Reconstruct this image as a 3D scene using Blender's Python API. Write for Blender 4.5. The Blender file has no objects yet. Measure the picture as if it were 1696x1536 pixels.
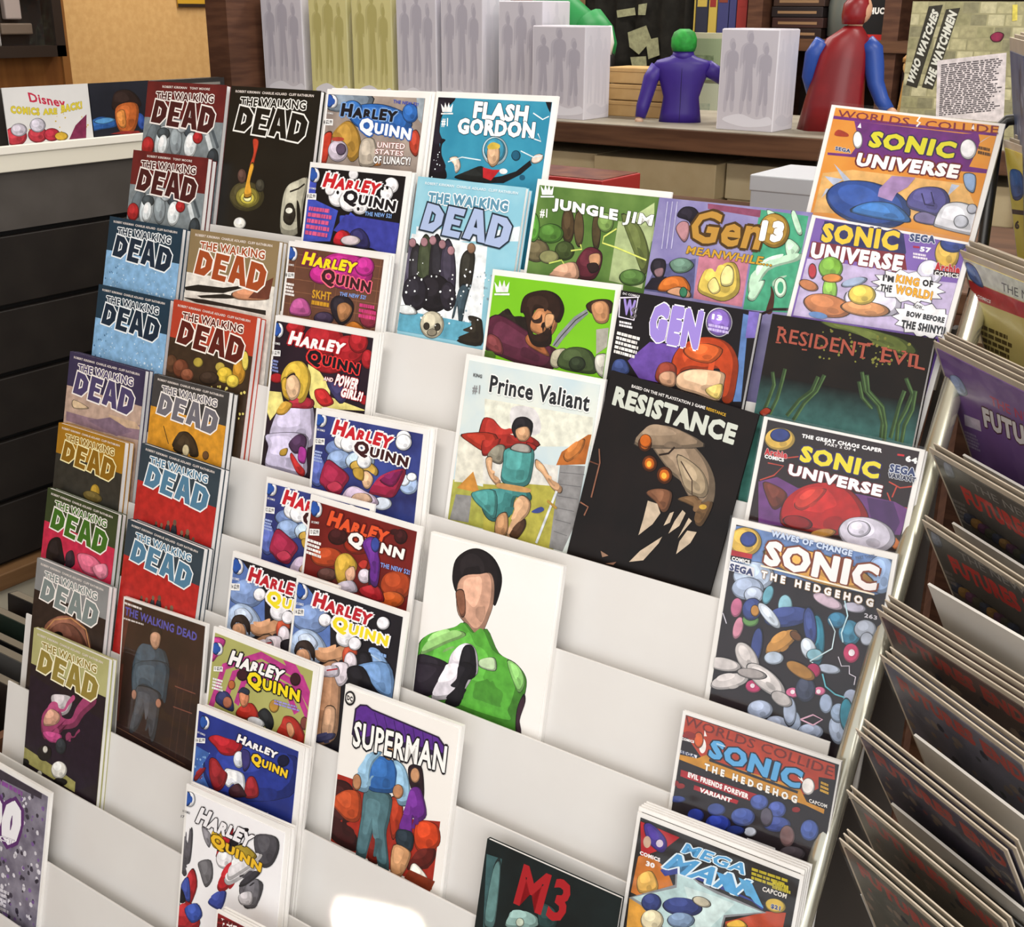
import bpy, bmesh, math, random
from mathutils import Vector, Matrix
from mathutils.geometry import delaunay_2d_cdt
random.seed(7)
S = bpy.context.scene
COL = S.collection
# ---------------------------------------------------------------- camera
cam_d = bpy.data.cameras.new('camera'); cam = bpy.data.objects.new('camera', cam_d); COL.objects.link(cam)
cam_d.sensor_fit = 'HORIZONTAL'; cam_d.sensor_width = 36.0; cam_d.lens = 36.0*1968.65/1696.0
cam_d.clip_start = .02
cam.matrix_world = Matrix.Translation((0.57853,-1.23023,1.66148)) @ (Matrix.Rotation(0.598692,4,'Z') @ Matrix.Rotation(1.205489,4,'X') @ Matrix.Rotation(0.007289,4,'Z'))
S.camera = cam
# ---------------------------------------------------------------- light
S.cycles.max_bounces=6; S.cycles.diffuse_bounces=4; S.cycles.glossy_bounces=2; S.cycles.transmission_bounces=2; S.cycles.transparent_max_bounces=6
S.view_settings.view_transform = 'Standard'; S.view_settings.look = 'None'; S.view_settings.gamma = 1.0
S.view_settings.use_curve_mapping = False; S.view_settings.exposure = 0.0
world = bpy.data.worlds.new('daylight'); S.world = world; world.use_nodes = True
bg = world.node_tree.nodes['Background']; bg.inputs[0].default_value = (.93,.96,1,1); bg.inputs[1].default_value = 1.0
def area(name, loc, target, sx, sy_, power, color=(1,1,1), spread=180):
    d = bpy.data.lights.new(name,'AREA'); d.shape='RECTANGLE'; d.size=sx; d.size_y=sy_; d.energy=power; d.color=color; d.spread=math.radians(spread)
    o = bpy.data.objects.new(name,d); COL.objects.link(o); o.location=loc
    o.rotation_euler = (Vector(target)-Vector(loc)).to_track_quat('-Z','Y').to_euler(); return o
area('shop_window_daylight', (2.3,-2.6,2.0), (-.3,0,1.0), 2.2, 1.7, 50, (1,.985,.96))
for i,(lx,ly) in enumerate(((.1,-1.0),(.9,.5),(-1.6,.9),(-.6,1.9),(-2.5,2.0))):
    area('ceiling_fill_light',(lx,ly,2.82),(lx,ly,0),1.2,.3,25,(1,.965,.91))  # unseen fill lamps, added to brighten rack, back shelf and tan wall
sb = area('sun_patch_lamp',(1.5,-3.2,2.3),(-.19,-.385,.597),.10,.09,.42,(1,.93,.75),.6)  # added narrow-spread area lamp that throws the small sunlit patch
# ---------------------------------------------------------------- rack geometry constants
TH=0.2500361; SY=0.0464447; SZ=0.0953694; Z0=1.40
UP=Vector((0,math.sin(TH),math.cos(TH))); NR=Vector((0,-math.cos(TH),math.sin(TH)))
STEP_V=SY*math.sin(TH)+SZ*math.cos(TH); STEP_N=SY*math.cos(TH)-SZ*math.sin(TH)
LIP_V=.06077; PAN_O=-.0174
def base(k): return Vector((0,-k*SY,Z0-k*SZ))
# ---------------------------------------------------------------- materials
MATS={}
def s2l(c): c/=255.; return c/12.92 if c<=.04045 else ((c+.055)/1.055)**2.4
def hexc(h): return tuple(s2l(int(h[i:i+2],16)) for i in (0,2,4))
def nodes(name):
    m=bpy.data.materials.new(name); m.use_nodes=True; nt=m.node_tree; return m,nt,nt.nodes['Principled BSDF']
def mat(h, rough=.5, metal=0, spec=.4, name=None):
    key=('s',h,rough,metal,spec)
    if key in MATS: return MATS[key]
    m,nt,b=nodes(name or 'paint_'+h); b.inputs['Base Color'].default_value=(*hexc(h),1); b.inputs['Roughness'].default_value=rough; b.inputs['Metallic'].default_value=metal; b.inputs['Specular IOR Level'].default_value=spec
    MATS[key]=m; return m
def mix_noise(h1,h2,scale,rough=.5,spec=.4,bump=0,stretch=None,detail=4,coord='Object',name=None):
    key=('n',h1,h2,scale,rough,spec,bump,stretch)
    if key in MATS: return MATS[key]
    m,nt,b=nodes(name or 'mottled_'+h1); N=nt.nodes; L=nt.links
    tc=N.new('ShaderNodeTexCoord'); mp=N.new('ShaderNodeMapping'); nz=N.new('ShaderNodeTexNoise'); rp=N.new('ShaderNodeValToRGB')
    nz.inputs['Scale'].default_value=scale; nz.inputs['Detail'].default_value=detail
    if stretch: mp.inputs['Scale'].default_value=stretch
    rp.color_ramp.elements[0].color=(*hexc(h1),1); rp.color_ramp.elements[1].color=(*hexc(h2),1); rp.color_ramp.elements[0].position=.38; rp.color_ramp.elements[1].position=.66
    L.new(tc.outputs[coord],mp.inputs[0]); L.new(mp.outputs[0],nz.inputs['Vector']); L.new(nz.outputs['Fac'],rp.inputs[0]); L.new(rp.outputs[0],b.inputs['Base Color'])
    b.inputs['Roughness'].default_value=rough; b.inputs['Specular IOR Level'].default_value=spec
    if bump:
        bp=N.new('ShaderNodeBump'); bp.inputs['Strength'].default_value=bump; bp.inputs['Distance'].default_value=.002; L.new(nz.outputs['Fac'],bp.inputs['Height']); L.new(bp.outputs[0],b.inputs['Normal'])
    MATS[key]=m; return m
def ink_material():
    m,nt,b=nodes('printed_ink'); N=nt.nodes; L=nt.links
    at=N.new('ShaderNodeAttribute'); at.attribute_name='ink'; tc=N.new('ShaderNodeTexCoord'); nz=N.new('ShaderNodeTexNoise'); nz.inputs['Scale'].default_value=85; nz.inputs['Detail'].default_value=8
    mr=N.new('ShaderNodeMapRange'); mr.inputs[1].default_value=.3; mr.inputs[2].default_value=.7; mr.inputs[3].default_value=.74; mr.inputs[4].default_value=1.2
    mx=N.new('ShaderNodeVectorMath'); mx.operation='SCALE'
    L.new(tc.outputs['Object'],nz.inputs['Vector']); L.new(nz.outputs['Fac'],mr.inputs[0]); L.new(at.outputs['Color'],mx.inputs[0]); L.new(mr.outputs[0],mx.inputs['Scale']); L.new(mx.outputs[0],b.inputs['Base Color'])
    b.inputs['Roughness'].default_value=.38; b.inputs['Specular IOR Level'].default_value=.3; return m
INK=ink_material()
def letter_material():
    m,nt,b=nodes('printed_lettering'); at=nt.nodes.new('ShaderNodeAttribute'); at.attribute_name='ink'; nt.links.new(at.outputs['Color'],b.inputs['Base Color']); b.inputs['Roughness'].default_value=.38; b.inputs['Specular IOR Level'].default_value=.3; return m
LETTER=letter_material()
def sleeve_material():
    m=bpy.data.materials.new('clear_plastic_sleeve'); m.use_nodes=True; nt=m.node_tree; N=nt.nodes; L=nt.links; N.remove(N['Principled BSDF'])
    tr=N.new('ShaderNodeBsdfTransparent'); gl=N.new('ShaderNodeBsdfGlossy'); gl.inputs['Roughness'].default_value=.1; mx=N.new('ShaderNodeMixShader')
    tc=N.new('ShaderNodeTexCoord'); nz=N.new('ShaderNodeTexNoise'); nz.inputs['Scale'].default_value=14; bp=N.new('ShaderNodeBump'); bp.inputs['Strength'].default_value=.4; bp.inputs['Distance'].default_value=.01
    L.new(tc.outputs['Object'],nz.inputs['Vector']); L.new(nz.outputs['Fac'],bp.inputs['Height']); L.new(bp.outputs[0],gl.inputs['Normal'])
    mx.inputs[0].default_value=.06
    L.new(tr.outputs[0],mx.inputs[1]); L.new(gl.outputs[0],mx.inputs[2]); L.new(mx.outputs[0],N['Material Output'].inputs[0]); return m
SLEEVE=sleeve_material()
def page_material():
    m,nt,b=nodes('page_edges'); N=nt.nodes; L=nt.links
    tc=N.new('ShaderNodeTexCoord'); wv=N.new('ShaderNodeTexWave'); wv.bands_direction='Y'; wv.inputs['Scale'].default_value=260; wv.inputs['Distortion'].default_value=.6; rp=N.new('ShaderNodeValToRGB')
    rp.color_ramp.elements[0].color=(*hexc('dcd8d6'),1); rp.color_ramp.elements[1].color=(*hexc('f2f0ee'),1)
    L.new(tc.outputs['Object'],wv.inputs['Vector']); L.new(wv.outputs['Fac'],rp.inputs[0]); L.new(rp.outputs[0],b.inputs['Base Color']); b.inputs['Roughness'].default_value=.8; return m
PAGES=page_material()
BOARD2=mix_noise('b5a895','c4b8a6',12,.6,.3,name='bagged_board_edge')
BOARD=mix_noise('e9e5e0','f1eeea',12,.6,.3,name='white_backing_board')
RACK=mix_noise('d8d4d0','dddad6',6,.42,.35,name='rack_grey_white_plastic')
WOOD=mix_noise('4a2f22','5f3f2e',9,.5,.3,stretch=(1,1,8),name='dark_wood')
WOODH=mix_noise('4a3020','63442f',9,.5,.3,stretch=(.6,4,8),name='dark_wood_board')
BLACK=mat('15120f',.4,0,.5,'black_enamel')
# ---------------------------------------------------------------- mesh helpers
def obj(name,bm,m,parent=None,M=None,smooth=False,extra=None):
    me=bpy.data.meshes.new(name); bm.to_mesh(me); bm.free()
    for q in (m if isinstance(m,(list,tuple)) else [m]): me.materials.append(q)
    if smooth:
        for p in me.polygons: p.use_smooth=True
    o=bpy.data.objects.new(name,me); COL.objects.link(o)
    if parent: o.parent=parent
    if M is not None: o.matrix_basis=M
    return o
def tag(o,label=None,cat=None,group=None,kind=None):
    if label: o['label']=label
    if cat: o['category']=cat
    if group: o['group']=group
    if kind: o['kind']=kind
    return o
def thing(name,label,cat,M=None,group=None):
    o=bpy.data.objects.new(name,None); COL.objects.link(o); o.empty_display_size=.02
    if M is not None: o.matrix_basis=M
    return tag(o,label,cat,group)
def boxv(bm,x0,y0,z0,x1,y1,z1,M=None,bev=0,mi=0):
    v=[bm.verts.new(p) for p in ((x0,y0,z0),(x1,y0,z0),(x1,y1,z0),(x0,y1,z0),(x0,y0,z1),(x1,y0,z1),(x1,y1,z1),(x0,y1,z1))]
    fs=[bm.faces.new([v[i] for i in f]) for f in ((3,2,1,0),(4,5,6,7),(0,1,5,4),(1,2,6,5),(2,3,7,6),(3,0,4,7))]
    for f in fs: f.material_index=mi
    if bev: bmesh.ops.bevel(bm,geom=list({e for f in fs for e in f.edges}),offset=bev,segments=2,affect='EDGES',profile=.5)
    if M is not None: bmesh.ops.transform(bm,matrix=M,verts=[q for q in bm.verts])
    return bm
def box(x0,y0,z0,x1,y1,z1,bev=0): return boxv(bmesh.new(),x0,y0,z0,x1,y1,z1,None,bev)
def tube(pts,r,n=10,rs=None):
    bm=bmesh.new(); pts=[Vector(p) for p in pts]; rings=[]; ref=None
    for i,p in enumerate(pts):
        d=(pts[min(i+1,len(pts)-1)]-pts[max(i-1,0)]).normalized()
        a=d.orthogonal().normalized() if ref is None else (ref-d*ref.dot(d)).normalized(); ref=a; b=d.cross(a); rr=rs[i] if rs else r
        rings.append([bm.verts.new(p+(a*math.cos(t)+b*math.sin(t))*rr) for t in (2*math.pi*j/n for j in range(n))])
    for q,s in zip(rings,rings[1:]):
        for j in range(n): bm.faces.new((q[j],q[(j+1)%n],s[(j+1)%n],s[j]))
    bm.faces.new(rings[0][::-1]); bm.faces.new(rings[-1]); return bm
def rings(secs,n=16,M=None):   # secs: (centre, ax vector, ay vector) stacked cross sections
    bm=bmesh.new(); R=[]
    for c,a,b in secs:
        c,a,b=Vector(c),Vector(a),Vector(b); R.append([bm.verts.new(c+a*math.cos(t)+b*math.sin(t)) for t in (2*math.pi*j/n for j in range(n))])
    for q,s in zip(R,R[1:]):
        for j in range(n): bm.faces.new((q[j],q[(j+1)%n],s[(j+1)%n],s[j]))
    bm.faces.new(R[0][::-1]); bm.faces.new(R[-1]); return bm
def lathe(prof,n=20,c=(0,0,0)):
    return rings([((c[0],c[1],c[2]+z),(max(r,1e-4),0,0),(0,max(r,1e-4),0)) for r,z in prof],n)
def ball(c,rx,ry,rz,n=14):
    bm=bmesh.new(); bmesh.ops.create_uvsphere(bm,u_segments=n,v_segments=n-4,radius=1); bmesh.ops.transform(bm,matrix=Matrix.Translation(c)@Matrix.Diagonal((rx,ry,rz,1)),verts=bm.verts); return bm
def merge(bms):
    o=bmesh.new()
    for b in bms:
        me=bpy.data.meshes.new('t'); b.to_mesh(me); b.free(); o.from_mesh(me); bpy.data.meshes.remove(me)
    return o
# ---------------------------------------------------------------- flat print (lettering and shapes)
GL={}
def glyph(ch,off):
    if off>.035: off=round(off/.03)*.03
    k=(ch,round(off,3))
    if k in GL: return GL[k]
    def run(s,o_):
        c=bpy.data.curves.new('t','FONT'); c.body=s; c.offset=o_; c.resolution_u=2; o=bpy.data.objects.new('t',c); me=o.to_mesh()
        r=([(v.co.x,v.co.y) for v in me.vertices],[tuple(p.vertices) for p in me.polygons]); o.to_mesh_clear(); bpy.data.objects.remove(o); bpy.data.curves.remove(c); return r
    hw=lambda s:max(x for x,y in run(s,0)[0])
    adv=hw('H'+ch+'H')-hw('HH') if ch!=' ' else .28
    v,f=([],[])
    if ch!=' ':
        bo=min(off,.03); v,f=run(ch,bo); r_=off-bo
        if r_>.002:
            nv,nf=list(v),list(f); steps=6
            for i in range(steps):
                a_=2*math.pi*i/steps+.4; b_=len(nv); nv+=[(x+r_*math.cos(a_),y+r_*math.sin(a_)) for x,y in v]; nf+=[tuple(b_+q for q in p) for p in f]
            cv,_e,cf,_a,_b,of=delaunay_2d_cdt([Vector(p) for p in nv],[],nf,1,1e-5)
            v=[(p.x,p.y) for p in cv]; f=[tuple(q) for q,o in zip(cf,of) if o]
    GL[k]=(v,f,adv); return GL[k]
LAY=.000009
class Print:
    """one mesh of flat printed shapes; units: 100 across the cover, y down from its top edge"""
    def __init__(s,w,H,clip): s.w=w; s.H=H; s.u=w/100.; s.clip=clip; s.A=([],[],[]); s.T=([],[],[]); s.n=1; s.plain=False; s.ink=None
    def co(s,x,y): return (x*s.u,-s.n*LAY,s.H-y*s.u)
    def put(s,D,pts,faces,cols):
        b=len(D[0]); D[0].extend(s.co(x,y) for x,y in pts); D[1].extend(tuple(b+i for i in f) for f in faces); D[2].extend(cols if isinstance(cols,list) else [cols]*len(pts))
    def poly(s,col,pts,cols=None):
        x0,y0,x1,y1=s.clip
        for ax,lim,sg in ((0,x0,1),(0,x1,-1),(1,y0,1),(1,y1,-1)):
            out=[]
            for i in range(len(pts)):
                p,q=pts[i-1],pts[i]; a,b=(p[ax]-lim)*sg,(q[ax]-lim)*sg
                if (a>=0)!=(b>=0): t=a/(a-b); out.append((p[0]+(q[0]-p[0])*t,p[1]+(q[1]-p[1])*t))
                if b>=0: out.append(q)
            pts=out
            if len(pts)<3: return
        s.put(s.A,pts,[tuple(range(len(pts)))],hexc(col)); s.n+=1
    def blob(s,col,p,sub=4):
        n=len(p); o=[]
        for i in range(n):
            a,b,c,d=p[i-1],p[i],p[(i+1)%n],p[(i+2)%n]
            for j in range(sub):
                t=j/sub; o.append(tuple(.5*(2*b[k]+(c[k]-a[k])*t+(2*a[k]-5*b[k]+4*c[k]-d[k])*t*t+(3*b[k]-a[k]-3*c[k]+d[k])*t**3) for k in (0,1)))
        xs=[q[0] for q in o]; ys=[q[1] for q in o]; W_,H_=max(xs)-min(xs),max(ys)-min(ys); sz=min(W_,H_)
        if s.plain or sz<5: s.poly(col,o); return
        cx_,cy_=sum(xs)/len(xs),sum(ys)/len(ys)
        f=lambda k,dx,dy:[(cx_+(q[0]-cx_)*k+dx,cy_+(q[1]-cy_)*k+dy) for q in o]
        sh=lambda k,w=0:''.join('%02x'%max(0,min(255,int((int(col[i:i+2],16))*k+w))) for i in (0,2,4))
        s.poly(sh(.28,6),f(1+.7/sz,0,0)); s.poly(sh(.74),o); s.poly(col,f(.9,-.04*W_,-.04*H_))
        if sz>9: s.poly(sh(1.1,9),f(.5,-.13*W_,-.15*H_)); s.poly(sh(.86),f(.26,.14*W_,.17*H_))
    def stroke(s,col,wd,p):
        L,R=[],[]
        for i in range(len(p)):
            a,b=p[max(i-1,0)],p[min(i+1,len(p)-1)]; dx,dy=b[0]-a[0],b[1]-a[1]; l=math.hypot(dx,dy) or 1; nx,ny=-dy/l*wd/2,dx/l*wd/2
            L.append((p[i][0]+nx,p[i][1]+ny)); R.append((p[i][0]-nx,p[i][1]-ny))
        for i in range(len(p)-1): s.poly(col,[L[i],L[i+1],R[i+1],R[i]]); s.n-=1
        s.n+=1
    def text(s,t,col,a,bold,out,ow,jit):
        rnd=random.Random(len(t)*7+jit)
        x=0; items=[]
        for i,ch in enumerate(t):
            g=glyph(ch,bold); dy=0; sc=1
            if jit==3: dy=rnd.uniform(-.1,.1); sc=rnd.uniform(.92,1.1); sc=1.25 if i==0 and t[0] in 'HQ' else sc
            elif jit: dy=rnd.uniform(-.03,.03)*jit
            items.append((ch,x,dy,sc)); x+=g[2]*sc+bold*1.2
        pts=[(q[0]*sc+px,q[1]*sc+dy) for ch,px,dy,sc in items for q in glyph(ch,bold)[0]]
        if not pts: return
        X0,X1=min(p[0] for p in pts),max(p[0] for p in pts); Y0,Y1=min(p[1] for p in pts),max(p[1] for p in pts)
        ex=((a[2]-a[0])/(X1-X0),(a[3]-a[1])/(X1-X0)); ey=((a[4]-a[0])/(Y1-Y0),(a[5]-a[1])/(Y1-Y0))
        f=lambda x,y:(a[0]+ex[0]*(x-X0)+ey[0]*(Y1-y),a[1]+ex[1]*(x-X0)+ey[1]*(Y1-y))
        for off,c in (([(bold+ow,out)] if out else [])+[(bold,col)]):
            for ch,px,dy,sc in items:
                v,fc,_=glyph(ch,off); s.put(s.T,[f(q[0]*sc+px,q[1]*sc+dy) for q in v],fc,hexc(c)); s.n+=.25
            s.n=math.ceil(s.n)+1
    def run(s,ops):
        pr=lambda l:[(l[i],l[i+1]) for i in range(0,len(l),2)]
        def c_(c):
            if '/' in c:
                a,b=c.split('/')[:2]; return ''.join('%02x'%((int(a[i:i+2],16)+int(b[i:i+2],16))//2) for i in (0,2,4))
            return c
        for o in ops:
            k=o[0]
            if k=='p': s.poly(c_(o[1]),pr(o[2]))
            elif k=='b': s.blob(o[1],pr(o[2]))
            elif k=='c': s.plain=True; s.blob(o[1],pr(o[2])); s.plain=False
            elif k=='w': s.stroke(o[1],o[2],pr(o[3]))
            elif k=='t': s.text(o[1],o[2],o[3],*o[4:8])
            elif k=='s':
                _,col,x0,y0,x1,y1,n,r,sd=o; rnd=random.Random(sd)
                for i in range(n):
                    x,y,q=rnd.uniform(x0,x1),rnd.uniform(y0,y1),r*rnd.uniform(.5,1.2); m=rnd.uniform(0,1); s.poly(col,[(x+q*math.cos(m+t*1.05)*rnd.uniform(.7,1.3),y+q*math.sin(m+t*1.05)) for t in range(6)]); s.n-=1
                s.n+=1
            elif k=='l':
                _,col,a,n,sd=o; rnd=random.Random(sd); wx,wy=a[2]-a[0],a[3]-a[1]; hx,hy=a[4]-a[0],a[5]-a[1]
                for i in range(n):
                    t0=(i+.1)/n; t1=(i+.75)/n; x=0; end=rnd.uniform(.8,1)
                    while x<end:
                        l=min(rnd.uniform(.03,.12)*(1.6 if n<6 else 1),end-x)+.005
                        s.poly(col,[(a[0]+wx*q+hx*t,a[1]+wy*q+hy*t) for q,t in ((x,t0),(x+l,t0),(x+l,t1),(x,t1))]); s.n-=1
                        x+=l+rnd.uniform(.015,.03)
                s.n+=1
            elif k=='g':
                _,c1,y0,y1,c0=o; x0,_,x1,ym=s.clip
                s.put(s.A,[(x0,y0),(x1,y0),(x1,y1),(x0,y1)],[(0,1,2,3)],[hexc(c0),hexc(c0),hexc(c1),hexc(c1)]); s.n+=1
                s.put(s.A,[(x0,y1),(x1,y1),(x1,ym),(x0,ym)],[(0,1,2,3)],hexc(c1)); s.n+=1
            elif k=='D': s.dead(*o[1:])
    def dead(s,col,out,x,y,w,h):
        D=([(.2,0),(.72,.06),(1,.32),(.95,.68),(.6,.97),(0,.93)],[(.44,.26),(.64,.36),(.6,.62),(.36,.72)])
        E=([(.16,0),(1,.05),(.94,.27),(.5,.23),(.46,.4),(.84,.43),(.8,.6),(.42,.57),(.38,.77),(.9,.8),(.84,1),(0,.96)],None)
        A=([(.34,0),(.72,.03),(1,1),(.68,.98),(.62,.78),(.42,.76),(.32,.95),(0,.92)],[(.5,.3),(.58,.58),(.43,.56)])
        D2=([(.16,0),(.75,.07),(1,.3),(.93,.75),(.62,1),(0,.95)],[(.42,.24),(.66,.34),(.6,.66),(.36,.74)])
        pos=((D,0,.0,.25,.84),(E,.255,.02,.23,.88),(A,.49,.0,.25,.94),(D2,.74,.1,.26,.9))
        def off(p,d):
            n=len(p); ar=sum(p[i-1][0]*p[i][1]-p[i][0]*p[i-1][1] for i in range(n)); sg=1 if ar>0 else -1; o=[]
            for i in range(n):
                a,b,c=p[i-1],p[i],p[(i+1)%n]
                def nn(u,v): dx,dy=v[0]-u[0],v[1]-u[1]; l=math.hypot(dx,dy) or 1; return (dy/l*sg,-dx/l*sg)
                n1,n2=nn(a,b),nn(b,c); mx,my=n1[0]+n2[0],n1[1]+n2[1]; q=max(mx*mx+my*my,.6); o.append((b[0]+2*d*mx/q,b[1]+2*d*my/q))
            return o
        tf=lambda p,q:[(x+w*(q[1]+q[3]*a),y+h*(q[2]+q[4]*b)) for a,b in p]
        for d,c in ((1.3,out),(0,col)):
            for L in pos:
                o_=off(tf(L[0][0],L),d)
                if L[0][1]:
                    h_=off(tf(L[0][1],L),-d if d else 0)
                    h_=[p for p in h_][::-1]
                    # ring as quads between matched boundary samples: bridge the hole with a key-hole cut
                    bi=min(((i,j) for i in range(len(o_)) for j in range(len(h_))),key=lambda t:(o_[t[0]][0]-h_[t[1]][0])**2+(o_[t[0]][1]-h_[t[1]][1])**2)
                    o_=o_[:bi[0]+1]+h_[bi[1]:]+h_[:bi[1]+1]+o_[bi[0]:]
                s.put(s.T,o_,[tuple(range(len(o_)))],hexc(c)); s.n+=.25
            s.n=math.ceil(s.n)+1
    def finish(s,parent,M=None,art='cover_art',tname='lettering'):
        if M is None and parent.type=='EMPTY':
            for ch in parent.children:
                if ch.name.split('.')[0] in ('cover','card','body'): parent=ch; break
        for nm,D,m in ((art,s.A,s.ink or INK),(tname,s.T,LETTER)):
            if not D[0]: continue
            me=bpy.data.meshes.new(nm); me.from_pydata(D[0],[],D[1]); a=me.color_attributes.new('ink','FLOAT_COLOR','POINT')
            a.data.foreach_set('color',[c for q in D[2] for c in (*q,1.0)]); me.materials.append(m); me.update()
            o=bpy.data.objects.new(nm,me); COL.objects.link(o); o.parent=parent
            if M is not None: o.matrix_basis=M
        return s.n*LAY
def base_mat(b):
    q=b.split('/'); return mix_noise(q[0],q[1],float(q[2])*4,.38,.3,name='printed_paper_'+q[0]) if len(q)==3 else mat(q[0],.38)
def ops_of(nm):
    o=COVERS[nm][2]
    return COVERS[o[1:]][2] if isinstance(o,str) else o
PLACE={
"wd1a":[1,17,-0.9471,0.2594,0.13,0.1718,0.2584],
"wd1b":[2,17,-0.9385,0.2577,-0.33,0.1643,0.2558],
"wd2a":[3,15,-0.9537,0.2582,-0.81,0.1639,0.2549],
"wd2b":[4,15,-0.9373,0.259,-0.84,0.1615,0.2556],
"wd3":[5,15,-0.962,0.2563,-0.47,0.1735,0.2538],
"wd4":[6,17,-0.9426,0.2542,-0.21,0.1535,0.2526],
"wd5":[7,15,-0.9283,0.2616,-1.14,0.1636,0.2574],
"wd6":[8,15,-0.9095,0.2639,-0.37,0.166,0.2618],
"wd7":[9,14,-0.8751,0.2721,0.82,0.1712,0.2711],
"wdk":[1,16,-0.7676,0.2595,0.0,0.1749,0.2585],
"wdtan":[3,16,-0.7723,0.2576,0.33,0.1767,0.2566],
"wdred":[4,17,-0.7668,0.259,-0.68,0.1681,0.256],
"wdgry":[5,17,-0.7678,0.2548,-0.17,0.1547,0.2533],
"wdsl1":[6,17,-0.7533,0.2609,-1.34,0.1626,0.2561],
"wdsl2":[7,17,-0.7411,0.2579,-1.73,0.1575,0.2523],
"wdpur":[8,6,-0.7227,0.2539,2.68,0.1702,0.2531],
"hq6":[1,8,-0.5902,0.264,0.7,0.178,0.2631],
"hq8":[2,10,-0.5837,0.2666,0.17,0.1752,0.2656],
"hq10":[3,10,-0.5849,0.2615,0.32,0.1757,0.2605],
"hq11":[4,10,-0.5731,0.2643,0.84,0.1814,0.2634],
"hq12a":[5,12,-0.4593,0.2619,2.5,0.184,0.2612],
"hq12b":[6,4,-0.519,0.2619,1.67,0.1873,0.261],
"hq13":[6,10,-0.4331,0.2579,0.23,0.1832,0.2569],
"hq14a":[7,6,-0.5418,0.2604,0.56,0.1887,0.2595],
"hq14b":[7,12,-0.4189,0.2597,0.81,0.1829,0.2587],
"hq15":[8,12,-0.5339,0.2658,0.5,0.1874,0.2648],
"hq16":[9,12,-0.5258,0.2681,1.96,0.1909,0.2672],
"hq17":[10,10,-0.5094,0.2712,2.98,0.1856,0.2706],
"flash":[1,5,-0.4048,0.2691,0.61,0.1846,0.2681],
"wdlb":[2,14,-0.3916,0.2617,-0.17,0.1656,0.2602],
"jim":[2,5,-0.218,0.2739,-0.09,0.1797,0.2726],
"gen13m":[2,9,-0.0501,0.266,0.08,0.1792,0.265],
"krull":[3,5,-0.2493,0.2641,1.22,0.1785,0.2632],
"gen13":[3,10,-0.0671,0.2618,-0.46,0.1674,0.2595],
"valiant":[4,5,-0.2552,0.2626,0.5,0.1953,0.2617],
"resist":[4,9,-0.0517,0.2764,-5.32,0.1803,0.2598],
"lantern":[6,8,-0.238,0.2558,1.69,0.1877,0.2549],
"super":[8,8,-0.3029,0.2582,1.99,0.1775,0.2574],
"m3":[9,6,-0.0574,0.2633,0.61,0.1722,0.2623],
"su59":[1,5,0.1192,0.2771,-3.24,0.1776,0.2665],
"su67":[2,12,0.1304,0.2638,-3.98,0.1663,0.2518],
"re":[3,12,0.1156,0.2608,-0.21,0.1678,0.2592],
"su64":[4,8,0.133,0.2588,-0.55,0.167,0.2562],
"waves":[5,6,0.1258,0.2538,1.51,0.1732,0.2529],
"evil":[7,6,0.1272,0.2585,1.45,0.1691,0.2576],
"mega":[8,16,0.1102,0.2527,1.06,0.1809,0.2518],
"shad":[12,15,-0.3837,0.3729,2.68,0.1633,0.3723],
"p200":[11,6,-0.9345,0.2725,-0.01,0.176,0.2714],
}
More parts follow.
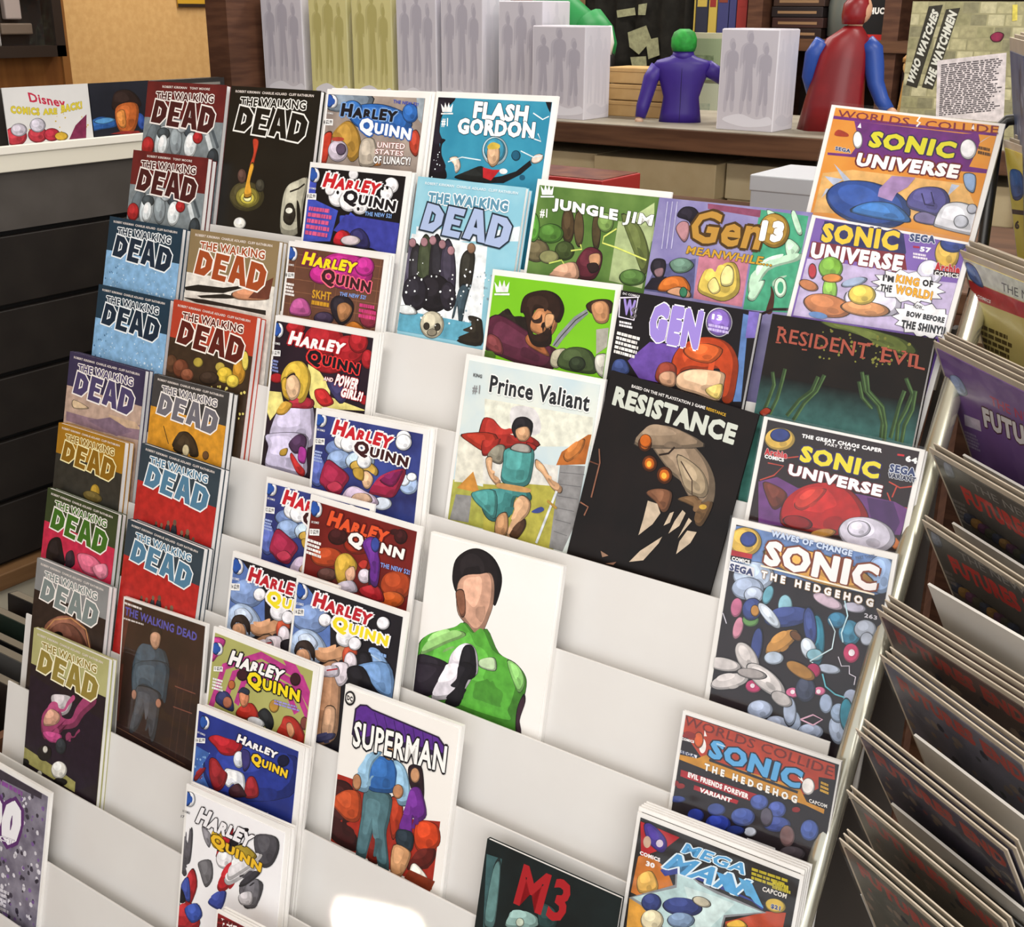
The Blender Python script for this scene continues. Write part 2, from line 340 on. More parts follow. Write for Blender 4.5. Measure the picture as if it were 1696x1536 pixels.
FRAMES={"poster":{"a":[-0.1494,1.15,1.6802],"ex":[1.0,0.0,0.0],"ed":[0.0,0.0,-1.0],"w":0.235},"sign":{"a":[-1.8,0.3299,1.497],"ex":[0.0,1.0,0.0],"ed":[0.0,0.0,-1.0],"w":0.216},"photo":{"a":[-1.8,0.5489,1.499],"ex":[0.0,1.0,0.0],"ed":[0.0,0.0,-1.0],"w":0.17},"r0":{"a":[0.2773,0.0763,1.6386],"ex":[0.2924,-0.9563,0.0],"ed":[0.1825,0.0558,-0.9816],"w":0.178},"r1":{"a":[0.2962,0.0307,1.545],"ex":[0.4848,-0.8746,0.0],"ed":[0.2264,0.1255,-0.9659],"w":0.178},"r2":{"a":[0.2847,-0.0293,1.4446],"ex":[0.6691,-0.7431,0.0],"ed":[0.2784,0.2507,-0.9272],"w":0.178},"r3":{"a":[0.281,-0.0696,1.3618],"ex":[0.7193,-0.6947,0.0],"ed":[0.3045,0.3153,-0.8988],"w":0.178},"r4":{"a":[0.3053,-0.1244,1.2723],"ex":[0.766,-0.6428,0.0],"ed":[0.3214,0.383,-0.866],"w":0.178},"r5":{"a":[0.3177,-0.1639,1.2141],"ex":[0.7771,-0.6293,0.0],"ed":[0.3051,0.3768,-0.8746],"w":0.178},"r6":{"a":[0.305,-0.231,1.1448],"ex":[0.8572,-0.515,0.0],"ed":[0.2497,0.4156,-0.8746],"w":0.178},"r7":{"a":[0.3213,-0.2614,1.1167],"ex":[0.829,-0.5592,0.0],"ed":[0.2625,0.3892,-0.8829],"w":0.178},"r8":{"a":[0.3228,-0.3135,1.0668],"ex":[0.848,-0.5299,0.0],"ed":[0.2569,0.4111,-0.8746],"w":0.178},"r9":{"a":[0.3319,-0.3496,1.027],"ex":[0.866,-0.5,0.0],"ed":[0.2347,0.4066,-0.8829],"w":0.178},"r10":{"a":[0.3395,-0.3799,0.9989],"ex":[0.8746,-0.4848,0.0],"ed":[0.2125,0.3834,-0.8988],"w":0.178},"div_r4":{"a":[0.3301,-0.0908,1.2601],"ex":[0.766,-0.6428,0.0],"ed":[0.3214,0.383,-0.866],"w":0.36},"div_r5":{"a":[0.3379,-0.1284,1.2034],"ex":[0.7771,-0.6293,0.0],"ed":[0.3051,0.3768,-0.8746],"w":0.36},"div_r6":{"a":[0.3498,-0.2404,1.1877],"ex":[0.8572,-0.515,0.0],"ed":[0.2497,0.4156,-0.8746],"w":0.36},"div_r8":{"a":[0.3707,-0.3011,1.0721],"ex":[0.848,-0.5299,0.0],"ed":[0.2569,0.4111,-0.8746],"w":0.36},"div_r9":{"a":[0.3632,-0.3151,1.0053],"ex":[0.866,-0.5,0.0],"ed":[0.2347,0.4066,-0.8829],"w":0.36},"div_r10":{"a":[0.3322,-0.2522,0.8455],"ex":[0.8746,-0.4848,0.0],"ed":[0.2125,0.3834,-0.8988],"w":0.36}}
COVERS={
"wd1a":["6a2222/571a1c/8",[0,0,0],[["p","7f888c",[0,31,100,31,100,170,0,170]],["b","5b656b",[22.5,51.1,16.6,59.5,9.2,61.2,4.6,55.1,5.5,44.9,11.4,36.5,18.8,34.8,23.4,40.9]],["b","c9d2d6",[34.8,53.9,30.0,63.7,22.9,66.7,17.6,61.1,17.2,50.1,22.0,40.3,29.1,37.3,34.4,42.9]],["b","3f484d",[35.0,44.0,32.7,47.5,27.0,49.0,21.3,47.5,19.0,44.0,21.3,40.5,27.0,39.0,32.7,40.5]],["b","e4eaec",[32.9,55.0,30.1,61.0,25.4,62.9,21.7,59.5,21.1,53.0,23.9,47.0,28.6,45.1,32.3,48.5]],["b","a9272a",[16.0,56.0,13.7,61.7,8.0,64.0,2.3,61.7,0.0,56.0,2.3,50.3,8.0,48.0,13.7,50.3]],["b","8d979c",[51.9,48.9,50.9,58.3,45.8,62.9,39.7,59.9,36.1,51.1,37.1,41.7,42.2,37.1,48.3,40.1]],["b","39424a",[71.0,40.0,68.4,44.2,62.0,46.0,55.6,44.2,53.0,40.0,55.6,35.8,62.0,34.0,68.4,35.8]],["b","dfe5e7",[70.9,53.1,67.5,60.5,61.5,62.9,56.3,58.9,55.1,50.9,58.5,43.5,64.5,41.1,69.7,45.1]],["b","a8262a",[77.0,45.0,75.2,48.5,71.0,50.0,66.8,48.5,65.0,45.0,66.8,41.5,71.0,40.0,75.2,41.5]],["w","d5dbdd",5,[82,42,92,60]],["w","4d565c",3,[88,38,97,52]],["b","aeb6ba",[56.0,38.0,54.2,40.8,50.0,42.0,45.8,40.8,44.0,38.0,45.8,35.2,50.0,34.0,54.2,35.2]],["b","2f373c",[99.0,62.0,96.9,68.4,92.0,71.0,87.1,68.4,85.0,62.0,87.1,55.6,92.0,53.0,96.9,55.6]],["t","ROBERT KIRKMAN   TONY MOORE","e8dcd4",[20,3.2,80,3.2,20,5.2],0.02,None,0.05,0],["t","THE WALKING","45181a",[13,8,86,8,13,15.6],0.03,"f4ece6",0.1,2],["D","45181a","f4ece6",9,15.5,81,25]]],
"wd1b":["6a2222/571a1c/8",[0,0,0],"=wd1a"],
"wd2a":["1c3648/16303f/6",[0,0,0],[["p","6f9fcb/9cc3e4/9",[0,31,100,31,100,170,0,170]],["s","d7e8f4",2,33,98,80,70,0.6,3],["s","3f6a92",2,40,20,75,14,0.9,5],["s","cfe2f2",10,60,95,84,40,1.1,8],["t","ROBERT KIRKMAN  CHARLIE ADLARD  CLIFF RATHBURN","e8dcd4",[6,3.2,93,3.2,6,5.2],0.02,None,0.05,0],["t","THE WALKING","16283a",[13,8,86,8,13,15.6],0.03,"f0f4f6",0.1,2],["D","16283a","f0f4f6",9,15.5,81,25]]],
"wd2b":["1c3648/16303f/6",[0,0,0],"=wd2a"],
"wd3":["3a3350/332c48/6",[0,0,0],[["p","b39688/c4a994/5",[0,30,100,30,100,170,0,170]],["p","8f7480",[2.3,53.0,32.8,52.6,66.2,50.0,102.1,45.5,104.1,58.5,51.2,61.3,3.5,61.2]],["p","c8a98c",[59.1,44.6,93.9,44.5,102.7,49.4,62.6,53.5]],["p","7d6677",[33.2,55.3,61.5,46.8,91.2,53.1,72.0,61.2]],["b","dcc09c",[11.6,41.3,31.6,44.5,12.6,48.1]],["t","ROBERT KIRKMAN  CHARLIE ADLARD  CLIFF RATHBURN","e8dcd4",[6,3.2,93,3.2,6,5.2],0.02,None,0.05,0],["t","THE WALKING","4b4168",[13,8,86,8,13,15.6],0.03,"f4ece6",0.1,2],["D","4b4168","f4ece6",9,15.5,81,25]]],
"wd4":["a9781c/96681a/5",[0,0,0],[["p","2b2a26/3a362e/4",[0,30,100,30,100,170,0,170]],["b","a8862c",[70.8,53.8,69.6,59.3,65.1,62.5,60.0,61.5,57.3,56.9,58.6,51.4,63.0,48.3,68.1,49.3]],["b","6a5a2c",[75.1,61.0,69.8,64.6,59.3,66.0,49.9,64.5,47.0,60.9,52.5,57.3,63.0,55.9,72.3,57.5]],["t","ROBERT KIRKMAN  CHARLIE ADLARD  CLIFF RATHBURN","e8dcd4",[6,3.2,93,3.2,6,5.2],0.02,None,0.05,0],["t","THE WALKING","8a6216",[13,8,86,8,13,15.6],0.03,"f2e6b0",0.1,2],["D","8a6216","f2e6b0",9,15.5,81,25]]],
"wd5":["394426/2f3a20/5",[0,0,0],[["p","b81f3c/cf3656/6",[0,31,100,31,100,170,0,170]],["b","1c1416",[8.4,66.4,10.4,48.4,24.0,41.6,30.5,52.3,34.8,63.7,23.2,66.9]],["b","d86a86",[51.6,49.6,72.0,45.5,86.8,52.0,79.3,61.8,60.8,62.5]],["b","30202a",[35.6,54.0,44.3,48.5,48.5,59.8,37.6,66.0]],["b","e48aa0",[73.6,55.7,90.7,47.8,94.5,57.4,84.1,63.5]],["t","ROBERT KIRKMAN  CHARLIE ADLARD  CLIFF RATHBURN","e8dcd4",[6,3.2,93,3.2,6,5.2],0.02,None,0.05,0],["t","THE WALKING","3d6a1e",[13,8,86,8,13,15.6],0.03,"f4ece6",0.1,2],["D","3d6a1e","f4ece6",9,15.5,81,25]]],
"wd6":["8a8a8a/7c7c7c/5",[0,0,0],[["p","281e1b/352722/5",[0,29,100,29,100,170,0,170]],["b","8d5b48",[17.8,64.8,32.1,48.1,54.3,40.0,75.5,44.3,85.0,62.5,76.2,79.0,31.6,93.2]],["b","6f4436",[24.9,64.2,39.5,50.5,57.6,46.7,72.3,52.8,76.2,63.8,35.4,70.3]],["w","c9925e",1.2,[16.9,66.6,32.2,48.8,54.4,40.8,75.6,45.0,84.6,62.7]],["b","14100e",[45.1,59.6,43.6,62.4,39.3,64.8,34.7,65.2,32.5,63.4,34.0,60.6,38.3,58.3,42.9,57.9]],["t","ROBERT KIRKMAN  CHARLIE ADLARD  CLIFF RATHBURN","e8dcd4",[6,3.2,93,3.2,6,5.2],0.02,None,0.05,0],["t","THE WALKING","7b8684",[13,8,86,8,13,15.6],0.03,"f4ece6",0.1,2],["D","7b8684","f4ece6",9,15.5,81,25]]],
"wd7":["b4b17a/a6a26a/5",[0,0,0],[["p","1c1519/2a1c26/5",[0,32,100,32,100,170,0,170]],["p","a8a066/98905a/5",[0,128,100,128,100,170,0,170]],["p","201424",[-11.4,40.7,99.0,52.2,97.5,108.3,72.4,124.2,-21.7,99.3]],["p","9a9458",[-20.7,107.0,-5.6,108.3,38.4,112.2,71.4,116.1,71.4,125.3,-26.7,120.3]],["b","c8c0c4",[30.9,52.6,42.0,47.7,57.9,45.7,55.0,58.8,44.2,65.3,34.3,60.8]],["b","a0406c",[19.8,77.9,30.0,63.7,43.7,60.9,49.3,68.3,62.7,65.5,69.9,51.0,83.5,34.7,88.7,40.6,75.0,55.4,65.4,69.1,45.9,78.6,35.8,91.3,47.2,89.0,43.8,80.9,26.5,92.8]],["b","d4a088",[24.1,73.4,32.3,63.8,44.2,65.3,40.7,74.2,25.0,80.9]],["b","c04a86",[23.4,87.6,46.3,81.6,47.0,87.5,33.6,92.8]],["b","2c3238",[55.4,89.3,54.0,94.7,49.5,98.2,44.5,97.9,42.0,93.9,43.3,88.5,47.9,84.9,52.8,85.3]],["b","e8e4dc",[59.1,109.6,56.8,115.9,50.0,120.6,42.6,120.9,38.9,116.7,41.2,110.4,48.1,105.7,55.5,105.4]],["b","14100e",[60.4,120.0,58.1,123.2,51.9,126.4,45.4,127.7,42.5,126.4,44.8,123.1,51.1,119.9,57.5,118.6]],["b","1a1614",[37.1,101.7,35.0,107.4,28.8,111.6,22.0,111.9,18.7,108.0,20.9,102.3,27.1,98.1,33.8,97.9]],["b","d8d4c8",[31.9,100.4,31.2,102.8,29.1,104.4,26.7,104.3,25.5,102.5,26.2,100.1,28.3,98.4,30.7,98.6]],["b","14100e",[-7.8,110.7,-9.4,119.1,-14.9,124.3,-21.3,123.2,-24.7,116.3,-23.1,107.9,-17.5,102.7,-11.2,103.9]],["b","14100e",[7.6,120.5,6.0,123.5,1.5,126.1,-3.4,126.8,-5.6,125.1,-3.9,122.0,0.6,119.4,5.4,118.8]],["b","d0ccc0",[27.0,124.0,26.2,126.1,24.0,127.6,21.7,127.7,20.5,126.3,21.2,124.2,23.4,122.7,25.8,122.6]],["t","ROBERT KIRKMAN  CHARLIE ADLARD  CLIFF RATHBURN","e8dcd4",[6,3.2,93,3.2,6,5.2],0.02,None,0.05,0],["t","THE WALKING","93803a",[13,8,86,8,13,15.6],0.03,"f6efcf",0.1,2],["D","93803a","f6efcf",9,15.5,81,25]]],
"wdk":["17140f/1c1914/4",[0,0,0],[["b","4c4528",[51.4,85.6,47.0,94.4,33.7,99.2,19.1,97.0,11.8,89.0,16.4,80.0,29.9,75.4,44.4,77.7]],["b","8d8238",[46.2,86.7,43.2,92.7,34.1,96.0,24.2,94.5,19.3,89.0,22.3,82.9,31.5,79.7,41.4,81.3]],["b","d8c850",[41.0,88.0,39.2,91.6,33.7,93.5,27.8,92.6,24.8,89.4,26.7,85.8,32.2,83.9,38.1,84.8]],["b","f4f0b0",[37.3,88.3,36.3,90.2,33.4,91.2,30.2,90.8,28.6,89.1,29.6,87.2,32.6,86.2,35.7,86.7]],["b","c0402a",[31.9,41.7,38.3,42.6,36.7,55.3,34.0,66.8,31.5,64.5,34.5,52.9]],["b","e8a838",[32.3,61.9,36.1,62.9,33.6,75.7,37.0,85.6,29.1,87.5,29.5,78.6]],["b","5a4038",[28.9,71.0,28.0,75.1,24.7,77.1,20.9,75.7,18.8,71.8,19.6,67.7,22.9,65.7,26.8,67.1]],["b","3c3a30",[50.5,76.8,49.7,80.5,46.4,82.2,42.7,81.1,40.6,77.7,41.5,74.0,44.8,72.3,48.5,73.4]],["b","f4f2ea",[34.0,108.8,32.5,112.2,27.8,114.1,22.7,113.2,20.2,110.2,21.7,106.8,26.4,104.9,31.4,105.8]],["b","b8b4a0",[75.1,112.2,72.2,88.7,76.2,75.9,87.3,70.1,97.2,68.1,95.3,87.9,93.8,110.3]],["b","2a2620",[76.1,102.1,76.9,90.8,83.5,88.9,88.3,97.2,84.4,105.0]],["b","e8e6d8",[84.6,93.8,83.8,95.5,81.3,96.4,78.5,96.0,77.1,94.5,78.0,92.8,80.5,91.9,83.3,92.3]],["b","17140f",[88.4,87.3,92.7,93.0,95.5,110.1,93.0,110.4]],["w","2a2620",1.4,[79.4,79.4,88.3,76.2,94.4,72.0]],["t","ROBERT KIRKMAN  CHARLIE ADLARD  CLIFF RATHBURN","e8dcd4",[6,3.2,93,3.2,6,5.2],0.02,None,0.05,0],["t","THE WALKING","17140f",[13,8,86,8,13,15.6],0.03,"f2f0ea",0.1,2],["D","17140f","f2f0ea",9,15.5,81,25]]],
"wdtan":["8f7a58/84704e/5",[0,0,0],[["p","d8d2c8/efe9df/4",[0,35,100,35,100,170,0,170]],["p","1c1916",[-0.8,47.4,15.1,43.6,44.3,42.5,81.9,34.8,44.9,46.8,23.4,48.9,1.0,49.8]],["p","24201c",[14.6,52.6,45.0,47.4,69.9,47.4,49.1,50.7,20.4,53.8]],["b","c98a66",[55.5,45.5,75.7,39.2,91.5,41.0,92.2,45.8,63.2,49.5]],["p","6a3a2c",[85.2,34.4,97.8,28.0,95.4,45.3,73.2,47.0]],["p","2a2420",[-1.9,56.0,24.2,54.5,60.5,54.9,93.5,54.2,94.0,57.8,57.3,57.2,15.4,58.2]],["t","ROBERT KIRKMAN  CHARLIE ADLARD  CLIFF RATHBURN","e8dcd4",[6,3.2,93,3.2,6,5.2],0.02,None,0.05,0],["t","THE WALKING","a34a24",[13,8,86,8,13,15.6],0.03,"f6efe6",0.1,2],["D","a34a24","f6efe6",9,15.5,81,25]]],
"wdred":["b8412a/aa3a26/5",[0,0,0],[["p","2c2119/4a3524/7",[0,32,100,32,100,170,0,170]],["b","5a3a26",[13.5,53.4,12.2,59.4,7.1,62.7,1.2,61.4,-2.0,56.1,-0.7,50.1,4.5,46.8,10.4,48.2]],["b","6e3c28",[27.6,54.9,25.7,61.0,19.4,64.5,12.1,63.5,8.4,58.4,10.3,52.2,16.8,48.7,23.9,49.8]],["b","b09a40",[43.7,46.7,42.5,49.7,38.8,51.6,34.6,51.1,32.4,48.7,33.6,45.6,37.5,43.8,41.6,44.2]],["b","c0a84a",[70.2,46.0,69.0,49.0,65.3,50.8,61.3,50.4,59.2,47.9,60.4,44.9,64.1,43.1,68.1,43.5]],["b","d8b83c",[80.3,50.7,78.4,55.7,72.3,58.8,65.6,58.1,62.1,54.0,64.0,49.0,70.2,46.0,76.9,46.7]],["b","c08a2c",[94.1,45.6,93.2,53.1,88.7,57.0,83.2,55.0,79.8,48.2,80.7,40.6,85.3,36.7,90.8,38.8]],["b","e6d060",[96.1,36.1,96.0,41.7,93.9,44.3,91.0,42.6,89.0,37.4,89.2,31.8,91.3,29.2,94.2,31.0]],["b","8a5038",[34.2,59.1,32.6,63.2,27.5,65.8,21.8,65.2,18.9,61.9,20.6,57.8,25.7,55.3,31.3,55.8]],["b","3a2a20",[64.4,56.3,61.8,60.5,54.2,63.5,46.1,63.4,42.1,60.4,44.8,56.1,52.5,53.1,60.5,53.2]],["b","e0c44a",[88.3,54.5,86.8,58.5,82.0,60.9,76.6,60.4,73.9,57.2,75.4,53.2,80.3,50.7,85.6,51.3]],["s","e8d878",55,60,98,92,26,1.2,4],["t","ROBERT KIRKMAN  CHARLIE ADLARD  CLIFF RATHBURN","e8dcd4",[6,3.2,93,3.2,6,5.2],0.02,None,0.05,0],["t","THE WALKING","5a1c15",[13,8,86,8,13,15.6],0.03,"f8efe4",0.1,2],["D","5a1c15","f8efe4",9,15.5,81,25]]],
"wdgry":["3a3838/444242/5",[0,0,0],[["p","cf8a22/d89a34/4",[0,30,100,30,100,170,0,170]],["b","2e2418",[35.7,61.8,40.2,49.7,48.0,45.2,56.6,46.4,64.3,55.8]],["b","3a2c1c",[36.5,63.7,43.6,51.5,51.5,45.3,63.3,50.5,69.6,62.9,59.0,65.2,55.2,55.2,50.2,65.5]],["b","d8c8a0",[57.2,60.9,56.5,64.9,53.8,67.0,50.5,66.2,48.6,62.7,49.3,58.8,52.1,56.6,55.4,57.5]],["b","6a4a2c",[82.8,60.1,82.1,63.0,79.6,64.6,76.8,64.1,75.3,61.7,75.9,58.9,78.4,57.3,81.3,57.8]],["w","3a2c1c",0.9,[20.1,45.3,29.2,60.6]],["t","ROBERT KIRKMAN  CHARLIE ADLARD  CLIFF RATHBURN","e8dcd4",[6,3.2,93,3.2,6,5.2],0.02,None,0.05,0],["t","THE WALKING","6d6a72",[13,8,86,8,13,15.6],0.03,"f4ece6",0.1,2],["D","6d6a72","f4ece6",9,15.5,81,25]]],
"wdsl1":["32404a/2b3842/5",[0,0,0],[["p","be2b26/a82320/5",[0,33,100,33,100,170,0,170]],["b","2a2c2e",[32.6,73.0,31.8,77.9,30.0,80.0,28.2,77.9,27.4,73.0,28.2,68.1,30.0,66.0,31.8,68.1]],["b","6a5040",[31.5,65.0,31.1,66.3,30.0,66.8,28.9,66.3,28.5,65.0,28.9,63.7,30.0,63.2,31.1,63.7]],["b","33402f",[39.9,73.7,39.0,79.1,37.0,81.4,35.0,79.1,34.1,73.7,35.0,68.3,37.0,66.0,39.0,68.3]],["b","8a6a54",[38.6,64.9,38.2,66.3,37.0,66.9,35.8,66.3,35.4,64.9,35.8,63.5,37.0,62.9,38.2,63.5]],["b","3a3a3e",[48.1,70.4,47.2,76.3,45.0,78.8,42.8,76.3,41.9,70.4,42.8,64.5,45.0,62.0,47.2,64.5]],["b","7a604c",[46.8,60.8,46.3,62.3,45.0,63.0,43.7,62.3,43.2,60.8,43.7,59.3,45.0,58.6,46.3,59.3]],["b","2c3038",[56.9,70.5,55.8,77.9,53.0,81.0,50.2,77.9,49.1,70.5,50.2,63.1,53.0,60.0,55.8,63.1]],["b","6a5040",[55.2,58.5,54.6,60.4,53.0,61.2,51.4,60.4,50.8,58.5,51.4,56.6,53.0,55.8,54.6,56.6]],["b","20262a",[66.1,74.4,65.2,80.3,63.0,82.8,60.8,80.3,59.9,74.4,60.8,68.5,63.0,66.0,65.2,68.5]],["b","8a6a54",[64.8,64.8,64.3,66.3,63.0,67.0,61.7,66.3,61.2,64.8,61.7,63.3,63.0,62.6,64.3,63.3]],["b","4a4030",[73.9,74.5,72.8,81.9,70.0,85.0,67.2,81.9,66.1,74.5,67.2,67.1,70.0,64.0,72.8,67.1]],["b","7a604c",[72.2,62.5,71.6,64.4,70.0,65.2,68.4,64.4,67.8,62.5,68.4,60.6,70.0,59.8,71.6,60.6]],["b","3a2c28",[81.1,76.4,80.2,82.3,78.0,84.8,75.8,82.3,74.9,76.4,75.8,70.5,78.0,68.0,80.2,70.5]],["b","6a5040",[79.8,66.8,79.3,68.3,78.0,69.0,76.7,68.3,76.2,66.8,76.7,65.3,78.0,64.6,79.3,65.3]],["b","2a2c2e",[25,74,50,70,85,76,85,95,25,95]],["t","ROBERT KIRKMAN  CHARLIE ADLARD  CLIFF RATHBURN","e8dcd4",[6,3.2,93,3.2,6,5.2],0.02,None,0.05,0],["t","THE WALKING","4f7c98",[13,8,86,8,13,15.6],0.03,"f0f2f2",0.1,2],["D","4f7c98","f0f2f2",9,15.5,81,25]]],
"wdsl2":["32404a/2b3842/5",[0,0,0],"=wdsl1"],
"wdpur":["2a1c19/3a2520/4",[2,2,2],[["p","5a3028",[-1.2,1.0,11.4,1.6,1.3,68.3,-7.0,70.6]],["p","5a2c24",[-11.3,61.1,5.9,56.6,4.3,106.5,-13.1,111.5]],["w","4a3028",0.7,[73.4,39.0,67.7,121.7]],["w","4a3028",0.7,[81.3,37.0,75.7,119.2]],["w","4a3028",0.7,[90.9,34.4,85.6,116.2]],["w","7a4a3c",1,[69.4,58.7,93.5,58.6]],["w","7a4a3c",1,[69.2,76.1,91.3,75.6]],["w","6a4a38",0.8,[-6.3,111.8,88.0,119.8]],["t","THE WALKING DEAD","5a58b0",[3.7,7.6,90.5,9.1,3.3,14.8],0.03,None,0.05,0],["l","e8e0dc",[2.2,3.7,28.1,4.1,2.5,6.5],1,3],["l","d8d0cc",[2.5,17.1,31.4,16.6,2.7,19.2],1,4],["b","3f4e5a",[27.1,35.2,37.0,32.7,47.1,32.9,56.3,34.7,59.2,52.9,19.7,63.4,20.8,43.8]],["b","44525e",[20.7,52.8,58.5,42.9,60.7,64.0,58.9,76.1,52.1,70.7,35.0,68.1,24.9,73.8,23.7,83.0,18.7,75.5]],["b","4a4c52",[25.7,70.6,52.0,69.3,53.3,82.1,50.5,106.3,45.9,112.2,42.1,95.5,37.9,86.4,28.3,107.0,19.0,111.2,24.2,87.3]],["b","2a201c",[49.9,19.0,48.2,23.2,43.4,25.9,38.3,25.6,35.8,22.5,37.5,18.3,42.4,15.6,47.5,15.9]],["b","c09478",[36.6,24.4,41.8,20.3,48.4,21.5,47.8,29.9,43.3,34.6,38.0,31.7]],["b","b07c64",[24.7,78.3,24.2,81.4,22.2,83.1,20.0,82.5,18.9,79.9,19.4,76.8,21.4,75.0,23.6,75.6]],["b","b07c64",[55.1,77.2,54.4,80.1,52.2,81.8,49.8,81.3,48.6,79.0,49.3,76.1,51.4,74.4,53.8,74.8]]]],
"wdlb":["8ac3d6/a0d0de/5",[0,0,0],[["p","e8eef2",[5.0,37.7,79.1,36.8,79.8,40.9,5.5,49.2]],["p","eef2f4",[1.4,43.6,73.4,45.1,78.0,103.0,-4.1,102.9]],["p","e4edf0",[67.8,35.7,99.5,27.8,102.2,38.4,69.0,42.1]],["b","4c4658",[9.4,71.7,10.5,88.7,7.4,96.3,1.9,89.9,-2.9,73.2,-4.0,56.1,-0.9,48.6,4.7,55.1]],["b","2c2a30",[19.1,74.1,19.8,91.1,15.7,98.8,9.1,92.6,3.9,76.0,3.2,58.9,7.4,51.3,14.0,57.6]],["b","3c4430",[28.2,69.3,29.2,88.8,24.8,97.6,17.5,90.4,11.7,71.4,10.8,51.8,15.3,43.3,22.5,50.5]],["b","26242a",[38.1,69.3,39.4,89.4,35.6,98.4,28.9,90.9,23.2,71.2,21.9,50.9,25.7,42.1,32.4,49.7]],["b","3a3444",[48.5,69.2,49.6,87.5,45.7,95.8,39.2,89.0,33.8,71.0,32.8,52.6,36.7,44.5,43.2,51.4]],["b","1f1c22",[46.6,83.7,43.6,94.3,32.9,100.0,20.5,97.5,13.8,88.1,16.9,77.4,27.9,71.8,40.1,74.4]],["b","26232c",[24.4,86.7,22.5,96.4,14.6,101.4,5.3,98.8,0.0,90.0,2.0,80.2,10.0,75.2,19.3,78.0]],["b","2a2630",[51.4,85.4,50.6,93.1,45.9,97.0,40.2,94.6,36.7,87.4,37.6,79.7,42.2,75.9,47.9,78.3]],["b","a87c84",[6.7,50.2,6.2,52.7,4.0,53.9,1.4,53.2,0.0,51.0,0.6,48.5,2.8,47.3,5.4,48.0]],["b","a87c84",[18.0,48.3,17.4,50.8,15.3,52.0,12.7,51.3,11.4,49.1,11.9,46.6,14.1,45.4,16.6,46.1]],["b","a87c84",[26.0,46.3,25.4,48.7,23.3,49.9,20.8,49.2,19.4,47.0,20.0,44.6,22.1,43.3,24.6,44.1]],["b","a87c84",[35.4,48.2,34.8,50.6,32.7,51.8,30.3,51.1,28.9,48.9,29.4,46.5,31.6,45.3,34.0,46.0]],["b","a87c84",[44.3,51.9,43.7,54.3,41.6,55.5,39.2,54.8,37.8,52.7,38.4,50.2,40.5,49.0,42.9,49.7]],["b","2e2c26",[52.0,55.7,57.0,50.4,63.3,53.2,64.3,67.2,62.8,79.1,54.9,80.2,51.9,67.5]],["b","3a4c56",[54.5,77.9,62.6,78.0,61.3,91.2,60.5,103.2,57.6,103.6,54.1,92.2,52.6,100.8,51.0,99.8]],["b","8a6a54",[63.1,48.0,62.5,50.7,60.2,52.1,57.5,51.3,56.0,48.8,56.5,46.1,58.9,44.7,61.6,45.5]],["p","5fa4bc",[-7.2,103.3,18.0,103.4,76.6,103.2,80.7,117.9,-4.5,119.0]],["b","e8ecec",[-4.3,101.7,9.4,98.5,16.5,103.6,2.7,105.6]],["b","c8c0a8",[44.1,108.0,42.1,115.6,34.8,119.8,26.3,118.0,21.8,111.4,23.8,103.7,31.3,99.7,39.7,101.5]],["b","3a342c",[30.7,111.3,30.2,113.2,28.5,114.3,26.4,113.8,25.3,112.1,25.8,110.1,27.5,109.1,29.6,109.5]],["b","3a342c",[41.2,110.3,40.8,112.2,39.0,113.3,37.0,112.8,35.9,111.1,36.3,109.1,38.1,108.1,40.1,108.6]],["b","8a8270",[38.5,114.9,37.5,117.0,34.5,118.2,31.2,117.9,29.6,116.3,30.6,114.3,33.6,113.0,36.9,113.3]],["b","2a241c",[65.6,98.9,75.8,98.6,79.4,102.8,80.7,117.9,58.6,117.9,73.2,108.4]],["s","f8fbfc",3,62,97,110,60,0.9,2],["s","8fa4ae",62,58,98,105,26,0.8,9],["t","ROBERT KIRKMAN  CHARLIE ADLARD  CLIFF RATHBURN","e6f0f4",[8,3.5,94,3.5,8,5.5],0.02,None,0.05,0],["t","THE WALKING","5f93ac",[13,10,87,10,13,19],0.05,"f2f6f8",0.1,2],["D","a9b9dc","22303c",9,19,84,26]]],
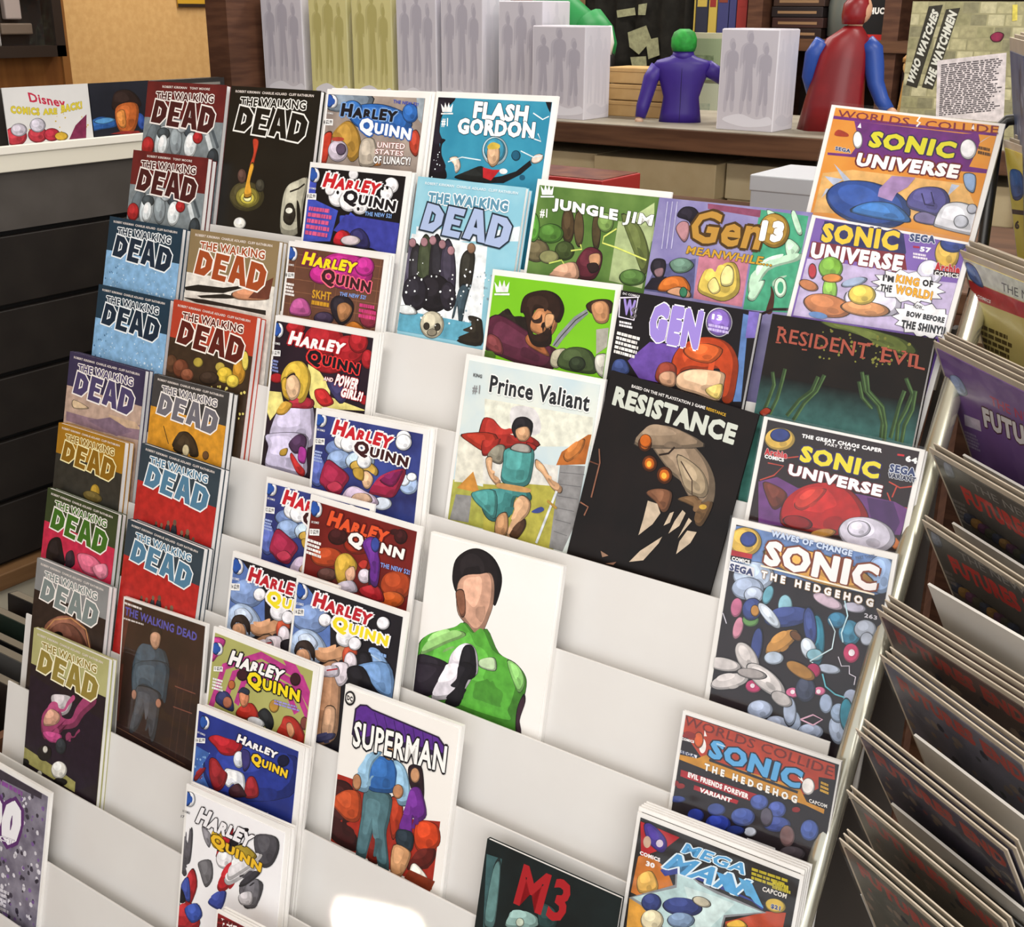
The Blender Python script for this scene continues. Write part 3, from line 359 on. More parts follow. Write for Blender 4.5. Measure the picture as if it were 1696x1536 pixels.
"hq6":["8a7c74/b0a094/7",[2.5,4,4],[["b","7d8a98",[0.6,4.2,44.8,4.0,38.7,14.5,5.6,15.8]],["b","2f68b4",[86.6,23.4,77.4,30.1,55.8,31.5,34.2,26.5,25.6,18.0,35.5,11.1,57.5,10.0,78.5,15.1]],["b","2f68b4",[91.5,14.8,90.1,19.6,85.3,21.8,79.8,20.0,76.9,15.4,78.3,10.5,83.2,8.4,88.6,10.1]],["b","3a78c4",[37.0,13.4,34.9,17.6,28.5,19.6,21.6,18.1,18.2,14.1,20.4,9.9,26.8,8.0,33.6,9.5]],["b","b0863a",[10.3,35.6,17.0,27.1,25.9,23.2,34.7,28.6,40.0,37.6,40.6,46.9,32.1,52.7,18.8,38.7]],["b","c23c2a",[2.2,36.0,9.8,32.7,9.7,42.7,7.5,54.8,2.6,55.1]],["b","c8bccb",[28.1,45.3,26.1,51.1,19.5,53.8,12.1,51.9,8.3,46.4,10.4,40.6,17.1,37.9,24.4,39.8]],["b","5a4a60",[26.0,44.2,25.1,47.3,21.9,48.7,18.4,47.7,16.5,44.7,17.4,41.7,20.6,40.3,24.2,41.3]],["b","b04434",[23.3,36.7,21.6,38.0,17.2,38.7,12.6,38.4,10.5,37.4,12.2,36.1,16.7,35.4,21.2,35.7]],["b","b4402e",[86.7,30.7,92.0,27.1,96.9,34.7,94.8,45.0,88.3,40.8]],["b","dc8a44",[47.9,53.5,52.5,43.4,57.9,48.3,61.8,53.8]],["p","9aa4ac",[88.3,3.7,96.2,2.9,98.0,23.5,92.2,19.2]],["b","b8ac9c",[40.7,37.6,52.9,35.8,57.1,52.9,41.9,55.0]],["b","f2f2f6",[12.3,9.1,11.4,12.6,8.0,14.1,4.1,12.8,2.1,9.4,3.0,5.9,6.5,4.3,10.3,5.7]],["b","2b56a8",[7.9,8.7,7.3,12.1,4.8,13.5,1.8,12.2,0.2,9.0,0.8,5.6,3.3,4.2,6.3,5.5]],["b","2b56a8",[9.9,9.1,9.5,10.8,8.1,11.6,6.4,10.9,5.6,9.3,5.9,7.6,7.4,6.9,9.0,7.5]],["p","f4f2f0",[-0.3,22.5,9.9,22.5,10.3,27.2,0.0,27.2]],["t","6 $2.99","1c1a1c",[0.6,23.3,9.0,23.2,0.9,26.6],0.03,None,0.05,0],["t","DC COMICS","f0f0f0",[1.3,17.3,9.1,17.7,1.5,18.5],0.03,None,0.05,0],["t","HARLEY","17151c",[17.6,10.1,73.1,12.1,16.8,20.3],0.075,"7da4d8",0.09,3],["t","QUINN","f4f4f6",[37.2,19.8,87.7,23.0,36.8,32.6],0.075,"2f5ea8",0.09,3],["t","THE NEW 52!","3f4fb0",[67.2,5.9,91.1,7.5,67.1,8.4],0.03,None,0.05,0],["t","UNITED","f2f0ee",[56.9,37.1,83.3,37.1,56.8,41.2],0.02,"b0403a",0.04,0],["t","STATES","f2f0ee",[55.4,42.3,82.6,42.5,55.2,45.9],0.02,"b0403a",0.04,0],["t","OF LUNACY!","f2f0ee",[54.7,47.3,89.9,46.4,54.8,53.1],0.03,"54484a",0.05,0]]],
"hq8":["141115/0f0d10/4",[2.5,4,4],[["p","4050b8",[-1.2,3.8,9.6,4.2,9.4,28.2,34.8,34.4,30.6,58.2,-2.0,61.7]],["p","3f50be",[43.8,40.1,47.6,34.4,57.9,39.3,78.3,40.8,101.1,42.1,99.6,51.0,40.2,57.2]],["b","3d4cb4",[37.5,40.7,46.5,37.5,99.4,40.6,98.7,54.5,50.0,58.5]],["p","3a3f9a",[32.5,49.6,43.2,36.6,100.5,38.2,99.9,116.2,87.8,116.8,81.6,61.0]],["b","b8202c",[35.4,57.7,37.7,52.0,45.2,48.8,50.5,51.9,51.2,56.1]],["b","b8202c",[33.8,57.8,36.0,51.6,42.0,48.6,48.8,51.5,48.4,58.7,37.4,59.9]],["b","2c2a5c",[50.2,50.2,58.9,45.7,67.6,50.8,69.7,58.8,56.4,59.0]],["b","d8c8cc",[60.4,54.5,58.0,57.2,51.6,58.9,44.8,58.6,41.6,56.4,44.0,53.6,50.5,51.9,57.2,52.3]],["b","7a3a6a",[90.1,75.2,94.1,63.1,97.7,75.5,95.5,89.8,92.6,99.5,89.6,90.5]],["b","b06a94",[98.2,80.1,98.1,84.2,96.4,86.1,94.3,84.7,92.8,80.7,92.9,76.6,94.5,74.7,96.7,76.1]],["b","f2f0f2",[42.6,23.0,40.7,28.7,34.4,31.5,27.3,29.9,23.6,24.6,25.5,18.9,31.9,16.1,38.9,17.8]],["b","f2f0f2",[54.0,25.5,52.2,31.2,46.0,34.0,38.9,32.4,35.3,27.2,37.2,21.5,43.5,18.7,50.4,20.4]],["b","f2f0f2",[63.8,28.2,62.3,32.9,57.2,35.2,51.4,33.9,48.4,29.6,49.9,24.9,55.1,22.5,60.9,23.9]],["b","f2f0f2",[90.7,10.9,89.4,15.0,84.9,17.0,79.9,15.8,77.3,12.0,78.6,7.8,83.1,5.8,88.1,7.1]],["b","f2f0f2",[86.4,17.0,85.3,20.6,81.3,22.5,76.8,21.4,74.5,18.0,75.6,14.3,79.6,12.5,84.1,13.6]],["b","f2f0f2",[29.2,19.4,28.2,22.2,25.0,23.7,21.4,22.8,19.6,20.2,20.5,17.3,23.8,15.9,27.3,16.8]],["b","f2f0f2",[50.8,5.9,49.9,8.7,46.8,10.1,43.3,9.2,41.5,6.6,42.4,3.8,45.5,2.4,49.0,3.3]],["b","141115",[79.1,10.1,78.9,11.1,78.0,11.6,77.0,11.2,76.4,10.3,76.6,9.3,77.5,8.8,78.5,9.2]],["b","141115",[81.9,13.3,81.7,14.3,80.8,14.8,79.8,14.5,79.2,13.5,79.4,12.5,80.3,12.1,81.3,12.4]],["b","141115",[77.5,14.3,77.3,15.3,76.4,15.7,75.4,15.4,74.8,14.5,75.0,13.5,75.9,13.0,77.0,13.3]],["b","141115",[34.1,20.8,33.8,21.8,32.9,22.3,31.8,22.0,31.2,21.0,31.5,20.0,32.4,19.5,33.5,19.8]],["b","141115",[56.4,31.2,56.1,32.2,55.2,32.7,54.2,32.4,53.6,31.5,53.8,30.4,54.8,29.9,55.8,30.3]],["b","f2f2f6",[12.1,9.4,11.4,13.3,8.4,15.1,4.9,13.8,3.0,10.1,3.7,6.2,6.7,4.4,10.2,5.7]],["b","2b56a8",[8.2,9.2,7.7,12.8,5.6,14.5,2.9,13.2,1.3,9.7,1.7,6.0,3.9,4.4,6.6,5.7]],["b","2b56a8",[9.9,9.6,9.7,11.4,8.4,12.3,7.0,11.6,6.1,9.9,6.4,8.0,7.6,7.2,9.1,7.8]],["p","f4f2f0",[0.7,23.9,11.1,23.5,11.5,28.3,1.2,28.7]],["t","8 $2.99","1c1a1c",[1.7,24.7,10.2,24.2,2.0,28.0],0.03,None,0.05,0],["t","DC COMICS","f0f0f0",[2.1,19.2,9.9,19.3,2.2,20.6],0.03,None,0.05,0],["t","HARLEY","c41f28",[19.4,6.8,76.0,8.6,16.0,18.3],0.075,"f6f2f2",0.11,3],["t","QUINN","16131a",[39.3,17.7,91.4,19.4,38.1,29.9],0.075,"f6f2f2",0.11,3],["t","THE NEW 52!","7fa6e0",[62.2,32.4,88.2,32.0,62.3,35.6],0.03,None,0.05,0],["l","d85a86",[5.2,33.4,29.9,33.6,4.0,56.6],5,7]]],
"hq10":["6b4535/5c3a2e/6",[2.5,4,4],[["w","8a5c44",0.5,[-3.0,9.4,98.6,9.3]],["w","8a5c44",0.5,[-1.5,18.9,100.0,18.3]],["w","8a5c44",0.5,[0.0,28.5,101.5,27.3]],["w","8a5c44",0.5,[1.5,38.1,103.0,36.4]],["w","8a5c44",0.5,[3.0,47.7,104.5,45.4]],["w","8a5c44",0.5,[4.5,57.3,105.9,54.5]],["w","86583f",0.5,[10.4,9.2,8.0,69.1]],["w","86583f",0.5,[32.9,6.7,30.8,65.8]],["w","86583f",0.5,[54.8,4.3,53.0,62.6]],["w","86583f",0.5,[76.2,2.0,74.7,59.5]],["w","86583f",0.5,[94.1,0.1,92.7,56.9]],["b","bb2a86",[87.4,16.9,79.2,26.2,60.5,29.9,42.0,25.8,34.8,16.1,43.4,6.6,62.5,3.1,80.5,7.4]],["b","bb2a86",[51.0,20.1,48.2,25.4,39.6,28.6,30.3,27.6,25.7,23.1,28.7,17.6,37.4,14.5,46.6,15.6]],["b","c03090",[88.1,9.9,86.3,15.0,80.3,17.8,73.5,16.5,70.1,12.0,72.0,6.8,78.1,4.1,84.7,5.4]],["b","b4548f",[10.9,55.2,11.2,46.6,18.8,42.0,27.5,44.5,30.6,53.8]],["b","241f28",[50.5,41.5,55.2,36.1,66.1,35.3,73.2,40.9,71.6,50.5,64.7,56.2,58.2,54.7,52.4,48.4]],["b","a8754c",[57.8,42.9,65.2,39.6,72.1,43.4,68.6,50.9,62.8,54.1,59.0,49.9]],["b","c8782c",[66.6,58.3,75.1,52.4,84.9,55.7,85.4,59.2,65.3,59.7]],["b","8a2c40",[98.7,46.8,96.9,52.0,90.9,54.9,84.2,53.7,80.8,49.2,82.6,44.0,88.6,41.2,95.3,42.3]],["b","3c3048",[54.7,52.8,52.5,56.5,46.0,58.8,39.1,58.4,35.8,55.5,38.0,51.7,44.5,49.5,51.4,49.9]],["b","f2f2f6",[10.8,9.1,10.1,12.8,7.3,14.6,4.1,13.4,2.3,10.0,3.0,6.4,5.8,4.6,9.0,5.7]],["b","2b56a8",[7.1,9.0,6.7,12.5,4.6,14.1,2.2,13.0,0.7,9.7,1.1,6.2,3.2,4.6,5.6,5.8]],["b","2b56a8",[8.7,9.3,8.5,11.1,7.3,11.9,6.0,11.4,5.2,9.7,5.4,8.0,6.6,7.1,8.0,7.7]],["p","f4f2f0",[-0.3,24.3,10.1,23.5,10.5,28.0,0.1,28.8]],["t","10 $2.99","1c1a1c",[0.7,25.0,9.3,24.3,1.0,28.0],0.03,None,0.05,0],["t","DC COMICS","f0f0f0",[0.8,17.5,8.7,17.3,0.9,18.9],0.03,None,0.05,0],["l","f0eae6",[-1.2,31.7,12.3,31.9,-0.9,42.1],4,5],["t","SKHT","d09a2c",[30.7,33.9,50.0,33.8,30.9,40.4],0.03,None,0.05,0],["l","c8922a",[31.1,41.6,49.7,41.6,31.1,46.4],1,6],["l","d0407c",[78.9,37.8,95.7,37.9,79.2,49.5],3,8],["t","HARLEY","f2dc20",[19.0,6.4,73.2,7.0,16.2,16.7],0.075,"7a1c4a",0.09,3],["t","QUINN","3a1c20",[38.5,16.6,88.0,18.3,37.8,29.4],0.075,"f06a80",0.09,3],["t","THE NEW 52!","7fa2e4",[58.5,32.2,84.4,31.8,58.2,35.2],0.03,None,0.05,0]]],
"hq11":["2a1a28/1e1420/4",[2.5,4,4],[["b","a81f28",[70.0,9.3,65.5,17.9,52.4,23.1,37.9,21.9,30.9,14.7,35.6,5.9,49.0,0.7,63.2,2.2]],["b","a81f28",[91.2,13.0,87.6,20.6,76.8,25.2,65.0,24.0,59.2,17.6,62.9,9.8,73.8,5.3,85.5,6.7]],["b","a81f28",[91.8,7.3,90.1,13.1,84.4,16.2,77.9,14.8,74.5,9.7,76.2,3.9,82.0,0.9,88.5,2.3]],["b","a81f28",[31.1,5.4,28.9,9.0,22.5,11.2,15.7,10.7,12.5,7.9,14.7,4.3,21.2,2.1,27.9,2.5]],["b","a81f28",[99.3,18.5,98.3,23.4,94.6,25.9,90.3,24.6,87.9,20.2,88.9,15.3,92.6,12.8,96.9,14.1]],["b","a81f28",[72.8,28.1,69.4,31.8,60.2,34.6,50.5,34.7,46.0,32.2,49.5,28.4,58.8,25.6,68.5,25.5]],["b","a81f28",[14.7,45.1,13.2,47.9,8.9,49.6,4.2,49.3,2.0,47.1,3.5,44.4,7.9,42.7,12.5,43.0]],["b","a81f28",[99.4,47.6,98.5,50.1,95.6,51.6,92.4,51.2,90.8,49.0,91.7,46.5,94.6,45.0,97.8,45.5]],["p","efe28a",[-0.7,57.1,14.6,55.8,18.2,63.5,6.5,78.6,-0.1,69.0]],["p","efe28a",[38.0,31.0,50.3,35.0,61.7,44.7,62.7,51.4,99.1,55.5,48.9,61.8,42.8,52.4]],["b","3a3560",[58.2,41.8,70.2,41.0,80.0,46.3,72.3,54.4]],["b","c02a2c",[47.8,49.2,55.9,46.8,62.5,50.3,66.4,55.4,57.7,59.2,50.3,55.8]],["b","c9c1dc",[9.4,98.1,12.3,72.9,26.8,62.1,45.5,60.1,50.7,74.4,50.0,90.4]],["b","c9c1dc",[4.9,89.7,42.6,82.8,46.3,97.4,47.0,112.7,23.1,113.9,6.7,113.5,7.8,98.8]],["b","a82a3c",[17.7,66.0,32.4,56.4,46.5,56.4,45.8,62.4,30.4,65.0]],["b","d0a040",[12.1,71.7,18.8,62.2,27.0,63.2,20.2,71.5]],["b","d9b544",[13.0,44.2,19.5,33.8,31.6,30.2,40.4,36.5,42.5,45.4,38.9,57.7,32.9,59.9,34.3,47.9,26.7,39.7,19.3,43.3,15.5,50.9]],["b","e2bb94",[18.2,47.0,25.3,41.1,32.4,45.9,32.2,55.3,25.7,59.9,20.2,54.9]],["b","c9a038",[14.2,47.6,18.6,44.5,19.2,53.9,24.1,60.2,17.3,57.7]],["b","4a3050",[28.1,92.6,36.4,83.9,44.4,84.8,44.1,93.1,35.3,98.3]],["b","b82a2a",[32.2,98.9,39.5,104.7,46.5,109.2,45.5,113.5,38.9,111.9,31.2,102.7]],["b","b03a9a",[39.3,92.8,45.8,94.0,45.6,103.4,39.1,102.3]],["p","22181e",[-2.2,98.2,3.2,90.0,6.9,103.8,5.0,113.9,-1.8,112.8]],["b","b8923a",[20.9,98.7,27.0,96.3,26.1,101.3,20.6,102.4]],["b","f2f2f6",[10.3,9.9,9.6,13.7,6.9,15.7,3.8,14.5,2.0,11.0,2.7,7.2,5.4,5.3,8.5,6.4]],["b","2b56a8",[6.7,9.9,6.3,13.5,4.3,15.2,1.9,14.1,0.5,10.7,0.9,7.1,2.9,5.4,5.3,6.5]],["b","2b56a8",[8.3,10.2,8.1,12.0,6.9,12.9,5.6,12.3,4.8,10.7,5.1,8.8,6.2,7.9,7.5,8.5]],["p","f4f2f0",[0.2,26.0,9.8,25.1,10.2,29.5,0.5,30.5]],["t","11 $2.99","1c1a1c",[1.1,26.7,9.0,25.8,1.4,29.8],0.03,None,0.05,0],["t","DC COMICS","f0f0f0",[0.9,19.8,8.6,19.7,0.9,21.4],0.03,None,0.05,0],["l","7f8ac0",[-0.5,32.6,9.7,32.9,-0.4,42.1],4,5],["t","HARLEY","f6f4f4",[19.0,9.1,73.2,9.0,16.1,19.7],0.075,"b01c26",0.09,3],["t","QUINN","14121a",[37.2,19.8,87.7,20.8,36.3,31.9],0.075,"e83a3a",0.09,3],["t","AND","f4f2f0",[55.3,37.6,64.4,37.4,55.0,40.6],0.03,"b01c26",0.05,0],["t","POWER","f6f4f2",[67.9,33.6,89.3,34.4,65.6,42.3],0.05,"b01c26",0.06,0],["t","GIRL?!","f6f4f2",[73.8,42.5,94.0,42.9,72.4,49.6],0.05,"b01c26",0.06,0]]],
"hq12a":["3c4a94/23265a/4",[2.5,4,4],[["b","6f86b8",[46.4,21.7,42.1,27.1,30.3,30.9,18.0,31.0,12.3,27.2,16.8,21.7,28.8,17.9,40.9,17.9]],["b","8fa8d0",[37.5,30.8,34.8,36.0,27.0,39.3,18.6,38.7,14.7,34.6,17.5,29.4,25.4,26.2,33.7,26.8]],["b","c0d4ea",[57.1,28.7,54.1,33.8,45.5,37.2,36.3,36.8,32.0,32.9,35.2,27.6,43.9,24.3,52.9,24.8]],["b","a9c0e4",[96.5,38.1,94.8,43.0,89.4,45.8,83.6,45.0,80.7,40.9,82.5,36.0,87.8,33.2,93.6,34.1]],["b","e8f0fa",[89.0,36.2,88.0,39.1,84.8,40.8,81.2,40.3,79.5,37.9,80.6,35.0,83.8,33.3,87.3,33.8]],["b","f2f6fc",[94.5,33.1,93.6,35.2,90.9,36.5,88.1,36.2,86.7,34.5,87.6,32.4,90.3,31.1,93.1,31.4]],["b","dfe8f4",[75.6,54.8,73.6,58.3,68.0,60.6,62.1,60.5,59.3,57.9,61.4,54.4,67.0,52.1,72.9,52.3]],["b","28306a",[28.2,61.4,24.8,65.2,15.8,68.2,6.3,68.7,2.0,66.3,5.5,62.4,14.7,59.4,24.1,59.0]],["b","5a6ab4",[14.2,42.6,13.0,50.7,8.2,54.9,2.6,52.6,-0.5,45.1,0.7,36.8,5.5,32.7,11.1,35.1]],["b","9c2244",[9.9,50.1,14.8,35.2,25.3,37.3,36.2,43.2,32.7,50.5,29.1,56.8,20.4,57.2,14.0,53.9]],["b","c03a54",[16.9,53.3,25.2,48.5,31.4,51.9,23.3,56.7]],["b","9c2244",[55.6,50.3,66.5,36.9,84.7,30.0,78.8,47.7,71.0,51.3,62.7,51.2]],["b","7a1c50",[64.2,40.6,75.8,34.2,82.2,31.5,75.5,42.9]],["b","cbb8d0",[32.8,62.8,34.5,53.5,42.6,48.8,54.3,51.1,61.5,53.1,62.2,58.4]],["b","dcb89c",[41.1,60.1,43.3,54.2,54.4,52.2,57.8,57.0]],["b","d4ac50",[36.7,35.4,40.5,31.5,51.6,29.6,60.5,33.6,59.7,38.1,52.4,36.0,41.3,37.9]],["b","e0b690",[47.1,39.1,52.5,36.6,57.9,40.6,55.2,47.6,50.3,47.4]],["b","c09a40",[39.7,37.1,48.1,35.7,49.1,43.2,41.8,42.3]],["b","f2f2f6",[11.3,6.7,10.4,10.4,7.3,12.3,3.8,11.4,2.0,8.1,3.0,4.4,6.1,2.5,9.6,3.4]],["b","2b56a8",[7.3,6.8,6.7,10.3,4.4,12.0,1.7,11.0,0.3,7.8,0.9,4.4,3.2,2.6,5.9,3.6]],["b","2b56a8",[9.1,7.0,8.7,8.8,7.4,9.7,6.0,9.2,5.2,7.6,5.6,5.9,6.9,5.0,8.3,5.5]],["p","f4f2f0",[1.9,21.2,11.2,20.1,11.4,24.6,2.1,25.6]],["t","12 $2.99","1c1a1c",[2.7,21.8,10.4,20.9,3.0,24.9],0.03,None,0.05,0],["t","DC COMICS","f0f0f0",[3.6,14.0,10.7,14.1,3.5,15.4],0.03,None,0.05,0],["l","9fb0e0",[1.4,29.5,11.1,29.6,0.9,38.0],4,5],["b","f2f2f6",[34.6,18.2,33.0,22.3,28.1,24.7,22.9,23.9,20.3,20.4,22.0,16.2,26.8,13.8,32.0,14.7]],["b","f2f2f6",[86.7,7.9,85.3,11.5,81.3,13.5,76.9,12.8,74.7,9.7,76.1,6.1,80.1,4.1,84.5,4.8]],["b","f2f4f8",[40.4,19.4,38.8,23.5,34.1,25.9,28.9,25.1,26.3,21.6,27.9,17.4,32.7,15.1,37.9,15.9]],["b","f2f4f8",[55.1,29.0,53.7,32.7,49.4,34.9,44.8,34.2,42.6,31.1,44.0,27.4,48.3,25.2,52.8,25.9]],["b","f2f4f8",[87.7,10.8,86.2,14.8,81.8,17.1,76.9,16.3,74.5,12.9,76.0,8.9,80.4,6.6,85.3,7.4]],["t","HARLEY","c41f2c",[20.7,5.0,73.5,7.3,17.6,16.4],0.075,"f6f2f2",0.11,3],["t","QUINN","3a1418",[39.3,16.2,87.6,18.5,37.8,27.3],0.075,"f6f2f2",0.11,3]]],
"hq12b":["3c4a94/23265a/4",[2.5,4,4],"=hq12a"],
"hq13":["7c1d18/5c1512/4",[2.5,4,4],[["b","b04420",[36.2,36.6,32.9,42.2,23.2,46.7,12.8,47.4,7.8,43.8,11.3,38.0,21.1,33.6,31.4,33.0]],["b","a8401c",[98.1,40.4,95.5,48.0,86.8,53.3,77.0,53.0,72.0,47.3,74.8,39.6,83.6,34.4,93.3,34.7]],["b","9a2c18",[60.8,21.5,58.0,26.9,49.6,30.9,40.6,31.3,36.2,27.6,39.1,22.1,47.6,18.1,56.5,17.9]],["b","4a1c18",[44.9,54.6,43.2,59.8,37.6,63.4,31.4,63.1,28.1,59.1,29.9,53.8,35.5,50.3,41.7,50.7]],["b","5a3a34",[32.5,50.0,30.6,53.7,24.8,56.6,18.5,56.9,15.5,54.4,17.5,50.7,23.4,47.8,29.6,47.5]],["b","c05824",[93.3,51.5,90.8,56.0,83.7,59.6,76.0,60.2,72.3,57.3,74.8,52.7,82.0,49.1,89.6,48.6]],["b","3a1214",[38.1,21.5,36.3,25.9,30.6,29.0,24.4,28.9,21.3,25.6,23.1,21.2,28.9,18.1,35.0,18.3]],["b","3a1214",[88.9,9.1,87.9,12.8,84.5,15.1,80.6,14.6,78.5,11.7,79.5,8.0,82.9,5.7,86.8,6.2]],["b","3a1214",[81.9,7.6,81.0,9.3,78.3,10.6,75.4,10.7,74.0,9.5,74.9,7.7,77.6,6.5,80.5,6.4]],["b","c9a23c",[30.1,43.8,33.2,36.2,41.4,33.0,49.3,37.7,48.8,43.4,44.2,41.3,41.6,52.1,34.8,55.0]],["b","d8a88a",[40.6,45.6,46.9,40.6,49.4,46.7,45.9,52.1,42.1,50.8]],["b","b8342c",[50.9,38.4,54.4,34.2,58.7,34.2,56.8,40.2]],["b","d8ccd8",[62.9,43.1,61.9,46.9,58.3,49.3,54.3,48.9,52.1,46.0,53.1,42.1,56.8,39.7,60.8,40.1]],["b","2a2030",[60.9,39.2,66.6,39.9,67.8,47.4,62.6,49.9]],["b","c8c0d0",[33.8,57.6,47.1,50.6,52.5,57.1,37.1,60.1]],["b","a8242c",[54.9,54.2,69.4,48.1,76.4,57.2,59.8,58.4]],["b","f2f2f6",[12.6,7.9,12.0,12.0,9.2,14.3,5.9,13.5,4.0,9.9,4.6,5.7,7.4,3.4,10.7,4.3]],["b","2b56a8",[8.9,8.2,8.5,12.1,6.4,14.1,3.9,13.1,2.4,9.7,2.7,5.8,4.8,3.7,7.3,4.7]],["b","2b56a8",[10.5,8.4,10.3,10.3,9.1,11.4,7.7,10.9,6.9,9.2,7.1,7.2,8.3,6.2,9.7,6.6]],["p","f4f2f0",[3.4,24.0,12.6,22.3,13.0,26.9,3.9,28.7]],["t","13 $2.99","1c1a1c",[4.3,24.6,11.8,23.0,4.7,27.9],0.03,None,0.05,0],["t","DC COMICS","f0f0f0",[4.5,18.1,11.4,17.3,4.3,19.7],0.03,None,0.05,0],["l","f2ece8",[2.8,31.0,17.0,31.2,2.8,42.8],4,5],["t","HARLEY","e2542a",[21.2,6.7,75.0,7.1,18.3,18.2],0.075,"5a1412",0.09,3],["t","QUINN","f6f2ee",[39.5,16.9,89.2,15.0,38.5,28.4],0.075,"4a1412",0.09,3],["b","642a88",[52.7,23.5,56.1,18.2,61.4,16.4,66.5,17.9,67.2,26.5,69.7,33.6,69.4,48.1,63.6,47.4,62.1,37.8,58.1,31.0]],["b","3a4a9c",[67.0,20.0,66.5,23.6,64.3,25.6,61.6,24.8,60.0,21.7,60.5,18.1,62.7,16.1,65.4,16.9]],["t","THE NEW 52!","7fa0e4",[70.1,31.5,95.4,30.4,70.2,34.8],0.03,None,0.05,0]]],
"hq14b":["17141a/1f1b22/4",[2.5,4,4],[["p","5a76b4",[-4.6,4.7,8.8,3.6,21.9,12.6,35.4,24.8,38.7,46.4,-1.5,56.9]],["b","7f98c8",[4.3,24.1,22.2,14.8,35.1,22.6,25.2,34.4,4.5,35.6]],["b","a9bdda",[2.7,44.1,12.0,35.8,25.3,35.5,35.5,45.0,25.6,57.0,0.1,57.6]],["b","c3d0e6",[8.5,42.5,18.2,37.5,26.5,43.1,15.9,51.9]],["b","c7946e",[24.3,48.3,38.3,44.2,54.2,35.2,52.7,44.5,36.7,52.6,27.9,52.9]],["b","2c201c",[6.2,52.4,9.0,45.8,17.6,42.8,24.1,47.2,24.6,55.1,20.0,49.5,11.1,49.8,8.2,55.3]],["b","d4a07c",[8.6,52.8,17.0,49.2,21.6,54.8,17.7,64.0,9.9,61.7]],["b","b84a30",[49.5,42.1,52.8,35.6,59.6,34.1,61.9,39.6,56.5,41.2,54.2,49.7,51.2,48.3]],["b","ddd2da",[62.7,44.9,61.9,50.3,58.4,53.5,54.2,52.6,51.9,48.1,52.7,42.7,56.2,39.6,60.4,40.5]],["b","1c1a20",[63.4,40.3,69.7,36.2,74.7,41.4,74.8,50.9,66.8,53.3]],["b","7fa0cc",[71.9,32.3,80.0,31.1,90.8,39.9,93.0,45.4,80.0,49.3,75.7,38.9]],["w","b9d0ea",0.9,[73.9,36.1,82.4,38.0]],["w","b9d0ea",0.9,[76.8,41.9,88.4,41.7]],["b","b98c6c",[29.9,59.4,47.6,50.4,52.9,85.8,50.9,103.9,34.4,110.7,29.9,80.7]],["b","caa080",[40.1,84.9,49.4,83.2,49.1,102.0,40.0,105.0]],["b","ddd2da",[41.6,52.2,55.0,48.2,56.6,58.8,49.9,65.7,44.1,58.9]],["b","3a3a5a",[34.0,108.3,50.3,99.7,49.4,104.4,36.1,111.4]],["b","6f94c4",[64.0,46.8,89.7,38.0,97.3,58.3,85.6,59.6,77.4,54.9,72.2,50.4]],["b","16141a",[55.6,51.7,68.6,46.6,77.9,58.3,61.8,62.1]],["b","c8c2cc",[31.9,59.7,45.3,52.3,47.8,59.0,32.5,63.7]],["w","b02a34",1,[37.5,58.1,47.0,54.1]],["b","f2f2f6",[12.4,8.4,11.7,12.4,8.8,14.7,5.6,14.0,3.7,10.6,4.5,6.5,7.3,4.2,10.5,5.0]],["b","2b56a8",[8.6,8.8,8.2,12.6,6.1,14.6,3.6,13.8,2.1,10.5,2.6,6.7,4.6,4.6,7.2,5.5]],["b","2b56a8",[10.3,8.9,10.0,10.8,8.9,11.9,7.5,11.5,6.7,9.8,6.9,7.9,8.1,6.8,9.5,7.2]],["p","f4f2f0",[1.9,23.1,11.0,21.1,11.5,26.1,2.3,28.1]],["t","14 $2.99","1c1a1c",[2.7,23.7,10.3,21.9,3.1,27.3],0.03,None,0.05,0],["t","DC COMICS","f0f0f0",[2.7,18.3,9.9,17.5,2.8,20.0],0.03,None,0.05,0],["b","f2f0f6",[36.5,22.2,35.3,25.7,31.5,28.1,27.4,27.9,25.3,25.3,26.5,21.8,30.2,19.4,34.4,19.6]],["b","f2f0f6",[58.8,28.3,57.1,33.5,51.6,37.0,45.5,36.8,42.4,32.9,44.1,27.7,49.6,24.2,55.7,24.4]],["b","f2f0f6",[86.3,10.7,85.3,14.1,81.8,16.3,77.9,16.1,75.9,13.6,77.0,10.2,80.5,8.0,84.4,8.2]],["b","f2f0f6",[64.8,31.0,63.7,34.5,60.1,36.8,56.0,36.7,54.0,34.1,55.1,30.6,58.8,28.3,62.7,28.5]],["t","HARLEY","b81f2c",[20.2,6.3,72.7,6.3,17.9,17.3],0.075,"f6f2f4",0.11,3],["t","QUINN","f0dc28",[38.4,17.8,87.9,16.3,37.3,29.8],0.075,"f6f2f4",0.11,3],["l","8fb4e8",[71.9,32.3,90.3,31.9,72.1,35.5],1,3]]],
"hq14a":["17141a/1f1b22/4",[2.5,4,4],"=hq14b"],
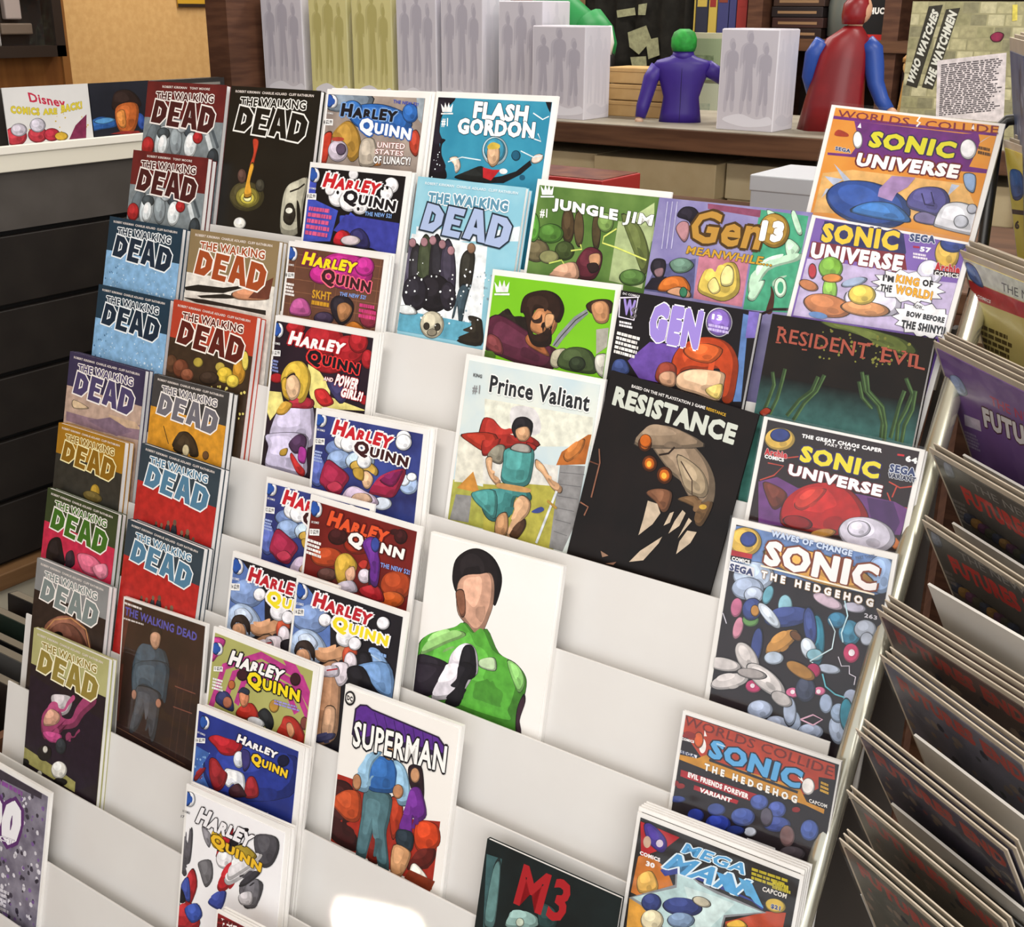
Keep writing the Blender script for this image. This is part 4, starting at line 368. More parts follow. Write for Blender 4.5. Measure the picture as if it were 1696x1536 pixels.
"hq15":["aead68/a3a15c/4",[2.5,4,4],[["w","b83a86",5,[5.4,60.3,14.9,25.3,48.7,6.8,87.1,11.5,109.4,38.5]],["w","b83a86",5,[18.0,54.2,25.1,27.6,51.0,13.3,80.6,16.8,97.9,37.7]],["w","b83a86",5,[30.4,48.3,35.3,29.7,53.2,19.7,74.0,22.1,86.3,36.8]],["p","b83a86",[58.6,-5.6,68.8,-7.0,94.7,17.0,98.0,31.5]],["b","b83a86",[0.2,9.0,13.2,6.8,8.2,18.0,2.5,24.7]],["b","2f3460",[11.1,53.2,12.2,45.4,20.8,42.7,27.1,48.1,26.9,54.6]],["b","b06a50",[26.0,48.4,25.2,51.5,22.4,53.7,19.2,53.5,17.6,51.1,18.4,47.9,21.2,45.8,24.4,46.0]],["b","a8281e",[31.5,55.6,34.8,48.8,44.8,43.1,52.0,48.1,50.5,52.6,40.3,55.9]],["b","c8805c",[32.4,39.8,37.4,36.7,41.5,38.6,40.8,45.2,36.9,48.1,33.8,45.1]],["b","2f3648",[31.3,39.4,34.9,34.6,40.9,34.8,40.3,38.2,34.4,38.4]],["b","1d2024",[52.0,48.1,57.5,42.6,64.2,44.9,67.2,51.0,63.9,56.9,57.0,52.8]],["b","d9dbe0",[58.8,54.4,55.8,57.0,49.9,58.4,44.5,57.7,42.9,55.3,45.9,52.7,51.9,51.3,57.2,52.1]],["b","a52a22",[74.2,48.7,76.3,42.5,84.2,40.6,91.9,44.4,97.4,53.5,88.9,58.0,78.5,56.8,71.1,56.1]],["b","d0936c",[79.1,47.1,82.9,45.0,86.7,50.0,84.4,54.8,81.0,52.8]],["b","b88a3c",[70.0,37.0,69.2,40.3,66.5,42.5,63.3,42.3,61.6,39.7,62.4,36.4,65.2,34.2,68.3,34.5]],["b","b4643a",[27.3,35.0,26.7,37.5,24.6,39.1,22.3,38.9,21.0,36.9,21.6,34.5,23.7,32.9,26.1,33.1]],["b","7a4038",[97.5,40.2,97.1,43.3,95.1,45.3,92.7,44.8,91.4,42.2,91.8,39.0,93.8,37.1,96.2,37.6]],["b","f2f2f6",[12.0,13.3,11.2,16.7,8.3,18.8,5.1,18.5,3.4,15.8,4.2,12.4,7.1,10.2,10.3,10.6]],["b","2b56a8",[8.3,13.9,7.8,17.1,5.7,18.9,3.2,18.4,1.8,15.8,2.4,12.6,4.5,10.8,6.9,11.3]],["b","2b56a8",[9.9,13.9,9.6,15.5,8.4,16.5,7.1,16.2,6.3,14.9,6.6,13.3,7.8,12.3,9.2,12.6]],["p","f4f2f0",[5.0,28.0,13.8,25.7,14.1,29.3,5.3,31.6]],["t","15 $2.99","1c1a1c",[5.6,28.4,13.2,26.2,5.9,31.0],0.03,None,0.05,0],["l","eceae8",[5.3,36.1,16.3,35.1,5.4,45.1],4,5],["b","3a1a22",[38.8,24.2,37.7,27.3,34.2,29.6,30.3,29.6,28.4,27.4,29.5,24.2,33.0,21.9,36.8,21.9]],["b","3a1a22",[86.5,12.6,85.7,15.9,82.8,18.0,79.5,17.8,77.8,15.3,78.6,12.0,81.5,9.8,84.8,10.1]],["t","HARLEY","f6f4f2",[21.6,11.2,73.2,8.5,18.4,22.7],0.075,"17121a",0.09,3],["t","QUINN","f0d81c",[38.2,20.7,87.7,16.9,38.5,33.5],0.075,"17121a",0.09,3],["l","9a8fd0",[65.6,33.3,89.9,31.0,65.6,37.2],2,4]]],
"hq16":["27378c/1f2a6c/4",[2.5,4,4],[["p","3f66ac",[-0.1,29.1,15.5,30.6,19.2,61.1,-3.4,57.7]],["s","8fb4e0",3,30,35,80,40,0.8,4],["s","a9a0d8",20,10,95,80,40,0.5,9],["b","27378c",[15.8,32.9,93.4,8.0,92.1,36.2,28.6,57.9]],["b","b01f2a",[14.3,20.6,21.4,16.0,32.0,15.1,44.6,14.3,45.1,18.8,38.5,24.8,28.1,27.3,21.3,24.0]],["b","d8dae2",[49.5,24.4,48.5,28.9,45.1,31.7,41.4,31.2,39.4,27.7,40.4,23.2,43.8,20.4,47.5,20.9]],["b","3a3470",[47.1,18.1,53.4,18.5,54.5,26.7,49.9,32.1,46.8,23.7]],["b","e4e6ec",[32.5,37.0,38.7,35.0,49.2,34.7,52.2,42.3,50.7,46.7,41.9,44.2,37.1,48.2,32.4,45.0]],["b","8d1f26",[17.1,34.9,23.4,32.8,30.5,37.7,35.0,40.1,31.9,49.9,25.0,54.6,18.6,47.2]],["b","8d1f26",[3.7,52.1,11.5,43.1,13.7,43.2,6.2,53.7]],["b","96232a",[53.7,37.1,59.4,33.6,64.2,39.0,64.1,45.8,53.1,49.5]],["b","3a1a22",[38.3,49.3,46.0,42.8,52.8,46.8,53.1,49.5,41.0,53.7]],["b","f2f2f6",[13.7,9.3,13.0,12.7,10.5,14.9,7.6,14.4,6.1,11.6,6.9,8.1,9.4,6.0,12.2,6.5]],["b","2b56a8",[10.4,9.8,10.0,13.0,8.1,14.9,5.9,14.3,4.7,11.5,5.2,8.3,7.1,6.4,9.3,7.1]],["b","2b56a8",[11.9,9.8,11.6,11.5,10.6,12.4,9.4,12.2,8.7,10.8,9.0,9.1,10.1,8.2,11.3,8.4]],["p","f4f2f0",[1.5,23.8,11.1,21.2,11.3,24.8,1.7,27.4]],["t","16 $2.99","1c1a1c",[2.1,24.2,10.5,21.7,2.3,26.8],0.03,None,0.05,0],["t","DC COMICS","e8e8f0",[3.3,18.4,10.8,18.5,3.2,19.7],0.03,None,0.05,0],["b","121534",[89.1,12.4,88.0,15.4,84.8,17.6,81.3,17.6,79.5,15.5,80.6,12.4,83.9,10.3,87.4,10.3]],["t","HARLEY","f4f2f2",[42.3,8.4,79.7,8.6,40.6,14.7],0.075,"1a1430",0.07,3],["t","QUINN","f0c828",[56.3,16.8,89.6,16.8,55.2,25.7],0.075,"1a1430",0.07,3]]],
"hq17":["efecee/f4f2f3/4",[2.5,4,4],[["b","8a868c",[19.2,25.4,28.2,28.7,27.4,37.8,21.8,33.4]],["b","8a868c",[55.1,27.0,52.8,33.1,46.1,37.6,39.0,37.9,35.6,33.7,37.9,27.6,44.6,23.1,51.7,22.8]],["b","e8b82c",[41.6,26.6,40.3,32.4,35.8,36.2,30.9,35.6,28.5,31.1,29.9,25.3,34.3,21.6,39.2,22.1]],["b","b8232c",[34.7,41.6,40.3,29.6,49.0,16.6,46.9,28.6,41.3,39.3]],["b","17141a",[46.8,27.3,55.5,15.6,63.5,12.9,54.9,25.8,49.1,34.0]],["b","eeeaec",[50.9,38.4,49.1,43.9,43.8,47.8,38.1,47.9,35.3,43.9,37.1,38.4,42.5,34.5,48.2,34.5]],["b","2b2830",[36.0,37.4,45.4,30.3,57.1,30.0,57.4,33.6,45.9,35.2]],["b","b8232c",[38.5,61.8,47.0,46.1,57.8,37.2,58.6,44.4,50.0,58.8,42.3,65.5]],["b","3a4a9c",[31.3,75.9,42.3,65.5,47.3,64.9,43.5,77.7,33.4,79.0]],["b","e8e4e6",[46.0,52.7,69.0,34.5,78.8,26.1,79.4,30.8,59.2,50.4,48.3,58.2]],["b","5d5a60",[-7.7,57.9,0.3,47.3,-3.8,42.2,3.0,38.6,7.0,43.6,8.3,30.4,10.5,34.7,9.9,54.2,5.0,58.6,7.3,64.2,4.0,66.7,-2.1,59.8]],["b","6a686c",[18.5,52.5,30.1,47.1,33.0,58.7,27.0,67.3,20.9,59.3]],["b","a8242c",[7.7,67.9,13.9,59.2,18.5,70.4,11.5,88.6,7.3,82.3]],["b","3c4c9a",[3.0,74.8,9.4,67.3,12.7,82.9,5.6,83.0]],["b","24222a",[-20.2,79.4,-0.5,76.1,7.5,83.6,2.5,88.1,-14.0,86.4]],["b","5a585e",[-24.1,96.7,-12.2,85.7,2.6,89.3,-1.3,103.9,-15.8,105.6]],["b","3a3a40",[-16.2,101.7,-1.9,97.6,-3.1,104.6,-11.8,109.3]],["b","b02a30",[-3.1,104.6,7.8,87.4,18.4,86.0,23.2,99.1,-2.6,109.2]],["b","3a52a8",[8.2,91.1,19.8,82.8,25.7,89.6,16.1,98.5]],["b","5d5a60",[59.7,55.3,71.9,45.8,81.0,46.2,76.8,61.4,66.0,67.9]],["w","3a383e",1.2,[58.9,48.0,76.0,38.8]],["b","4a484e",[71.5,13.9,88.6,9.3,92.6,16.4,87.6,29.1,78.5,33.6,71.0,23.9]],["b","e6e2e4",[48.6,46.8,60.5,33.8,77.6,25.3,73.5,32.9,58.6,46.9,49.3,54.0]],["b","6a686e",[65.7,51.8,76.4,44.2,78.9,53.1,75.3,64.4,64.0,66.2]],["b","3a383e",[59.4,54.1,71.1,40.5,77.5,39.5,65.7,51.8]],["b","c8c4c8",[60.1,61.4,71.0,54.8,71.9,63.2,62.4,66.8]],["b","a89030",[50.3,31.1,61.3,24.8,73.0,28.1,65.4,33.3]],["b","f2f2f6",[10.5,8.0,9.5,12.1,6.2,14.7,2.7,14.3,0.9,11.1,2.0,6.9,5.2,4.3,8.7,4.8]],["b","2b56a8",[6.4,8.8,5.7,12.6,3.3,14.9,0.6,14.2,-0.8,11.1,-0.1,7.2,2.3,5.0,5.0,5.6]],["b","2b56a8",[8.2,8.7,7.8,10.7,6.4,11.8,4.9,11.6,4.2,10.0,4.6,8.1,5.9,6.9,7.4,7.1]],["t","DC COMICS","3a3a44",[-0.8,19.3,6.6,18.8,-0.9,20.9],0.03,None,0.05,0],["t","17","3a3a44",[-2.1,23.6,1.4,23.1,-2.3,25.6],0.03,None,0.05,0],["t","HARLEY","efecee",[17.8,11.3,71.5,12.0,12.2,24.6],0.06,"2a262c",0.06,3],["t","QUINN","e8b82c",[29.6,25.6,79.2,29.0,28.3,35.9],0.06,"5a4410",0.05,3]]],
"flash":["2f87a6/3f9ab6/5",[2.5,4,4],[["b","1b1420",[1.0,2.1,17.6,3.7,8.5,14.6,7.4,28.6,11.3,44.5,18.2,57.0,3.1,58.0,1.7,23.5]],["b","141018",[91.3,3.2,96.3,4.1,98.3,12.0,94.7,9.2]],["s","e8f2f6",1,40,12,85,26,0.5,3],["b","c6e2ec",[66.3,37.1,64.4,43.8,57.6,46.9,49.8,44.7,45.7,38.2,47.6,31.5,54.5,28.3,62.2,30.7]],["b","3f93b0",[64.4,36.6,62.9,42.3,57.3,45.0,50.9,43.0,47.4,37.6,49.0,31.9,54.7,29.3,61.0,31.3]],["b","d0a884",[50.1,36.9,53.3,32.6,58.7,34.4,60.3,43.6,55.8,48.1,51.3,44.2]],["b","d8b84c",[49.5,34.9,53.2,32.1,59.2,33.3,59.0,35.9,51.4,36.9]],["p","17161a",[64.5,53.8,75.4,50.0,85.4,42.1,87.2,45.1,79.5,51.8,66.6,58.4,49.9,59.6,57.0,55.4]],["b","1a1d1c",[26.4,57.5,36.4,52.5,46.4,48.7,52.3,52.5,59.6,57.3,48.1,59.1]],["p","c0262c",[48.1,49.1,56.2,50.2,62.6,49.8,56.1,57.5,49.3,55.9]],["b","e4d0c0",[94.7,38.5,94.9,40.6,92.6,42.8,89.3,43.8,86.9,43.0,86.7,40.9,89.0,38.7,92.3,37.7]],["b","e6e6e6",[68.6,50.4,67.9,51.8,65.6,52.5,63.2,52.1,62.0,50.8,62.7,49.5,65.0,48.8,67.4,49.2]],["b","e0c8b4",[19.0,45.1,25.5,43.6,29.2,49.8,25.9,54.3,23.7,49.1]],["w","d8e8ec",0.8,[18.0,47.3,29.5,43.4,45.7,44.5]],["w","d8e8ec",0.8,[77.0,36.5,87.6,39.9,94.8,38.5]],["w","e8f2f4",0.8,[82.8,11.6,90.9,15.4,95.4,13.2]],["w","e8f2f4",0.8,[81.7,27.0,92.0,29.5,88.7,24.6]],["b","1f5a76",[77.0,39.5,76.4,41.8,74.2,42.8,71.8,42.0,70.4,39.9,71.0,37.7,73.2,36.7,75.7,37.4]],["b","1f5a76",[83.4,53.6,82.9,54.9,81.4,55.5,79.7,55.1,78.9,53.9,79.3,52.5,80.8,51.9,82.5,52.3]],["p","f4f4f2",[5.7,8.3,8.8,11.2,9.2,7.4,11.4,10.9,12.3,7.3,14.0,11.0,16.0,7.9,15.9,13.6,7.7,13.9]],["p","f4f4f2",[6.7,14.6,17.0,14.1,17.2,15.1,6.9,15.6]],["t","#1","f4f4f2",[7.7,17.9,13.4,17.8,8.4,24.0],0.04,None,0.05,0],["t","FLASH","f8f8f6",[34.3,5.4,79.0,6.9,34.2,17.0],0.045,"1c3a4c",0.04,0],["t","GORDON","f8f8f6",[22.4,17.1,86.0,17.2,22.7,28.1],0.045,"1c3a4c",0.04,0]]],
"jim":["4c6e30/6a8a44/5",[2.5,4,4],[["p","b4c48c",[67.5,23.6,89.5,7.6,93.4,31.4,68.3,34.2]],["p","a9b884",[65.9,21.4,92.3,22.6,90.6,61.5,66.1,59.6]],["b","5f6a38",[67.5,17.2,82.4,23.7,92.5,41.4,90.1,52.6,80.8,39.7]],["b","4a3a24",[34.0,27.6,34.0,35.6,31.2,39.2,27.2,36.4,24.4,28.6,24.4,20.6,27.2,17.1,31.1,20.0]],["b","5a4a30",[41.4,28.9,41.8,36.8,39.9,40.3,36.8,37.4,34.3,29.7,33.9,21.7,35.9,18.3,39.0,21.2]],["b","4c4028",[54.2,29.6,54.7,37.4,53.2,40.9,50.4,37.9,48.1,30.3,47.6,22.4,49.1,19.0,51.8,22.0]],["b","6a6044",[17.6,45.9,15.7,51.3,9.1,54.3,1.7,53.0,-2.1,48.2,-0.1,42.8,6.5,39.9,13.9,41.2]],["b","3c4a24",[36.9,43.7,35.6,48.3,30.8,50.6,25.4,49.5,22.5,45.4,23.8,40.8,28.6,38.5,34.0,39.7]],["b","4d7a30",[26.5,33.6,24.5,38.2,17.9,40.7,10.7,39.7,7.0,35.6,9.1,31.0,15.7,28.5,22.9,29.6]],["b","5a9a3a",[7.5,31.4,7.2,38.1,4.2,41.2,0.2,38.8,-2.4,32.4,-2.2,25.7,0.9,22.7,4.9,25.0]],["b","7a9a50",[62.7,22.7,61.8,27.0,58.1,29.2,53.7,27.9,51.2,23.9,52.1,19.5,55.9,17.3,60.3,18.7]],["b","8a8a5c",[25.7,49.2,24.1,52.3,19.1,54.1,13.7,53.5,11.0,50.9,12.7,47.7,17.6,45.9,23.0,46.5]],["b","55783a",[91.5,54.4,89.6,58.2,83.6,60.4,76.9,59.8,73.7,56.6,75.7,52.8,81.7,50.6,88.3,51.3]],["w","d8e070",1,[65.7,26.4,57.5,32.3,57.1,36.4,67.9,38.2,90.6,43.6]],["w","d8e070",1,[34.5,44.0,42.6,42.1,40.9,39.2]],["w","c8d868",1,[19.1,54.1,28.4,50.9,31.4,53.7]],["b","59202c",[39.7,52.7,44.0,42.9,50.6,40.1,57.8,43.4,58.3,52.5,54.3,60.1,43.6,60.4]],["b","c9946e",[49.2,45.4,56.0,43.6,57.7,49.5,54.2,53.0,50.2,50.4]],["b","2c1c1a",[48.6,51.6,54.8,49.8,57.3,53.6,52.4,56.3]],["b","d0a084",[21.6,61.1,30.2,53.8,39.6,51.7,42.6,61.6,23.0,62.0]],["p","f4f4f2",[3.6,4.3,6.8,7.3,7.1,3.2,9.3,6.9,10.1,2.9,11.9,6.9,13.9,3.5,13.9,9.5,5.7,10.2]],["p","f4f4f2",[4.8,11.0,15.1,10.1,15.3,11.1,5.0,12.0]],["t","#1","f2f2ea",[5.9,19.0,11.7,19.0,6.6,25.2],0.04,None,0.05,0],["t","JUNGLE","f6f6f0",[14.8,11.3,64.9,14.4,15.4,20.2],0.06,"26361a",0.03,0],["t","JIM","f6f6f0",[69.8,14.4,90.9,15.2,69.2,23.5],0.04,"26361a",0.03,0]]],
"krull":["7cc321/74bb1e/3",[2.5,4,4],[["b","201812",[12.3,29.0,16.9,25.3,22.7,29.9,32.9,29.7,37.3,41.8,11.6,40.9,1.9,37.8]],["b","552236",[1.0,53.0,0.5,36.9,11.2,30.2,34.2,38.0,50.2,44.3,59.4,48.3,57.6,60.0,44.2,62.0,18.1,58.2]],["b","7a3a3c",[2.9,52.8,4.2,44.0,13.8,47.0,16.5,56.3]],["b","9a5a34",[33.7,43.3,37.0,39.7,45.0,42.9,53.9,52.2,38.3,48.0]],["b","b87c50",[35.7,31.5,41.6,21.3,53.1,24.1,56.6,30.9,53.0,38.7,46.9,39.5,37.9,37.5]],["b","2c1a12",[27.8,17.7,32.8,12.9,44.7,10.0,54.9,12.5,60.4,20.2,58.7,28.6,55.1,29.1,53.1,24.1,45.4,21.9,38.2,23.8,36.3,35.6,41.1,42.3,49.3,39.2,52.2,33.6,53.8,43.8,45.6,47.0,37.6,43.9,30.7,27.9,27.3,26.2]],["b","e0a878",[47.2,25.9,53.3,25.1,53.0,31.4,48.5,34.0]],["p","8a8c90",[55.1,44.7,58.8,36.9,68.9,24.3,77.4,18.1,79.1,21.0,70.9,29.2,62.9,39.5,59.0,45.7]],["w","3a3a3a",0.7,[56.4,45.0,61.4,37.6,70.4,26.2,78.3,20.1]],["b","3a2418",[77.1,16.1,82.4,12.0,92.6,10.8,96.8,14.9,94.0,19.2,82.6,20.6]],["b","c08a60",[80.6,15.7,88.2,11.8,93.4,15.3,93.7,24.3,85.7,25.3]],["p","a8a498",[86.5,30.3,95.4,28.1,96.2,40.2,89.0,46.2]],["b","b0a890",[55.9,57.1,57.0,48.6,66.4,46.3,62.2,58.3]],["b","41502c",[62.0,57.3,64.2,47.6,74.4,43.6,85.4,45.7,90.8,57.2,76.9,59.3]],["b","2a3420",[81.9,53.4,80.7,56.8,76.8,58.8,72.4,58.1,70.2,55.1,71.4,51.6,75.4,49.7,79.7,50.4]],["b","c8c4b8",[89.2,47.2,98.3,46.0,97.0,59.4,90.6,56.2]],["b","4a6a20",[1.5,56.2,8.6,55.2,11.8,59.1,2.7,59.8]],["p","f4f4f2",[3.1,8.4,6.8,11.8,7.3,6.9,9.8,11.2,10.9,6.5,12.9,11.1,15.3,7.1,15.2,14.2,5.5,15.3]],["p","f4f4f2",[4.3,16.2,16.5,14.8,16.7,16.1,4.5,17.4]]]],
"valiant":["c4d6dc/dfe4dc/3",[3,3.5,3],[["p","e4e4d4",[18.3,25.1,95.6,23.0,97.5,39.9,23.2,54.4]],["c","dcd8d8",[38.7,27.4,55.5,25.4,61.2,38.8,43.5,42.1]],["p","a9a84c",[0.2,79.5,35.3,79.1,39.7,105.0,3.2,105.4]],["p","b0a848",[25.6,76.1,87.9,65.8,87.0,98.6,81.7,106.7,30.8,107.1]],["p","e0dccc",[2.9,50.7,30.5,50.4,34.8,76.2,4.1,80.7]],["p","dfdcd4",[22.9,59.8,77.4,55.6,78.4,67.8,25.5,75.2]],["p","8f8d8c",[6.6,88.3,18.6,86.7,19.0,103.8,4.4,105.1]],["p","c88a3c",[6.6,84.2,17.3,71.4,24.1,83.5,16.9,84.0]],["p","8e8c8c",[78.3,54.5,95.3,52.0,94.7,86.2,88.7,105.5,79.3,105.4,79.0,84.1]],["p","b4672c",[75.7,55.5,78.1,46.9,94.2,33.4,96.3,33.0,95.1,51.0]],["b","c87a3a",[80.4,47.4,91.6,36.7,90.8,44.4,83.3,51.6]],["w","6a686a",0.4,[79.1,59.1,95.6,57.1]],["w","6a686a",0.4,[79.4,66.2,94.6,64.7]],["w","6a686a",0.4,[79.8,73.3,93.5,72.3]],["w","6a686a",0.4,[80.1,80.5,92.5,80.0]],["w","6a686a",0.4,[80.5,87.6,91.4,87.7]],["w","6a686a",0.4,[80.8,94.8,90.3,95.4]],["b","a52c24",[22.1,54.7,19.4,38.7,26.2,36.5,31.4,39.5,36.6,42.4,46.2,44.5,54.9,41.9,60.3,47.2]],["b","a8301f",[5.2,50.2,29.7,45.6,31.8,58.0,23.4,57.7,13.3,54.7]],["b","a02a22",[21.5,51.1,28.5,50.7,33.9,47.7,30.6,56.3,22.9,59.8]],["b","a02a22",[53.3,46.0,60.4,47.5,56.5,51.2]],["b","1f1c20",[41.3,39.6,43.2,33.4,49.7,31.3,55.3,34.1,54.9,41.9,51.9,37.6,45.4,39.8,45.1,44.7]],["b","c99a74",[44.3,40.0,51.7,36.7,54.7,40.9,52.1,45.3,46.9,45.3]],["b","8a8474",[26.4,59.1,32.3,52.0,38.1,51.8,37.5,61.8,30.5,62.2]],["b","4c9490",[38.5,53.7,48.2,49.9,58.5,49.8,59.8,64.1,57.6,71.3,48.9,74.2,39.2,72.3,38.6,61.6]],["b","3f807e",[26.8,82.9,39.1,78.2,58.3,75.1,61.4,80.3,51.1,80.6,48.6,93.0,36.6,98.7,28.5,93.5]],["b","4c9490",[19.4,84.5,35.5,80.0,38.2,96.3,29.4,93.3,21.4,89.1]],["b","cfa27a",[25.7,62.2,30.1,60.3,31.7,69.9,38.1,72.5,36.3,75.9,29.6,71.3]],["b","c8965c",[38.4,74.4,59.0,73.0,58.4,76.0,37.8,77.5]],["b","cfa27a",[61.7,55.0,67.7,57.6,74.6,64.8,81.6,67.2,81.2,71.1,75.3,69.5,67.4,62.5,62.4,59.6]],["b","d2a680",[50.6,84.6,55.4,78.6,61.6,81.2,61.6,88.0,57.0,95.0,53.9,103.6,48.4,105.9,51.9,92.2]],["b","b98a62",[39.7,96.0,46.0,91.6,48.7,100.9,46.2,106.5,40.3,106.8]],["w","d8dce0",1.6,[78.9,70.6,70.1,104.7]],["w","a8843c",1.6,[73.4,77.6,80.6,80.8]],["b","3c4a8a",[63.6,86.6,69.7,82.3,72.2,83.7,68.2,86.5]],["b","4a3020",[51.3,102.3,58.9,92.6,60.8,97.0,56.4,105.0,51.8,105.1]],["b","a8a29a",[42.8,51.9,46.8,48.2,54.7,47.6,56.5,51.2,49.8,52.5]],["t","KING","3a3a3c",[12.3,3.5,12.3,3.6,12.3,5.0],0.03,None,0.05,0],["t","KING","4a4a4c",[7.8,10.9,14.4,10.9,7.9,13.1],0.03,None,0.05,0],["t","#1","8a8a8c",[8.4,17.9,14.1,17.5,8.8,23.8],0.02,None,0.05,0],["t","Prince Valiant","26282c",[21.0,9.5,92.2,9.2,21.1,20.7],0.03,"f2f2ee",0.06,1]]],
"resist":["120d0c/1a1210/4",[0,0,0],[["t","BASED ON THE HIT PLAYSTATION 3 GAME","e8e4e0",[15.9,4.8,66.6,4.5,16.0,6.7],0.02,None,0.05,0],["t","RESISTANCE","d8a82c",[67.3,4.5,80.2,5.0,67.6,6.3],0.02,None,0.05,0],["t","RESISTANCE","ccd0c4",[5.6,8.4,89.7,9.4,5.6,20.7],0.05,"6c7468",0.02,0],["b","8f7a64",[29.7,32.9,49.0,23.2,64.5,28.5,77.3,36.3,85.0,46.6,86.7,59.9,80.2,65.0,69.9,58.5,63.8,52.4,56.6,49.7,44.4,41.5,37.5,36.6]],["b","8f7a64",[30.7,40.3,30.5,31.7,39.6,24.6,54.3,22.7,71.7,27.9]],["b","a89478",[57.4,37.5,73.5,41.4,81.2,49.8,80.1,57.1,69.3,56.6,62.8,48.8]],["w","2a1c14",1.2,[45.4,41.2,51.2,38.4,54.1,33.6]],["w","4a382c",0.8,[60.4,40.6,70.4,49.3,72.8,57.5]],["b","5a2a10",[38.7,36.2,38.3,39.6,35.6,41.8,32.2,41.5,30.1,38.8,30.5,35.4,33.2,33.3,36.6,33.6]],["b","c8641c",[37.4,36.6,37.1,39.1,35.3,40.7,32.9,40.4,31.4,38.5,31.6,36.0,33.5,34.4,35.9,34.7]],["b","f2b440",[35.6,37.4,35.5,38.7,34.6,39.5,33.4,39.3,32.6,38.3,32.7,37.0,33.7,36.2,34.9,36.3]],["b","5a2a10",[45.4,46.7,45.0,50.5,42.1,52.9,38.4,52.6,36.0,49.7,36.5,45.9,39.4,43.5,43.1,43.9]],["b","c8641c",[44.0,47.2,43.8,49.9,41.7,51.6,39.1,51.3,37.5,49.2,37.7,46.5,39.8,44.8,42.4,45.1]],["b","f2b440",[42.1,48.0,42.0,49.4,41.0,50.3,39.7,50.1,38.9,49.0,39.0,47.6,40.0,46.7,41.3,46.8]],["b","5a2a10",[57.1,50.6,56.7,54.4,53.7,57.0,49.9,56.6,47.5,53.6,47.9,49.7,51.0,47.2,54.8,47.6]],["b","c8641c",[55.7,51.0,55.4,53.8,53.3,55.6,50.7,55.4,49.0,53.2,49.2,50.3,51.3,48.6,54.0,48.8]],["b","f2b440",[53.8,51.8,53.7,53.3,52.6,54.2,51.3,54.1,50.4,52.9,50.5,51.4,51.6,50.5,52.9,50.7]],["b","c8641c",[38.1,34.5,37.8,37.4,35.5,39.3,32.5,39.0,30.7,36.7,31.0,33.8,33.3,31.9,36.3,32.2]],["b","7a5038",[43.6,66.0,51.0,61.1,59.7,60.8,60.3,70.6,56.9,73.8,51.3,69.6]],["p","c8b49c",[45.9,70.4,52.5,70.2,56.1,75.1,52.9,83.3,45.6,93.0,46.0,82.6]],["p","c8b49c",[62.1,73.1,64.4,71.3,63.7,78.6,60.2,81.8]],["p","c8b49c",[69.5,68.6,72.0,69.7,70.2,78.4,64.6,85.4,66.4,76.7]],["p","c8b49c",[74.7,71.8,77.2,73.0,73.9,80.1,71.3,86.1]],["p","c8b49c",[75.9,79.5,82.0,78.4,79.9,86.1,72.9,95.7,72.8,87.6]],["p","c8b49c",[61.1,88.6,60.1,93.1,53.0,106.9,44.0,111.2,49.3,102.0]],["b","6e5236",[64.7,63.1,75.0,57.8,81.1,60.7,86.6,57.9,86.5,64.8,83.8,73.7,79.4,73.2,78.3,65.6,71.4,63.9]],["b","c8a040",[84.0,61.7,83.6,63.0,82.1,64.0,80.3,64.1,79.3,63.3,79.7,62.0,81.2,61.1,83.0,60.9]],["w","8a5c48",1,[4.7,49.6,7.6,58.0,7.6,70.5,7.6,80.9]],["w","8a5c48",1,[0.8,86.3,7.1,87.4,5.8,93.6]],["w","6a4030",0.9,[0.4,59.2,6.8,59.3]],["p","a07c64",[23.2,111.3,29.3,112.3,25.4,114.8]],["p","8a6450",[28.6,117.9,35.7,114.2,34.1,116.9]]]],
